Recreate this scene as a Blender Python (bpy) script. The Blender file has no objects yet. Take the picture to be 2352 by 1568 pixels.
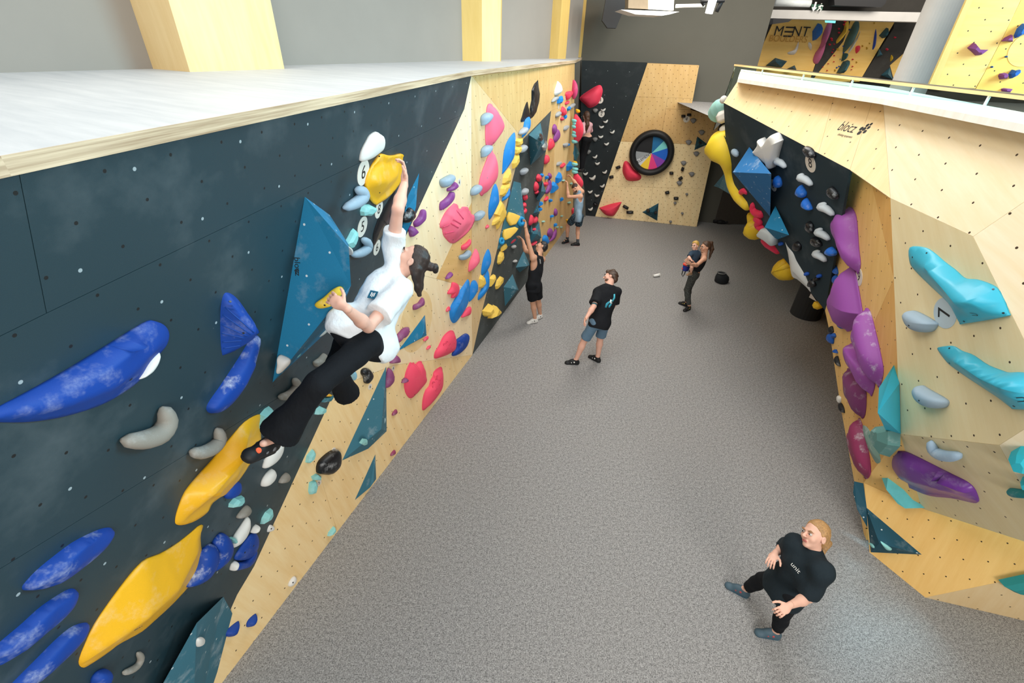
import bpy, bmesh, math, random
import numpy as np
from mathutils import Vector, Matrix

# ------------------------------------------------------------------ camera, world, light, exposure
scene = bpy.context.scene
COL = scene.collection
FOC = 1060.0                       # focal length in pixels of a 2352 x 1568 frame
EYE = np.array([0.0, 0.0, 4.8])    # the photographer stands on a ledge, 4.8 m above the mats
PP = np.array([1176.0, 784.0])
_d = np.array([1113.0 - PP[0], 2416.0 - PP[1], FOC]); _d /= np.linalg.norm(_d)
_up = -_d
_fw = np.array([0, 0, 1.0]); _fw = _fw - _up * (_fw @ _up); _fw /= np.linalg.norm(_fw)
ROT = np.stack([np.cross(_fw, _up), _fw, _up])     # rows: world axes seen from the camera

cam_data = bpy.data.cameras.new('camera')
cam_data.sensor_width = 36.0
cam_data.lens = FOC / 2352 * 36.0
cam_data.clip_start = 0.05
cam = bpy.data.objects.new('camera', cam_data)
COL.objects.link(cam)
cx, cy, cz = ROT @ np.array([1, 0, 0]), ROT @ np.array([0, -1, 0]), ROT @ np.array([0, 0, -1])
cam.matrix_world = Matrix(((cx[0], cy[0], cz[0], EYE[0]), (cx[1], cy[1], cz[1], EYE[1]), (cx[2], cy[2], cz[2], EYE[2]), (0, 0, 0, 1)))
scene.camera = cam

world = bpy.data.worlds.new('world'); scene.world = world
world.use_nodes = True
bg = world.node_tree.nodes['Background']
bg.inputs[0].default_value = (1.0, 0.98, 0.95, 1); bg.inputs[1].default_value = 0.42

def area(name, loc, target, sx, sy, power, col):
    l = bpy.data.lights.new(name, 'AREA'); l.shape = 'RECTANGLE'; l.size = sx; l.size_y = sy
    l.energy = power; l.color = col
    o = bpy.data.objects.new(name, l); COL.objects.link(o)
    o.location = loc
    o.rotation_euler = (Vector(target) - Vector(loc)).to_track_quat('-Z', 'Y').to_euler()
    return o
# roof light over the near end, rows of lamps hung over the mats, a window band on the right, lamps of the far hall
area('roof_light', (-0.5, 1.0, 9.5), (0.2, 2.0, 0), 7, 6, 190, (0.70, 0.87, 1.0))
area('window_right', (8.2, 4.2, 6.4), (-1.3, 3.6, 3.9), 3.4, 2.0, 900, (0.42, 0.82, 1.0))
area('fill_left', (-2.4, 3.6, 7.8), (3.6, 3.6, 2.2), 6, 2.0, 200, (1.0, 0.92, 0.80))  # added fill for the boulder's left-facing panels, no window there
area('window_behind', (2.6, -6.0, 5.6), (-1.4, 4.0, 2.0), 5, 2.6, 620, (1.0, 0.96, 0.90))
area('hanging_lamp_row', (1.7, 5.0, 7.0), (1.7, 5.0, 0), 1.6, 4.6, 120, (0.94, 0.98, 1.0))
area('hanging_lamp_row', (2.4, 9.4, 7.0), (2.4, 9.4, 0), 1.6, 4.0, 170, (1.0, 0.95, 0.88))
area('hanging_lamp_row', (4.0, 11.6, 7.0), (3.6, 13.2, 0), 3.0, 1.2, 230, (1.0, 0.92, 0.82))
area('hall_lamps', (11.0, 13.0, 8.6), (11.0, 18.0, 4.0), 5.0, 2.0, 520, (1.0, 0.92, 0.82))

vs = scene.view_settings
vs.view_transform = 'Standard'; vs.look = 'None'; vs.gamma = 1.0; vs.use_curve_mapping = False
vs.exposure = -0.02

# ------------------------------------------------------------------ helpers: measuring
rng = random.Random(7)

def ray(px, py):
    return ROT @ np.array([px - PP[0], py - PP[1], FOC])

def at_z(px, py, z):
    """point at height z seen at a place of the photograph"""
    r = ray(px, py)
    return EYE + r * ((z - EYE[2]) / r[2])

class Plane:
    """a real wall plane: origin, outward normal, horizontal axis u and in-plane up axis v"""
    def __init__(s, o, n=None, pts=None, face=EYE):
        s.o = np.array(o, float)
        if pts is not None:
            n = np.cross(np.array(pts[0]) - s.o, np.array(pts[1]) - s.o)
        n = np.array(n, float); n /= np.linalg.norm(n)
        if n @ (np.array(face) - s.o) < 0: n = -n
        s.n = n
        u = np.cross([0, 0, 1.0], n)
        if np.linalg.norm(u) < 1e-6: u = np.array([1.0, 0, 0])
        s.u = u / np.linalg.norm(u); s.v = np.cross(n, s.u)
    def at(s, px, py, d=0.0):
        r = ray(px, py)
        return EYE + r * (((s.o + s.n * d - EYE) @ s.n) / (r @ s.n))
    def uv(s, P):
        q = np.asarray(P) - s.o
        return np.array([q @ s.u, q @ s.v])
    def p(s, uv, d=0.0):
        return s.o + s.u * uv[0] + s.v * uv[1] + s.n * d

# ------------------------------------------------------------------ helpers: objects
def props(o, label=None, cat=None, group=None, kind=None):
    if label: o['label'] = label
    if cat: o['category'] = cat
    if group: o['group'] = group
    if kind: o['kind'] = kind
    return o

def mk(name, V, F, mat, parent=None, label=None, cat=None, group=None, kind=None, smooth=False, uvs=None, origin=None, mats=None, fmat=None):
    V = np.asarray(V, float)
    if parent is not None: org = np.array(parent['_w'])
    elif origin is not None: org = np.asarray(origin, float)
    else: org = np.array([V[:, 0].mean(), V[:, 1].mean(), V[:, 2].min()])
    me = bpy.data.meshes.new(name)
    me.from_pydata([tuple(v) for v in V - org], [], [tuple(int(i) for i in f) for f in F])
    for m in (mats or [mat]): me.materials.append(m)
    if fmat is not None: me.polygons.foreach_set('material_index', fmat)
    if smooth: me.polygons.foreach_set('use_smooth', [True] * len(me.polygons))
    if uvs is not None:
        lay = me.uv_layers.new(name='uv')
        li = np.zeros(len(me.loops), int); me.loops.foreach_get('vertex_index', li)
        lay.data.foreach_set('uv', np.asarray(uvs, float)[li].ravel())
    me.update()
    o = bpy.data.objects.new(name, me)
    COL.objects.link(o)
    o['_w'] = [float(x) for x in org]
    if parent is not None:
        o.parent = parent
        o['_w'] = list(parent['_w'])
    else:
        o.location = org
    return props(o, label, cat, group, kind)

def empty(name, loc, label=None, cat=None, group=None, kind=None, parent=None):
    o = bpy.data.objects.new(name, None); COL.objects.link(o)
    o.empty_display_size = 0.1
    o['_w'] = [float(x) for x in loc]
    if parent is not None:
        o.parent = parent; o.location = Vector(loc) - Vector(parent['_w'])
    else: o.location = loc
    return props(o, label, cat, group, kind)

def slab(name, plane, poly3, thick, mat, front=0.0, inset=0.0, bevel=0.0, **kw):
    """flat panel: outline on a plane, pushed back by its thickness; uv in metres"""
    P = [np.asarray(q, float) for q in poly3]
    uv = np.array([plane.uv(q) for q in P])
    a = 0.5 * np.sum(uv[:, 0] * np.roll(uv[:, 1], -1) - np.roll(uv[:, 0], -1) * uv[:, 1])
    if a < 0: P = P[::-1]; uv = uv[::-1]
    if inset:
        c = uv.mean(0); q = []
        N = len(uv)
        for i in range(N):
            e0 = uv[i] - uv[i - 1]; e1 = uv[(i + 1) % N] - uv[i]
            n0 = np.array([-e0[1], e0[0]]) / (np.linalg.norm(e0) + 1e-9); n1 = np.array([-e1[1], e1[0]]) / (np.linalg.norm(e1) + 1e-9)
            b = n0 + n1; k = max(0.35, 1 + n0 @ n1); q.append(uv[i] + b / k * inset)
        uv = np.array(q); P = [plane.p(t) for t in uv]
    else:
        P = [plane.p(t) for t in uv]
    N = len(P)
    V = [q + plane.n * front for q in P] + [q - plane.n * (thick - front) for q in P]
    F = [list(range(N)), list(range(2 * N - 1, N - 1, -1))] + [[i, N + i, N + (i + 1) % N, (i + 1) % N] for i in range(N)]
    return mk(name, V, F, mat, uvs=np.vstack([uv, uv]), **kw)

def box(name, c, size, mat, rz=0.0, rot=None, **kw):
    c = np.asarray(c, float); h = np.asarray(size, float) / 2
    R = np.array(Matrix.Rotation(rz, 3, 'Z')) if rot is None else np.array(rot)
    V = [c + R @ (h * np.array([sx, sy, sz])) for sx in (-1, 1) for sy in (-1, 1) for sz in (-1, 1)]
    F = [(0, 1, 3, 2), (4, 6, 7, 5), (0, 4, 5, 1), (2, 3, 7, 6), (0, 2, 6, 4), (1, 5, 7, 3)]
    return mk(name, V, F, mat, **kw)

def frame_of(t):
    t = t / np.linalg.norm(t)
    a = np.array([0, 0, 1.0]) if abs(t[2]) < 0.9 else np.array([1.0, 0, 0])
    x = np.cross(a, t); x /= np.linalg.norm(x)
    return x, np.cross(t, x)

def tube_geo(pts, rad, seg=10, caps=True, flat=None):
    """tube along points; rad per point; flat=(axis vector, factor) squashes it"""
    pts = [np.asarray(p, float) for p in pts]; V = []; F = []
    n = len(pts); x0 = None
    for i, p in enumerate(pts):
        t = pts[min(i + 1, n - 1)] - pts[max(i - 1, 0)]
        t = t / (np.linalg.norm(t) + 1e-9)
        if x0 is None: x, y = frame_of(t)
        else:
            x = x0 - t * (x0 @ t); x /= np.linalg.norm(x); y = np.cross(t, x)
        x0 = x
        for k in range(seg):
            a = 2 * math.pi * k / seg
            q = (x * math.cos(a) + y * math.sin(a)) * rad[i]
            if flat is not None: q = q - flat[0] * (q @ flat[0]) * (1 - flat[1])
            V.append(p + q)
    for i in range(n - 1):
        for k in range(seg):
            F.append((i * seg + k, i * seg + (k + 1) % seg, (i + 1) * seg + (k + 1) % seg, (i + 1) * seg + k))
    if caps:
        F.append(tuple(range(seg - 1, -1, -1))); F.append(tuple((n - 1) * seg + k for k in range(seg)))
    return V, F

def spline(pts, n, closed=False):
    """Catmull-Rom through points, resampled to n"""
    P = np.asarray(pts, float); m = len(P); out = []
    segs = m if closed else m - 1
    for i in range(n):
        t = i * segs / (n if closed else n - 1)
        k = min(int(t), segs - 1); f = t - k
        g = (lambda j: P[j % m]) if closed else (lambda j: P[min(max(j, 0), m - 1)])
        p0, p1, p2, p3 = g(k - 1), g(k), g(k + 1), g(k + 2)
        out.append(0.5 * ((2 * p1) + (p2 - p0) * f + (2 * p0 - 5 * p1 + 4 * p2 - p3) * f * f + (3 * p1 - p0 - 3 * p2 + p3) * f ** 3))
    return np.array(out)

# ------------------------------------------------------------------ materials
def lin(c):
    return tuple(((x / 255) / 12.92 if x / 255 <= 0.04045 else ((x / 255 + 0.055) / 1.055) ** 2.4) for x in c) + (1.0,)

class NT:
    def __init__(s, name):
        s.m = bpy.data.materials.new(name); s.m.use_nodes = True
        s.t = s.m.node_tree; s.b = s.t.nodes['Principled BSDF']
    def n(s, typ, **kw):
        o = s.t.nodes.new(typ)
        for k, v in kw.items():
            if k.startswith('i_'): o.inputs[int(k[2:]) if k[2:].isdigit() else k[2:]].default_value = v
            else: setattr(o, k, v)
        return o
    def l(s, a, b): s.t.links.new(a, b); return s
    def math(s, op, a, b=None, clamp=False):
        o = s.n('ShaderNodeMath', operation=op, use_clamp=clamp)
        for i, v in enumerate((a, b)):
            if v is None: continue
            if isinstance(v, (int, float)): o.inputs[i].default_value = v
            else: s.l(v, o.inputs[i])
        return o.outputs[0]
    def vmath(s, op, a, b=None):
        o = s.n('ShaderNodeVectorMath', operation=op)
        for i, v in enumerate((a, b)):
            if v is None: continue
            if isinstance(v, tuple): o.inputs[i].default_value = v
            else: s.l(v, o.inputs[i])
        return o.outputs['Value'] if op in ('LENGTH', 'DOT_PRODUCT') else o.outputs[0]
    def mix(s, fac, a, b):
        o = s.n('ShaderNodeMix', data_type='RGBA')
        for i, v in ((0, fac), (6, a), (7, b)):
            if isinstance(v, (int, float)): o.inputs[i].default_value = v
            elif isinstance(v, tuple): o.inputs[i].default_value = v
            else: s.l(v, o.inputs[i])
        return o.outputs[2]
    def noise(s, vec, scale, detail=3, rough=0.55):
        o = s.n('ShaderNodeTexNoise', i_Scale=scale, i_Detail=detail, i_Roughness=rough)
        s.l(vec, o.inputs['Vector']); return o.outputs['Fac']
    def ramp(s, fac, lo, hi):
        o = s.n('ShaderNodeMapRange', clamp=True); o.inputs[1].default_value = lo; o.inputs[2].default_value = hi
        s.l(fac, o.inputs[0]); return o.outputs[0]
    def uv(s): return s.n('ShaderNodeUVMap', uv_map='uv').outputs[0]
    def obj(s): return s.n('ShaderNodeTexCoord').outputs['Object']
    def bump(s, h, strength=0.2, dist=0.01):
        o = s.n('ShaderNodeBump', i_Strength=strength, i_Distance=dist)
        s.l(h, o.inputs['Height']); s.l(o.outputs[0], s.b.inputs['Normal'])
    def done(s, col, rough=0.6, spec=0.5):
        if isinstance(col, tuple): s.b.inputs['Base Color'].default_value = col
        else: s.l(col, s.b.inputs['Base Color'])
        s.b.inputs['Roughness'].default_value = rough
        s.b.inputs['Specular IOR Level'].default_value = spec
        return s.m

def dots(t, uv, step, rad, off=(0.0, 0.0)):
    """mask of a staggered grid of bolt holes"""
    res = None
    for ox, oy in ((0, 0), (0.5, 0.5)):
        q = t.vmath('ADD', t.vmath('MULTIPLY', uv, (1 / step, 1 / step, 0)), (ox + off[0], oy + off[1], 0))
        q = t.vmath('SUBTRACT', t.vmath('FRACTION', q), (0.5, 0.5, 0))
        m = t.math('LESS_THAN', t.vmath('LENGTH', q), rad / step)
        res = m if res is None else t.math('MAXIMUM', res, m)
    return res

def wood(name, c0, c1, step=0.30, rad=0.0075, ang=0.0, hole=(64, 46, 26), rough=0.5, seed=0.0, chalk=0.0):
    t = NT(name); uv = t.uv()
    r = t.n('ShaderNodeVectorRotate', rotation_type='Z_AXIS'); r.inputs['Angle'].default_value = ang; t.l(uv, r.inputs[0])
    g = t.vmath('ADD', t.vmath('MULTIPLY', r.outputs[0], (1.0, 9.0, 1.0)), (seed, seed * 1.7, 0))
    n1 = t.noise(g, 1.3, 5, 0.6); n2 = t.noise(t.vmath('ADD', uv, (seed, 3.1, 0)), 0.9, 2)
    n3 = t.noise(g, 9.0, 3, 0.6)
    f = t.ramp(t.math('ADD', t.math('MULTIPLY', n1, 0.62), t.math('ADD', t.math('MULTIPLY', n2, 0.26), t.math('MULTIPLY', n3, 0.12))), 0.36, 0.64)
    col = t.mix(f, lin(c0), lin(c1))
    if step: col = t.mix(dots(t, uv, step, rad, (seed % 1.0, (seed * 0.37) % 1.0)), col, lin(hole))
    return t.done(col, rough, 0.35)

def painted(name, c, step=0.30, rad=0.0075, chalk=1.0, seed=0.0, rough=.78, spec=.3):
    """dark textured paint with bolt holes, screw heads and chalk"""
    t = NT(name); uv = t.uv(); s = t.vmath('ADD', uv, (seed, seed, 0))
    fine = t.noise(s, 260.0, 2, 0.7)
    c0 = tuple(x * 0.86 for x in c); c1 = tuple(x * 1.16 for x in c)
    col = t.mix(fine, lin(c0), lin(c1))
    dust = t.ramp(t.noise(s, 1.6, 6, 0.62), 0.52, 0.86)
    col = t.mix(t.math('MULTIPLY', dust, 0.22 * chalk), col, lin((190, 196, 198)))
    fl = t.ramp(t.noise(t.vmath('MULTIPLY', s, (1.0, 0.45, 1.0)), 30.0, 4, 0.72), 0.73, 0.83)
    col = t.mix(t.math('MULTIPLY', fl, 0.5 * chalk), col, lin((205, 210, 210)))
    if step:
        col = t.mix(dots(t, uv, step, rad, (seed % 1.0, 0.2)), col, lin((10, 14, 16)))
        col = t.mix(t.math('MULTIPLY', dots(t, uv, 0.61, 0.008, (0.31, 0.13)), 0.75), col, lin((176, 188, 192)))
    t.bump(fine, 0.12, 0.004)
    return t.done(col, rough, spec)

def plain(name, c, rough=0.6, var=0.10, scale=6.0, spec=0.4, bump=0.0, metal=0.0):
    t = NT(name); o = t.obj()
    n = t.noise(o, scale, 3)
    col = t.mix(n, lin(tuple(max(0, x * (1 - var)) for x in c)), lin(tuple(min(255, x * (1 + var)) for x in c)))
    if bump: t.bump(t.noise(o, 160.0, 2), bump, 0.003)
    t.b.inputs['Metallic'].default_value = metal
    return t.done(col, rough, spec)

_hm = {}
def holdmat(c, chalk=0.35, rough=0.62, sub=0.0):
    """cast resin hold: even colour, fine grit, chalk rubbed into the used places"""
    key = (c, chalk, rough)
    if key in _hm: return _hm[key]
    t = NT('resin'); o = t.obj()
    grit = t.noise(o, 320.0, 2, 0.7)
    big = t.noise(o, 7.0, 4, 0.6)
    col = t.mix(grit, lin(tuple(x * 0.93 for x in c)), lin(tuple(min(255, x * 1.05) for x in c)))
    if chalk:
        k = t.math('MULTIPLY', t.ramp(big, 0.54, 0.74), chalk)
        k = t.math('MULTIPLY', k, t.ramp(t.noise(o, 60.0, 3, 0.7), 0.25, 0.65))
        col = t.mix(k, col, lin((226, 230, 232)))
    t.bump(grit, 0.15, 0.002)
    _hm[key] = t.done(col, rough, 0.4)
    return _hm[key]
# ------------------------------------------------------------------ surfaces
M_ply = wood('ply_warm_lit', (238, 202, 140), (248, 222, 170), ang=1.35)  # ply brightened in place of light missing on the near face
M_plyB = wood('ply_warm_dimmed', (204, 164, 104), (220, 188, 130), ang=1.35, seed=1.1)  # same ply darkened where the lamps overexpose the far stretch
M_plyB2 = wood('ply_pale_dimmed', (214, 182, 132), (226, 200, 154), ang=1.35, seed=3.1)  # pale ply darkened likewise, to offset the strong lamp light
M_ply2 = wood('ply_pale', (240, 214, 168), (248, 228, 190), ang=1.35, seed=2.3)
M_ply3 = wood('ply_amber', (214, 170, 104), (229, 188, 124), ang=0.4, seed=4.1)
M_plyR = wood('ply_cream_lit', (238, 216, 176), (245, 229, 198), step=0.36, rad=0.009, ang=0.3, seed=5.2)  # lighter ply stands in for stronger light on these boulder faces
M_plyR1 = wood('ply_cream_warm', (226, 194, 142), (234, 208, 162), step=0.36, rad=0.008, ang=1.3, seed=1.2)
M_plyR4 = wood('ply_beige', (234, 214, 166), (242, 226, 184), step=0.34, rad=0.0085, ang=0.8, seed=6.4)
M_plyR5 = wood('ply_orange', (234, 186, 108), (244, 202, 128), step=0.26, rad=0.007, ang=1.4, seed=3.3)
M_plyR6 = wood('ply_orange_dark', (220, 166, 88), (232, 182, 106), step=0.26, rad=0.007, ang=1.4, seed=8.3)
M_plain_ply = wood('ply_no_holes', (222, 190, 132), (232, 204, 152), step=0, ang=1.5, seed=9.1)
M_plain_ply2 = wood('ply_yellow', (206, 172, 96), (216, 184, 112), step=0, ang=1.5, seed=1.9)
M_fplyA = wood('ply_far', (202, 162, 102), (216, 180, 124), step=0.20, rad=0.010, ang=1.4, seed=2.9, hole=(120, 88, 50))
M_fplyB = wood('ply_far_pale', (238, 210, 158), (246, 224, 176), step=0.20, rad=0.010, ang=1.4, seed=7.9, hole=(130, 100, 60))
M_dark = painted('dark_paint', (28, 52, 60), seed=0.3, rough=.48, spec=.7, chalk=.7)
M_darkB = painted('dark_paint_grey', (70, 76, 76), seed=1.7, chalk=0.8)
M_darkR = painted('dark_paint_blue', (32, 48, 56), seed=2.2, chalk=0.6, step=0)
M_darkF = painted('dark_paint_far', (34, 40, 42), seed=2.2, chalk=0.25, step=0.2, rad=0.004)
M_ledge = wood('white_stained_ply', (176, 180, 184), (198, 200, 202), step=0, ang=0.5, seed=3.7, rough=0.55)
M_edge = wood('ply_edge', (150, 122, 92), (226, 204, 172), step=0, ang=0.0, seed=5.5)
M_cap = wood('cap_ply', (238, 228, 214), (248, 243, 236), step=0, ang=0.2, seed=6.6)

t = NT('carpet'); o_ = t.obj()
n1 = t.noise(o_, 85.0, 2, 0.8); n2 = t.noise(o_, 0.45, 3); n3 = t.noise(o_, 30.0, 2, 0.6)
cc_ = t.mix(t.ramp(t.math('ADD', t.math('MULTIPLY', n1, 0.75), t.math('MULTIPLY', n3, 0.25)), 0.36, 0.66), lin((90, 90, 91)), lin((184, 183, 181)))
cc_ = t.mix(t.math('MULTIPLY', t.ramp(n2, 0.3, 0.7), 0.10), cc_, lin((150, 140, 128)))
t.bump(n1, 0.35, 0.006)
M_carpet = t.done(cc_, 0.95, 0.1)

M_plaster = plain('plaster', (146, 140, 132), 0.9, 0.03, 1.5, 0.15)
M_plasterD = plain('plaster_grey', (98, 96, 88), 0.9, 0.03, 1.5, 0.15)
M_conc = plain('concrete', (196, 194, 190), 0.85, 0.04, 3.0, 0.2)
M_black = plain('black_metal', (24, 25, 27), 0.5, 0.1)
M_white = plain('white_paint', (232, 232, 228), 0.5, 0.03)
M_curtain = plain('brown_curtain', (66, 60, 54), 0.9, 0.1, 20)
M_bolt = plain('steel_bolt', (70, 74, 78), 0.35, 0.1, 8, 0.5, 0.0, 0.8)
M_hole = plain('bolt_hole', (20, 22, 24), 0.8, 0.05)

# ------------------------------------------------------------------ wall planes
LZ = 4.42                                     # underside of the ledge that caps the left wall
CF = at_z(1085, 815, 0); F0 = at_z(510, 1568, 0); BF = at_z(1315, 505, 0)
UP = np.array([0, 0, 1.0])
W = Plane(CF, pts=(F0, CF + UP))
CT = at_z(1083, 173, LZ); T0 = at_z(0, 403, LZ)
D = Plane(CT, pts=(T0, W.at(924, 560)))
B = Plane(CF, pts=(BF, CF + UP))
def D_yz(y, z):
    return np.array([D.o[0] - (D.n[1] * (y - D.o[1]) + D.n[2] * (z - D.o[2])) / D.n[0], y, z])
def px(plane, pts, d=0.0):
    return [plane.at(*p, d) if len(p) == 2 else np.array(p) for p in pts]
def topL(x):
    return at_z(x, 403 - 0.2124 * x, LZ)

# ------------------------------------------------------------------ floor and left wall
mk('floor', [(-9, -4, 0), (16, -4, 0), (16, 22, 0), (-9, 22, 0)], [(0, 1, 2, 3)], M_carpet, kind='structure', origin=(0, 0, 0), label='grey speckled carpet over the fall mats', )

wl = empty('wall_left', CF, 'left climbing wall of dark and plywood panels', kind='structure')
tdir = (T0 - CT) / np.linalg.norm(T0 - CT)
NEAR = T0 + tdir * 3.2
pan = dict(parent=wl, thick=0.03, inset=0.0012)
Cs = lambda x, y: D.at(x, y)
slab('panel', D, [NEAR, topL(43), Cs(107, 719), Cs(0, 772), D_yz(-1.7, 3.2)], mat=M_dark, **pan)
slab('panel', D, [topL(43), CT, Cs(1064, 262), Cs(732, 418), Cs(107, 719)], mat=M_dark, **pan)
slab('panel', D, [D_yz(-1.7, 3.2), Cs(0, 772), Cs(107, 719), Cs(732, 418), Cs(1064, 262), Cs(955, 560), Cs(845, 790), Cs(718, 865), Cs(586, 946), Cs(0, 1306), D_yz(-1.7, 1.9)], mat=M_dark, **pan)
slab('panel', D, [D_yz(-1.7, 1.9), Cs(0, 1306), Cs(586, 946), Cs(718, 865), Cs(845, 790), Cs(800, 917), Cs(640, 1206), Cs(545, 1365), D_yz(1.2, 0.02), D_yz(-1.7, 0.02)], mat=M_dark, **pan)
slab('panel', W, px(W, [(1083, 173), (1083, 465), (1002, 640), (845, 600), (900, 560), (1015, 290)]), mat=M_ply2, **pan)
slab('panel', W, px(W, [(1083, 465), (1083, 662), (1002, 640)]), mat=M_ply3, **pan)
slab('panel', W, px(W, [(845, 600), (1002, 640), (1083, 662), (1085, 815), (905, 838), (735, 905)]), mat=M_ply2, **pan)
slab('panel', W, px(W, [(735, 905), (905, 838), (1085, 815), (775, 1221), (740, 1107), (690, 1000)]), mat=M_ply, **pan)
fd = (F0 - CF) / np.linalg.norm(F0 - CF)
slab('panel', W, px(W, [(690, 1000), (740, 1107), (775, 1221), (510, 1568)]) + [F0 + fd * 3.0, F0 + fd * 3.0 + UP * 0.1] + px(W, [(430, 1560), (580, 1210)]), mat=M_ply, **pan)
# plywood plug set into the near plywood face
def disc_poly(plane, c, r, n=40, ang=0.0, ry=None):
    q = plane.uv(plane.at(*c)); ry = ry or r
    return [plane.p(q + np.array([math.cos(2 * math.pi * k / n) * r, math.sin(2 * math.pi * k / n) * ry])) for k in range(n)]
slab('plug', W, disc_poly(W, (958, 738), 0.42), 0.02, wood('ply_plug', (230, 196, 138), (240, 212, 160), ang=1.1, seed=3.0), front=0.0012, parent=wl)
slab('panel', B, px(B, [(1083, 173), (1188, 303), (1201, 320), (1172, 433), (1142, 572), (1104, 728), (1085, 815)]), mat=M_plyB2, **pan)
slab('panel', B, px(B, [(1083, 173), (1320, 142), (1319, 235), (1266, 254), (1201, 320), (1188, 303)]), mat=M_plyB, **pan)
slab('panel', B, px(B, [(1266, 254), (1319, 235), (1316, 504), (1238, 609), (1241, 545), (1236, 505), (1240, 468), (1247, 397)]), mat=M_plyB, **pan)
slab('panel', B, px(B, [(1266, 254), (1247, 397), (1240, 468), (1236, 505), (1241, 545), (1238, 609), (1085, 815), (1104, 728), (1142, 572), (1172, 433), (1201, 320)]), mat=M_darkB, **pan)
slab('plug', B, disc_poly(B, (1291, 335), 0.78, ry=0.95), 0.02, M_plain_ply, front=0.003, parent=wl)
mk('trim_5', [BF, at_z(1345, 497, 0), at_z(1336, 137, LZ), B.at(1320, 142)], [(0, 1, 2, 3)], M_plasterD, kind='structure', label='narrow grey return wall beside the plywood')

# ledge capping the left wall
LT = LZ + 0.055
lf = [NEAR + np.array([0.03, 0, 0.055]), at_z(0, 403, LZ) + np.array([0.03, 0, 0.055]), CT + np.array([0.02, 0, .055]), B.at(1320, 142) + np.array([0.02, 0, .04]), at_z(1336, 137, LZ) + UP * 0.05]
for q in lf: q[2] = LT
bkA = at_z(351, 158, LT); bkB = at_z(1062.5, 139.6, LT)
bd = (bkB - bkA); bd /= np.linalg.norm(bd)
back0 = bkA - bd * 10.0; back1 = bkA + bd * 11.6
lb = [back1, back0, np.array([NEAR[0] - 3, back0[1], LT])]
Lp = Plane((0, 0, LT), n=(0, 0, 1), face=(0, 0, 9))
slab('ledge', Lp, lf + lb, 0.055, M_ledge, kind='structure', label='white stained plywood ledge capping the left wall')
# plywood edge strip of the ledge
es = []
for i in range(4):
    a_, b_ = lf[i], lf[i + 1]
    dd = (b_ - a_); nn = np.array([dd[1], -dd[0], 0]); nn /= np.linalg.norm(nn)
    o2 = nn * 0.004
    ln = np.linalg.norm(dd)
    mk('edge_band', [a_ + o2 + UP * 0.0005, b_ + o2 + UP * 0.0005, b_ + o2 - UP * 0.056, a_ + o2 - UP * 0.056, a_ - o2, b_ - o2], [(0, 3, 2, 1), (0, 1, 5, 4)], M_edge, uvs=[(0, 0), (ln, 0), (ln, 0.4), (0, 0.4), (0, 0), (ln, 0)], parent=bpy.data.objects['ledge'])

# plaster wall and plywood-clad pillars standing on the ledge
nb = np.array([bd[1], -bd[0], 0])
Pw = Plane(bkA, n=nb)
slab('wall_left_upper', Pw, [back0 - UP * .3, back1 - UP * .3, back1 + UP * 5, back0 + UP * 5], 0.2, M_plaster, kind='structure', label='light plaster wall above the ledge')
def pillar(pts, mat1, mat2, label):
    A_, C_, R_ = [at_z(*p, LT) for p in pts]
    Dp = A_ + (R_ - C_)
    H_ = UP * 4.2
    p = empty('pillar', C_, label, 'pillar')
    for q0, q1, m in ((A_, C_, mat1), (C_, R_, mat2), (R_, Dp, mat1)):
        nrm = np.cross(q1 - q0, UP); nrm /= np.linalg.norm(nrm)
        pl = Plane(q0, n=nrm, face=q0 + nrm)
        slab('cladding', pl, [q0, q1, q1 + H_, q0 + H_], 0.018, m, parent=p)
    return p
pillar([(351.5, 158), (436.4, 165.3), (653.3, 158)], M_plain_ply, M_plain_ply, 'wide pale plywood-clad pillar nearest the dark climbing wall')
pillar([(1062.5, 139.6), (1107, 141), (1150.3, 140.5)], M_plain_ply2, M_plain_ply, 'plywood-clad pillar rising behind the crease of the left wall')
pillar([(1245.6, 133.7), (1280.5, 135.4), (1299.2, 135)], M_plain_ply2, M_plain_ply2, 'slim plywood-clad pillar above the far end of the ledge')
pillar([(1319.6, 132), (1345.7, 131.6), (1347.0, 131.3)], M_plain_ply2, M_plain_ply2, 'shaded olive plywood pillar in the far corner')

# ------------------------------------------------------------------ far wall
FB0 = at_z(1367, 497, 0); FB1 = at_z(1600, 521, 0)
FB = Plane(FB0, pts=(FB1, FB0 + UP))
fdir = (FB1 - FB0) / np.linalg.norm(FB1 - FB0)
WFo = at_z(1640, 512, 0)
WF = Plane(WFo, n=FB.n)
edge_r = WF.at(1740, 150)
e0 = np.array([edge_r[0], edge_r[1], 0.0])
e1 = e0 - fdir * (e0[0] - 0.6) / fdir[0]
slab('wall_far', WF, [e1, e0, e0 + UP * 9, e1 + UP * 9], 0.25, M_plasterD, kind='structure', label='grey plaster end wall')
wf = empty('wall_far_climbing', FB0, 'far climbing wall of dark and plywood boards', kind='structure')
pf = dict(parent=wf, inset=0.002)
slab('panel', FB, px(FB, [(1336, 139), (1487, 144), (1367, 497), (1330, 494.5)]), 0.3, M_darkF, **pf)
sx = lambda y: 1533 + (y - 227) * (1487 - 1533) / (510 - 227)        # slanting seam
lx = lambda y: 1487 + (y - 144) * (1367 - 1487) / (497 - 144)        # left edge of the plywood
rx = lambda y: 1606 - (y - 150) * 20 / 101
r2 = lambda y: 1655 - (y - 272) * 55 / 249
slab('panel', FB, px(FB, [(1487, 145), (1606, 150), (1592, 226), (lx(222), 222)]), 0.3, M_fplyA, **pf)
slab('panel', FB, px(FB, [(lx(222), 222), (sx(224), 224), (sx(328), 328), (lx(325), 325)]), 0.3, M_fplyA, **pf)
slab('panel', FB, px(FB, [(sx(224), 224), (1592, 226), (1586, 252), (sx(250), 250)]), 0.3, M_fplyA, **pf)
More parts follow.
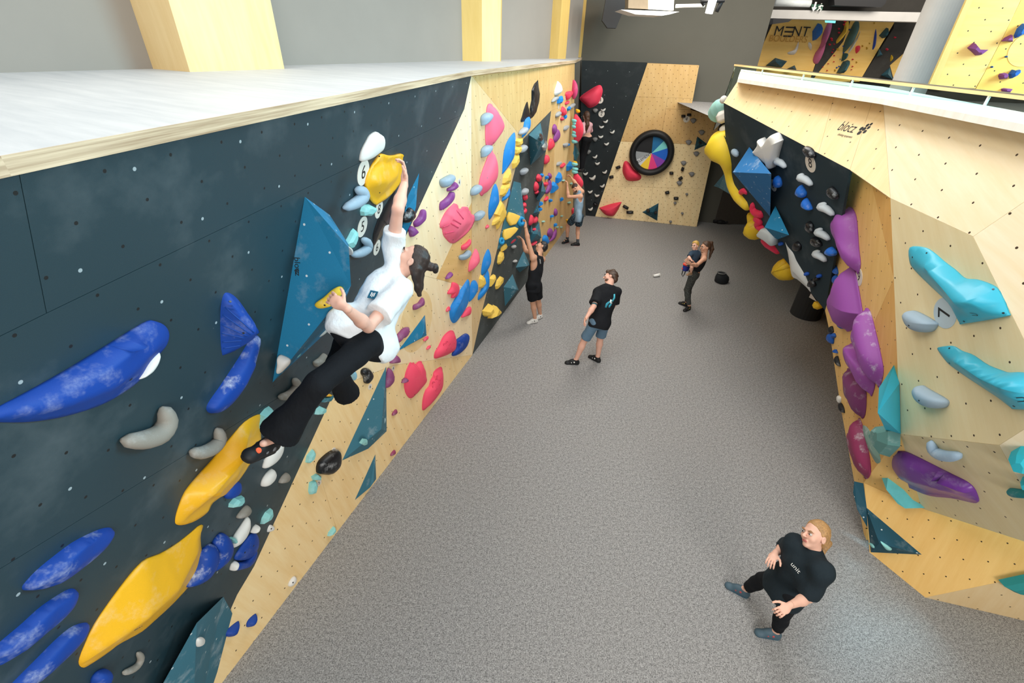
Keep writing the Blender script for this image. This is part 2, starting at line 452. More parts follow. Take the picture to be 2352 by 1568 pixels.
slab('panel', FB, px(FB, [(sx(250), 250), (1586, 252), (1655, 272), (r2(334), 334), (sx(328), 328)]), 0.42, M_fplyA, **pf)
slab('panel', FB, px(FB, [(lx(325), 325), (sx(328), 328), (sx(430), 430), (lx(426), 426)]), 0.3, M_fplyB, **pf)
slab('panel', FB, px(FB, [(sx(328), 328), (r2(334), 334), (r2(434), 434), (sx(430), 430)]), 0.42, M_fplyB, **pf)
slab('panel', FB, px(FB, [(lx(426), 426), (sx(430), 430), (sx(509), 509), (1367, 497)]), 0.3, M_fplyB, **pf)
slab('panel', FB, px(FB, [(sx(430), 430), (r2(434), 434), (1600, 521), (sx(509), 509)]), 0.42, M_fplyB, **pf)
# doorway at the foot of the end wall, closed by a dark curtain
slab('door_1', WF, [WF.at(1640, 512.5), WF.at(1745, 516), WF.at(1745, 516) + UP * 2.1, WF.at(1640, 512.5) + UP * 2.1], 0.02, M_curtain, front=0.02, kind='structure', label='dark curtained doorway at the foot of the end wall')

# ------------------------------------------------------------------ right boulder wall
S_ = at_z(2045, 455, 3.7); RA = at_z(1697, 182, LZ); RB = at_z(2028, 228, LZ); RC = at_z(2352, 287, LZ)
M_ = at_z(2068, 997, 1.8); E_ = at_z(1895, 713, 1.8)
P2 = Plane(S_, pts=(RB, RC)); P1 = Plane(S_, pts=(RA, RB))
Q_ = P2.at(2235, 543)
P4 = Plane(S_, pts=(Q_, M_)); P5 = Plane(S_, pts=(M_, E_))
DR = Plane(P1.at(1662, 236), pts=(P1.at(1952, 390), E_))
f1 = at_z(1997, 1268, 0); f2 = at_z(2125, 1372, 0); f3 = at_z(2352, 1425, 0)
P7 = Plane(f1, pts=(f2, P5.at(1984, 1108)))
P6 = Plane(M_, pts=(P4.at(2295, 1022), P7.at(2117, 1167)))
X_ = P4.at(2430, 936)
P3 = Plane(Q_, pts=(P2.at(2555, 326), X_))
P9 = Plane(P4.at(2295, 1022), pts=(X_, P6.at(2420, 1248)))
P8 = Plane(f2, pts=(P7.at(2500, 1294), f3))
wr = empty('wall_right', f1, 'right boulder wall of folded plywood and dark panels', kind='structure')
pr = dict(parent=wr, thick=0.03, inset=0.0012)
slab('panel', P1, px(P1, [(1697, 182), (1918, 213), (1880, 352), (1662, 236)]), mat=M_plyR1, **pr)
slab('panel', P1, px(P1, [(1918, 213), (2006, 225), (1952, 390), (1880, 352)]), mat=M_plyR1, **pr)
slab('panel', P1, px(P1, [(2006, 225), (2028, 228), (2045, 455), (1952, 390)]), mat=M_plyR1, **pr)
slab('panel', P2, px(P2, [(2028, 228), (2555, 326), (2235, 543), (2045, 455)]), mat=M_plyR, **pr)
slab('panel', P3, [Q_, P2.at(2555, 326), X_], mat=M_plyR, **pr)
slab('panel', P4, px(P4, [(2045, 455), (2235, 543), (2430, 936), (2295, 1022), (2068, 997)]), mat=M_plyR4, **pr)
slab('panel', P5, px(P5, [(2003, 425), (2045, 455), (2053, 640)]), mat=M_plyR6, **pr)
slab('panel', P5, px(P5, [(2053, 640), (2068, 997), (1984, 1108), (1950, 870)]), mat=M_plyR6, **pr)
slab('panel', P5, px(P5, [(1952, 390), (2003, 425), (2053, 640), (1950, 870), (1984, 1108), (1990, 1240), (1984, 1226), (1930, 930), (1905, 760), (1895, 713)]), mat=M_plyR5, **pr)
ar_px = [(1662, 236), (1666, 313), (1672, 400), (1722, 479), (1790, 580), (1862, 671), (1895, 713)]
slab('panel', DR, px(DR, [(1952, 390)] + ar_px[::-1]), mat=M_darkR, **pr)
slab('panel', P6, px(P6, [(2068, 997), (2295, 1022), (2420, 1248), (2352, 1243), (2117, 1167), (1984, 1108)]), mat=M_plyR4, **pr)
TT = [M_, P7.at(2117, 1167), P5.at(1984, 1108)]
slab('panel', Plane(TT[0], pts=TT[1:]), TT, mat=M_plyR5, parent=wr, thick=.03)
slab('panel', P9, [P4.at(2295, 1022), X_, P6.at(2420, 1248)], mat=M_plyR, **pr)
slab('panel', P7, [P5.at(1984, 1108)] + px(P7, [(2117, 1167), (2352, 1243), (2500, 1270), (2500, 1294)]) + [f2, f1], mat=M_plyR5, **pr)
slab('panel', P8, [f2, P7.at(2500, 1294), at_z(2500, 1462, 0), f3], mat=M_plyR1, **pr)
# the boulder goes on to the right, past the edge of the view
bnd = [P2.at(2555, 326), X_, P6.at(2420, 1248), P7.at(2500, 1270), P7.at(2500, 1294), at_z(2500, 1462, 0)]
ext = np.array([3.4, -1.1, 0.0])
for qa, qb, m_ in zip(bnd[:-1], bnd[1:], (M_plyR, M_plyR4, M_plyR4, M_plyR5, M_plyR1)):
    pe = Plane(qa, pts=(qb, qa + ext))
    slab('panel', pe, [qa, qb, qb + ext, qa + ext], mat=m_, parent=wr, thick=.03)
tq = at_z(2600, 331, LZ)
slab('panel', Plane(P2.at(2555, 326), pts=(P2.at(2555, 326) + ext, tq)), [P2.at(2555, 326), P2.at(2555, 326) + ext, tq + ext, tq], mat=M_plyR, parent=wr, thick=.03)
# hidden cave face behind the arete, sloping back to the floor
ar = [DR.at(*p) for p in ar_px] + [P5.at(1905, 760), P5.at(1930, 930), P5.at(1984, 1226)]
Vc = [q + np.array([0.01, 0.01, 0]) for q in ar] + [np.array([q[0] + 3.6, q[1] + 0.6 * i / 9 + 0.2, max(0.0, q[2] - 3.9)]) for i, q in enumerate(ar)]
mk('cave_face', Vc, [(i, i + 1, 11 + i, 10 + i) for i in range(9)], M_plyR6, parent=wr, uvs=[(v[1], v[2]) for v in Vc])
# top cap
CAPZ = LZ + 0.03
Cp = Plane((0, 0, CAPZ), n=(0, 0, 1), face=(0, 0, 9))
cap = [at_z(1695, 180, CAPZ), at_z(2028, 226, CAPZ), at_z(2352, 285, CAPZ), at_z(2600, 331, CAPZ), at_z(2600, 312, CAPZ), at_z(2352, 258, CAPZ), at_z(2028, 199, CAPZ), at_z(1702, 159, CAPZ)]
slab('coping', Cp, cap, 0.05, M_cap, parent=wr)
# round steel column under the overhang
def cyl_geo(c, r, h, n=28, r2=None):
    r2 = r if r2 is None else r2
    V = [(c[0] + r * math.cos(2 * math.pi * k / n), c[1] + r * math.sin(2 * math.pi * k / n), c[2]) for k in range(n)] + \
        [(c[0] + r2 * math.cos(2 * math.pi * k / n), c[1] + r2 * math.sin(2 * math.pi * k / n), c[2] + h) for k in range(n)]
    F = [tuple(range(n - 1, -1, -1)), tuple(range(n, 2 * n))] + [(k, (k + 1) % n, n + (k + 1) % n, n + k) for k in range(n)]
    return V, F
cc0 = at_z(1849, 722, 0)
V, F = cyl_geo(cc0, 0.30, 2.6)
mk('support_column', V, F, plain('dark_padding', (44, 47, 50), 0.8, 0.05), label='dark padded round column standing under the overhang', cat='column', smooth=False)
# ------------------------------------------------------------------ hold builders
def recalc(o):
    bm = bmesh.new(); bm.from_mesh(o.data)
    bmesh.ops.recalc_face_normals(bm, faces=bm.faces[:]); bm.to_mesh(o.data); bm.free(); o.data.update()
    return o

FR = dict(px=(0, 0, 1.0), L2=(0, 400, .38265), L3=(0, 968, .38265), L4=(400, 900, .38265), L5=(600, 280, .28699), L6=(500, 650, .28699),
          L7=(880, 380, .19133), L8=(880, 660, .19133), B1=(1050, 150, .19133), B2=(1050, 430, .19133), FW=(1300, 130, .2551),
          R6=(1600, 280, .2551), R7=(1850, 440, .32015), R8=(1850, 900, .32015), RA=(1780, 560, .19133), RB=(2000, 700, .22449),
          RC=(1950, 980, .29844), RD=(1740, 0, .17029), T5=(1700, 0, .27745), E1=(1950, 0, .17092), RT=(1600, 140, .12755))
def pts_of(fr, s, k=2):
    x0, y0, sc = FR[fr]
    v = [float(x) for x in (s.split() if isinstance(s, str) else s)]
    return [tuple([x0 + v[i] * sc, y0 + v[i + 1] * sc] + list(v[i + 2:i + k])) for i in range(0, len(v), k)]

PROF = dict(
    dome=[(1, 0), (.995, .2), (.96, .40), (.88, .60), (.74, .79), (.54, .92), (.28, .985), (0, 1)],
    soft=[(1, 0), (.97, .10), (.86, .34), (.70, .60), (.50, .82), (.28, .95), (0, 1)],
    flange=[(1.03, 0), (1.03, .07), (.97, .11), (.93, .22), (.83, .52), (.66, .79), (.42, .94), (0, 1)],
    flat=[(1, 0), (1, .55), (.97, .80), (.90, .94), (.75, 1), (0, 1)],
    facet=[(1, 0), (.86, .62), (.45, 1), (0, 1)],
    ridge=[(1, 0), (1, .10), (.5, .55), (0, 1)],
    roof=[(1, 0), (1, .12), (.88, .34), (.6, .66), (.3, .9), (.12, .98), (0, 1)])


from mathutils.geometry import delaunay_2d_cdt
def seg_dist(P, S, closed=False):
    """distances of points P (n,2) to a polyline S (m,2) and the parameter along it"""
    S = np.asarray(S, float); m = len(S)
    if m == 1: return np.linalg.norm(P - S[0, :2], axis=1), np.zeros(len(P)), np.zeros(len(P), int)
    best = np.full(len(P), 1e9); bt = np.zeros(len(P)); bi = np.zeros(len(P), int)
    for i in range(m if closed else m - 1):
        a, b = S[i, :2], S[(i + 1) % m, :2]; ab = b - a; L = ab @ ab + 1e-12
        t = np.clip(((P - a) @ ab) / L, 0, 1); dd = np.linalg.norm(P - (a + t[:, None] * ab), axis=1)
        k = dd < best; best[k] = dd[k]; bt[k] = t[k]; bi[k] = i
    return best, bt, bi
RELIEF = dict(dome=lambda t: np.sqrt(np.clip(1 - (1 - t) ** 2.2, 0, 1)), roof=lambda t: .10 + .90 * (t * 1.12 - .12 * t ** 6), soft=lambda t: np.sin(t * math.pi / 2) ** 1.15,
              flange=lambda t: np.where(t < .10, .10, .10 + .90 * np.sin(np.clip((t - .10) / .90, 0, 1) * math.pi / 2) ** .9), flat=lambda t: np.clip(t * 4, 0, 1) ** .5, ridge=lambda t: .06 + .94 * t, facet=lambda t: np.clip(t * 1.6, 0, 1))
def relief(plane, uv, S, prof, res=20):
    """raised body over an outline: height falls from the ridge line S to the outline"""
    uv = np.asarray(uv, float); S = np.array(S)
    lo, hi = uv.min(0), uv.max(0); step = max(hi - lo) / (res * 1.6)
    area = abs(.5 * np.sum(uv[:, 0] * np.roll(uv[:, 1], -1) - np.roll(uv[:, 0], -1) * uv[:, 1]))
    step = min(step, math.sqrt(area) / 11)
    g = []
    for j, y in enumerate(np.arange(lo[1], hi[1], step * .87)):
        for x in np.arange(lo[0], hi[0], step): g.append((x + (step / 2 if j % 2 else 0), y))
    g = np.array(g)
    ins = np.zeros(len(g), bool)
    for i in range(len(uv)):
        a, b = uv[i - 1], uv[i]
        c = (a[1] > g[:, 1]) != (b[1] > g[:, 1])
        xx = (b[0] - a[0]) * (g[:, 1] - a[1]) / (b[1] - a[1] + 1e-12) + a[0]
        ins ^= c & (g[:, 0] < xx)
    db = seg_dist(g, uv, True)[0]; ds = seg_dist(g, S)[0]
    g = g[ins & (db > step * .4) & (ds > step * .45)]
    ridge = []
    if len(S) > 1:
        for a, b in zip(S[:-1], S[1:]):
            n_ = max(2, int(np.linalg.norm(b[:2] - a[:2]) / step))
            ridge += [a[:2] + (b[:2] - a[:2]) * k / n_ for k in range(n_)]
    ridge.append(S[-1][:2])
    allp = list(uv) + list(g) + ridge; N = len(uv)
    vo, _, fo, *_r = delaunay_2d_cdt([Vector(p) for p in allp], [], [list(range(N))], 1, 1e-6)
    P = np.array([(v.x, v.y) for v in vo])
    db = seg_dist(P, uv, True)[0]; ds, bt, bi = seg_dist(P, S)
    hS = S[:, 2] if len(S) > 1 else None
    top = np.full(len(P), S[0][2]) if hS is None else hS[bi] + (hS[np.minimum(bi + 1, len(S) - 1)] - hS[bi]) * bt
    t = db / (db + ds + 1e-9)
    h = RELIEF[prof](np.clip(t, 0, 1)) * top
    V = [plane.p(p, z) for p, z in zip(P, h)]; F = [tuple(f) for f in fo]
    # skirt down to the wall along the outline
    idx = [int(np.argmin(np.linalg.norm(P - u, axis=1))) for u in uv]
    b0 = len(V); V += [plane.p(u, -.002) for u in uv]
    F += [(idx[i], idx[(i + 1) % N], b0 + (i + 1) % N, b0 + i) for i in range(N) if idx[i] != idx[(i + 1) % N]]
    F.append(tuple(b0 + i for i in range(N)))
    used = sorted({i for f in F for i in f}); mp = {v: i for i, v in enumerate(used)}
    return [V[i] for i in used], [tuple(mp[i] for i in f) for f in F]

def hold(fr, plane, col, d, pts, label=None, name='climbing_hold', group=None, prof='dome', spine=None, bolts=None, chalk=.3, poly=False,
         n=26, lean=False, rough=.62, parent=None, cat='climbing hold', mat=None, squeeze=None, dents=None):
    P = pts_of(fr, pts)
    base_d = 0.45 * d if (spine is None and not lean) else 0.0
    if squeeze is not None:                       # seen edge-on: keep the fixing flange near the wall line
        xs = np.array([p[0] for p in P]); ys = np.array([p[1] for p in P])
        i0, i1 = ys.argmin(), ys.argmax()
        fx = lambda y: xs[i0] + (xs[i1] - xs[i0]) * (y - ys[i0]) / (ys[i1] - ys[i0])
        Pb = []
        for x, y in P:
            k = fx(y); Pb.append((x if x > k else k + (x - k) * squeeze, y))
        Pm = P; P = Pb
    uv = np.array([plane.uv(plane.at(x, y, base_d)) for x, y in P])
    if not poly: uv = spline(uv, n, True)
    c = uv.mean(0)
    if spine is not None:
        S = []
        for x, y, h in pts_of(fr, spine, 3):
            q = plane.uv(plane.at(x, y, h)); S.append(np.array([q[0], q[1], h]))
    else: S = [np.array([c[0], c[1], d])]
    if lean:                                       # bulge point: outermost place of the silhouette, depth found so that it sits over the flange
        ax, ay = pts_of(fr, lean)[0]
        best = min((abs((plane.uv(plane.at(ax, ay, dd)) - c)[0]), dd) for dd in np.linspace(0.05, 1.1, 64))
        d = best[1]; q = plane.uv(plane.at(ax, ay, d)); S = [np.array([q[0], q[1], d])]
    if len(S) > 1:
        V, F = relief(plane, uv, S, prof)
    else:
        N = len(uv); V = []; F = []
        pr = PROF[prof]; K = len(pr) - 1; tq = S[0]
        for s, h in pr[:-1]:
            for p in uv: V.append(plane.p(tq[:2] + (p - tq[:2]) * s, h * tq[2]))
        V.append(plane.p(tq[:2], tq[2]))
        for k in range(K - 1):
            for i in range(N): F.append((k * N + i, k * N + (i + 1) % N, (k + 1) * N + (i + 1) % N, (k + 1) * N + i))
        F += [((K - 1) * N + i, (K - 1) * N + (i + 1) % N, K * N) for i in range(N)]
        F.append(tuple(range(N)))
    org = plane.p(c, 0.0) if parent is None else None
    o = mk(name, V, F, mat or holdmat(col, chalk, rough), smooth=(prof not in ('facet', 'ridge')), label=label, cat=cat if parent is None else None, group=group, origin=org, parent=parent)
    recalc(o)
    if bolts:
        for x, y in pts_of(fr, bolts):
            bolt(o, plane, (x, y), d * 0.5)
    return o

def bolt(o, plane, p, d, r=0.007):
    """countersunk bolt head seated on the surface of its hold"""
    rr = ray(*p); org = EYE - np.array(o['_w'])
    hit, loc, nor, _ = o.ray_cast(Vector(org), Vector(rr / np.linalg.norm(rr)))
    if not hit: return
    c = np.array(loc) + np.array(o['_w']); nn = np.array(nor)
    V, F = tube_geo([c - nn * .002, c + nn * .0025], [r, r], 8)
    mk('bolt', V, F, M_bolt, parent=o)

def crescent(fr, plane, col, path, r, label, group=None, d=None, chalk=.35, name='crescent_hold', seg=12, lift=0.75):
    P = pts_of(fr, path)
    base = np.array([plane.uv(plane.at(x, y, r * lift)) for x, y in P])
    q = spline(base, 13); n = len(q); pts = []; rad = []
    for i in range(n):
        t = i / (n - 1); e = math.sin(math.pi * min(max(t, .0), 1)) ** .55
        pts.append(plane.p(q[i], r * lift * (.35 + .65 * e))); rad.append(r * (.30 + .70 * e) if 0 < i < n - 1 else r * .18)
    V, F = tube_geo(pts, rad, seg)
    return recalc(mk(name, V, F, holdmat(col, chalk), smooth=True, label=label, cat='climbing hold', group=group, origin=plane.p(base.mean(0))))

def teal_mat(name, c, chalk=.5, screws=True):
    t = NT(name); uv = t.uv(); o = t.obj()
    grit = t.noise(o, 220, 2, .7)
    col = t.mix(grit, lin(tuple(x * .9 for x in c)), lin(tuple(min(255, x * 1.08) for x in c)))
    k = t.math('MULTIPLY', t.ramp(t.noise(o, 4.5, 5, .65), .56, .78), chalk)
    col = t.mix(k, col, lin((205, 216, 220)))
    if screws: col = t.mix(t.math('MULTIPLY', dots(t, uv, .34, .008), .85), col, lin((214, 224, 228)))
    t.bump(grit, .15, .003)
    return t.done(col, .7, .35)
M_teal = teal_mat('teal_paint', (26, 118, 158), .25)
M_tealS = teal_mat('slate_teal_paint', (58, 112, 130), .45)
M_tealD = teal_mat('deep_teal_paint', (22, 74, 92), .25)
M_tealB = teal_mat('bright_teal_paint', (30, 108, 168), .5)
M_blackV = plain('black_gloss', (16, 17, 19), .28, .1, 5, .5)

def volume(fr, plane, verts, faces, mat, label, name='volume', group=None, cat='climbing volume', parent=None):
    vs_ = pts_of(fr, verts, 3)
    P = [plane.at(x, y, h) for x, y, h in vs_]
    V = []; F = []; U = []
    ctr = np.mean(P, 0) - plane.n * .12
    for f in faces:
        q = [P[i] for i in f]
        nn = np.cross(q[1] - q[0], q[2] - q[0]); nn /= np.linalg.norm(nn) + 1e-12
        if nn @ (np.mean(q, 0) - ctr) < 0: q = q[::-1]; nn = -nn
        u = np.cross(UP, nn); u /= np.linalg.norm(u) + 1e-12; v = np.cross(nn, u)
        b = len(V); V += q; U += [(x @ u, x @ v) for x in q]; F.append(tuple(range(b, b + len(q))))
    org = np.mean([p for p, w in zip(P, vs_) if w[2] <= .02] or P, 0)
    o = mk(name, V, F, mat, uvs=U, label=label, cat=cat if parent is None else None, group=group, origin=org if parent is None else None, parent=parent)
    return o, P

def face_plane(P, i, j, k):
    return Plane(P[i], pts=(P[j], P[k]))

_txt = {}
def text_geo(s, size=1.0):
    if s not in _txt:
        cu = bpy.data.curves.new('lettering', 'FONT'); cu.body = s; cu.size = 1.0; cu.align_x = 'CENTER'; cu.align_y = 'CENTER'
        ob = bpy.data.objects.new('lettering', cu); COL.objects.link(ob)
        me = ob.to_mesh()
        _txt[s] = ([tuple(v.co) for v in me.vertices], [tuple(p.vertices) for p in me.polygons])
        ob.to_mesh_clear(); bpy.data.objects.remove(ob); bpy.data.curves.remove(cu)
    return _txt[s]

M_ink = plain('black_print', (28, 30, 32), .6, .05)
def lettering(name, plane, center3, s, size, mat, parent, rot=0.0, lift=.002, sx=1.0, bold=0.0, shear=0.0):
    vs_, fs = text_geo(s)
    c = plane.uv(center3); V = []
    for x, y, z in vs_:
        x, y = x * size * sx + shear * y * size, y * size
        V.append(plane.p(c + np.array([x * math.cos(rot) - y * math.sin(rot), x * math.sin(rot) + y * math.cos(rot)]), lift))
    return mk(name, V, fs, mat, parent=parent)

M_tag = plain('tag_white', (222, 214, 202), .5, .03)
def tag(plane, p, r, digit, label, rot=0.0, group=None, d=0.004, mat=None):
    c3 = plane.at(*p); c = plane.uv(c3); n = 28
    ring = [c + r * np.array([math.cos(2 * math.pi * k / n), math.sin(2 * math.pi * k / n)]) for k in range(n)]
    V = [plane.p(q, 0) for q in ring] + [plane.p(q, d) for q in ring]
    F = [tuple(range(n - 1, -1, -1)), tuple(range(n, 2 * n))] + [(k, (k + 1) % n, n + (k + 1) % n, n + k) for k in range(n)]
    o = mk('number_tag', V, F, mat or M_tag, label=label, cat='number tag', group=group, origin=c3)
    lettering('digit', plane, c3, digit, r * 1.5, M_ink, o, rot=rot, lift=d + .0015)
    return o

# colours of the resin
BLUE = (8, 62, 152); BLUEB = (24, 132, 214); YEL = (240, 178, 30); YELB = (246, 206, 92); WHITE = (226, 224, 218); MINT = (142, 206, 204)
GREY = (140, 134, 124); GREYB = (150, 172, 188); PINK = (248, 108, 136); PINKR = (240, 78, 108); RED = (232, 62, 88); PURP = (136, 66, 140); PURPR = (150, 62, 100); BLK = (24, 25, 28)
BIGP = (152, 78, 164); CYAN = (44, 172, 200); GB = (154, 174, 190)
# ------------------------------------------------------------------ dark near wall
H = hold
H('L2', D, BLUE, .2, '-60 1420 180 1292 400 1168 640 1022 860 888 925 880 980 908 1002 955 990 1015 950 1070 890 1130 840 1215 760 1285 600 1372 400 1438 200 1476 0 1486 -120 1470',
  'large smooth blue fin-shaped hold with a chalked ridge on the dark wall', 'fin_hold', prof='roof', spine='-60 1455 .03 200 1390 .10 500 1290 .15 780 1140 .17 890 1030 .12', n=60, chalk=.3, bolts='785 1230')
H('L2', D, WHITE, .05, '958 1062 945 1115 890 1195 830 1236 850 1190 900 1110', 'pale hold peeping out below the large blue fin', prof='dome')
fan = H('L6', D, BLUE, .12, '70 75 130 100 200 180 325 375 328 400 260 455 160 530 60 573 35 565 22 440 22 220 40 110', 'blue fan-shaped hold with fine ribs beside the teal volume', 'fan_hold', prof='soft', spine='110 160 .06 210 290 .10 300 390 .14', n=40, chalk=.25, bolts='100 148 205 400')
for a, b in (((60, 190), (290, 395)), ((40, 250), (265, 410)), ((30, 330), (240, 425)), ((30, 400), (215, 440)), ((35, 470), (190, 460)), ((45, 520), (180, 500))):
    q = []
    for tt in np.linspace(0, 1, 7):
        x, y = a[0] + (b[0] - a[0]) * tt, a[1] + (b[1] - a[1]) * tt
        (X, Y), = pts_of('L6', (x, y))
        rr = ray(X, Y); hit, loc, nor, _ = fan.ray_cast(Vector(EYE - np.array(fan['_w'])), Vector(rr / np.linalg.norm(rr)))
        if hit: q.append(np.array(loc) + np.array(fan['_w']))
    if len(q) > 2:
        V, F = tube_geo(q, [.004] * len(q), 6); mk('rib', V, F, holdmat((12, 66, 150), 0), parent=fan, smooth=True)
H('L2', D, BLUE, .12, '1550 970 1535 1080 1480 1200 1400 1340 1330 1415 1270 1435 1240 1415 1250 1370 1320 1270 1400 1150 1470 1040 1500 990', 'long curved blue sausage hold hanging below the blue fan', 'sausage_hold', prof='dome', spine='1525 1000 .06 1500 1080 .09 1430 1220 .10 1300 1390 .07', n=40, chalk=.75)
crescent('px', D, GREY, '381 939 387 966 368 996 330 1011 290 1014', .052, 'large grey crescent hold below the blue fin')
crescent('px', D, GREY, '504 986 507 1008 490 1028 463 1040 444 1038', .044, 'grey crescent hold between the blue fin and the yellow boat')
crescent('L6', D, GREY, '620 772 638 812 610 864 560 902 504 914', .040, 'grey crescent hold below the teal volume on a round plug')
crescent('L3', D, GREY, '832 1388 848 1420 822 1468 775 1498 746 1504', .022, 'thin beige crescent foothold under the lower yellow boat')
H('L4', D, GREY, .05, '685 487 697 510 680 540 645 550 640 540 660 505', 'small beige half-moon foothold at the edge of the dark paint')
H('L4', D, GREY, .05, '450 683 463 710 440 745 395 762 390 748 425 700', 'small beige half-moon foothold beside the mint foothold')
crescent('L5', D, GREYB, '775 548 815 560 815 600 760 650 680 695', .052, 'pale blue crescent hold left of the top yellow hold')
crescent('L5', D, GREYB, '820 945 852 965 850 1010 800 1050 740 1070', .046, 'blue-grey crescent hold behind the white-shirted climber')
H('L6', D, GREY, .05, '860 565 885 590 880 640 830 670 790 668 780 635 820 605', 'grey foothold behind the climber\'s thigh')
H('L4', D, YEL, .18, '500 135 520 150 515 220 518 290 490 370 440 450 380 530 300 610 230 665 200 720 130 770 60 795 15 795 5 770 20 700 60 600 130 510 230 400 330 280 420 180',
  'long yellow boat-shaped hold under the climber\'s shoe', 'boat_hold', prof='roof', spine='455 250 .05 415 420 .15 250 610 .14 80 750 .03', n=60, chalk=.22, rough=.4)
yb = H('L3', D, YEL, .2, '1215 622 1200 680 1205 760 1222 830 1190 900 1130 985 1040 1080 930 1180 850 1250 780 1290 700 1335 620 1400 540 1455 500 1475 475 1460 475 1420 510 1330 560 1220 640 1100 720 990 800 890 870 825 960 790 1060 730 1150 660 1190 625',
  'broad yellow boat-shaped hold near the foot of the dark wall', 'boat_hold', prof='roof', spine='1185 800 .06 1080 1000 .12 900 1170 .13 720 1300 .09 530 1430 .03', n=64, chalk=.22, rough=.4)
for k in range(4):
    (x, y), = pts_of('L3', (812 + k * 13, 1248 - k * 7))
    bolt(yb, D, (x, y), .1, .005 - k * .0008); yb.children[-1].name = 'printed_mark'
y3 = H('L5', D, YEL, .3, '945 250 1010 265 1060 262 1112 252 1118 300 1116 360 1118 430 1095 490 1050 550 1000 600 940 640 905 658 870 625 835 570 825 500 840 420 880 340 915 285',
  'large yellow finishing hold gripped by the climber\'s upper hand', 'sloper_hold', prof='flange', spine='1075 370 .32 1030 440 .36 930 530 .20', n=44, chalk=.2, rough=.45, bolts='945 275 948 565')
V1, V1P = volume('px', D, '700 452 0 757 493 0 801 568 .36 806 655 .42 626 878 0 800 560 0 772 742 0', [(0, 4, 3, 2), (0, 2, 1), (1, 2, 5), (2, 3, 6, 5), (3, 4, 6)], M_teal, 'large bright teal wedge volume beside the white-shirted climber')
VP = face_plane(V1P, 0, 4, 3)
lettering('printed_logo', VP, VP.at(683, 612), 'blocz', .06, M_ink, V1, rot=-math.pi * .5)
def hexes(plane, c3, s, parent, rot=0.0, mat=None):
    c = plane.uv(c3)
    for dx, dy, r in ((0, 0, .5), (.95, .35, .42), (-.9, .1, .5), (.1, 1.0, .42), (.9, 1.3, .36), (-.55, -1.05, .55), (.75, -.75, .46)):
        q = c + s * np.array([dx * math.cos(rot) - dy * math.sin(rot), dx * math.sin(rot) + dy * math.cos(rot)])
        ring = [plane.p(q + s * r * np.array([math.cos(math.pi / 3 * k + rot + .3), 1.15 * math.sin(math.pi / 3 * k + rot + .3)]), .0022) for k in range(6)]
        mk('logo_hexagon', ring, [tuple(range(6))], mat or M_ink, parent=parent)
hexes(VP, VP.at(682, 622), .012, V1)
H('L5', VP, (246, 206, 60), .06, '420 1470 440 1440 500 1400 560 1345 610 1318 640 1330 645 1360 620 1400 560 1470 500 1493 450 1495', 'small yellow oval hold pinched by the climber\'s lower hand', chalk=.4, bolts='508 1465')
for fr, pl, s, lb in (('L5', D, '935 83 965 100 990 120 995 170 980 220 930 265 880 300 815 322 810 290 825 230 860 160 890 110', 'white teardrop hold above the top yellow hold'),
                      ('L6', D, '880 258 910 290 905 340 860 400 810 437 770 435 765 400 800 340 840 295', 'white rounded hold behind the climber\'s hip'),
                      ('L6', VP, '480 583 520 590 565 615 565 650 530 690 490 727 470 720 478 650', 'white triangular hold on the lower tip of the teal volume'),
                      ('L4', D, '655 290 658 330 640 380 600 430 552 462 550 440 575 380 615 325', 'white leaf-shaped hold just below the climber\'s heel'),
                      ('L4', D, '600 465 612 490 595 530 560 565 537 568 545 530 570 490', 'white half-moon hold below the white leaf-shaped hold'),
                      ('L3', D, '1500 575 1503 620 1480 680 1440 735 1400 762 1395 745 1420 690 1460 630', 'white blade-shaped hold beside the chalked blue holds'),
                      ('L4', D, '507 800 490 838 475 848 490 815', 'tiny white sliver foothold at the edge of the dark paint'),
                      ('L5', D, '678 985 705 1000 718 1030 712 1068 695 1030', 'white hold wedged behind the corner of the teal volume'),
                      ('L3', D, '1425 840 1405 890 1395 893 1405 860', 'white sliver foothold beside the stacked blue half discs')):
    H(fr, pl, WHITE, .06, s, lb, chalk=.1)
for s, fr, lb in (('830 668 880 665 930 690 925 715 880 755 815 755 810 720 820 690', 'L5', 'mint faceted hold under the top yellow hold'),
                  ('755 857 775 880 770 930 740 1010 720 1018 680 980 710 930 735 880', 'L5', 'mint wedge hold between the 5 tag and the teal volume'),
                  ('585 90 600 110 595 160 570 210 520 228 515 200 530 140 560 105', 'L4', 'mint faceted hold at the tip of the long yellow boat'),
                  ('885 88 915 100 910 120 880 138 855 138 865 105', 'L4', 'mint foothold just under the climber\'s bent knee'),
                  ('420 625 425 650 390 690 342 697 345 675 375 640', 'L4', 'mint foothold below the blue round hold'),
                  ('590 700 595 730 570 775 530 797 540 760 560 725', 'L4', 'mint foothold straddling the dark and plywood edge'),
                  ('338 880 360 873 372 895 358 912 342 902', 'L4', 'tiny mint foothold between the blue and white holds'),
                  ('655 535 640 570 600 605 618 568', 'L6', 'thin mint sliver hold on the lower edge of the teal volume')):
    H(fr, D, MINT, .05, s, lb, prof='facet', poly=True, chalk=.3)
H('L3', D, BLUE, .11, '670 640 672 670 620 750 530 835 430 910 330 970 230 1005 150 1012 132 1000 145 970 220 890 330 800 440 720 560 660 630 637', 'topmost of three long blue sausage holds low on the dark wall', 'sausage_hold', spine='590 700 .06 420 830 .09 230 960 .06', n=44, chalk=.6)
H('L3', D, BLUE, .11, '450 1005 458 1030 430 1100 350 1190 240 1280 120 1370 0 1450 -60 1470 -80 1400 0 1320 120 1220 230 1120 330 1050 410 1005', 'middle one of three long blue sausage holds low on the dark wall', 'sausage_hold', spine='390 1070 .06 200 1230 .09 -20 1400 .06', n=44, chalk=.5)
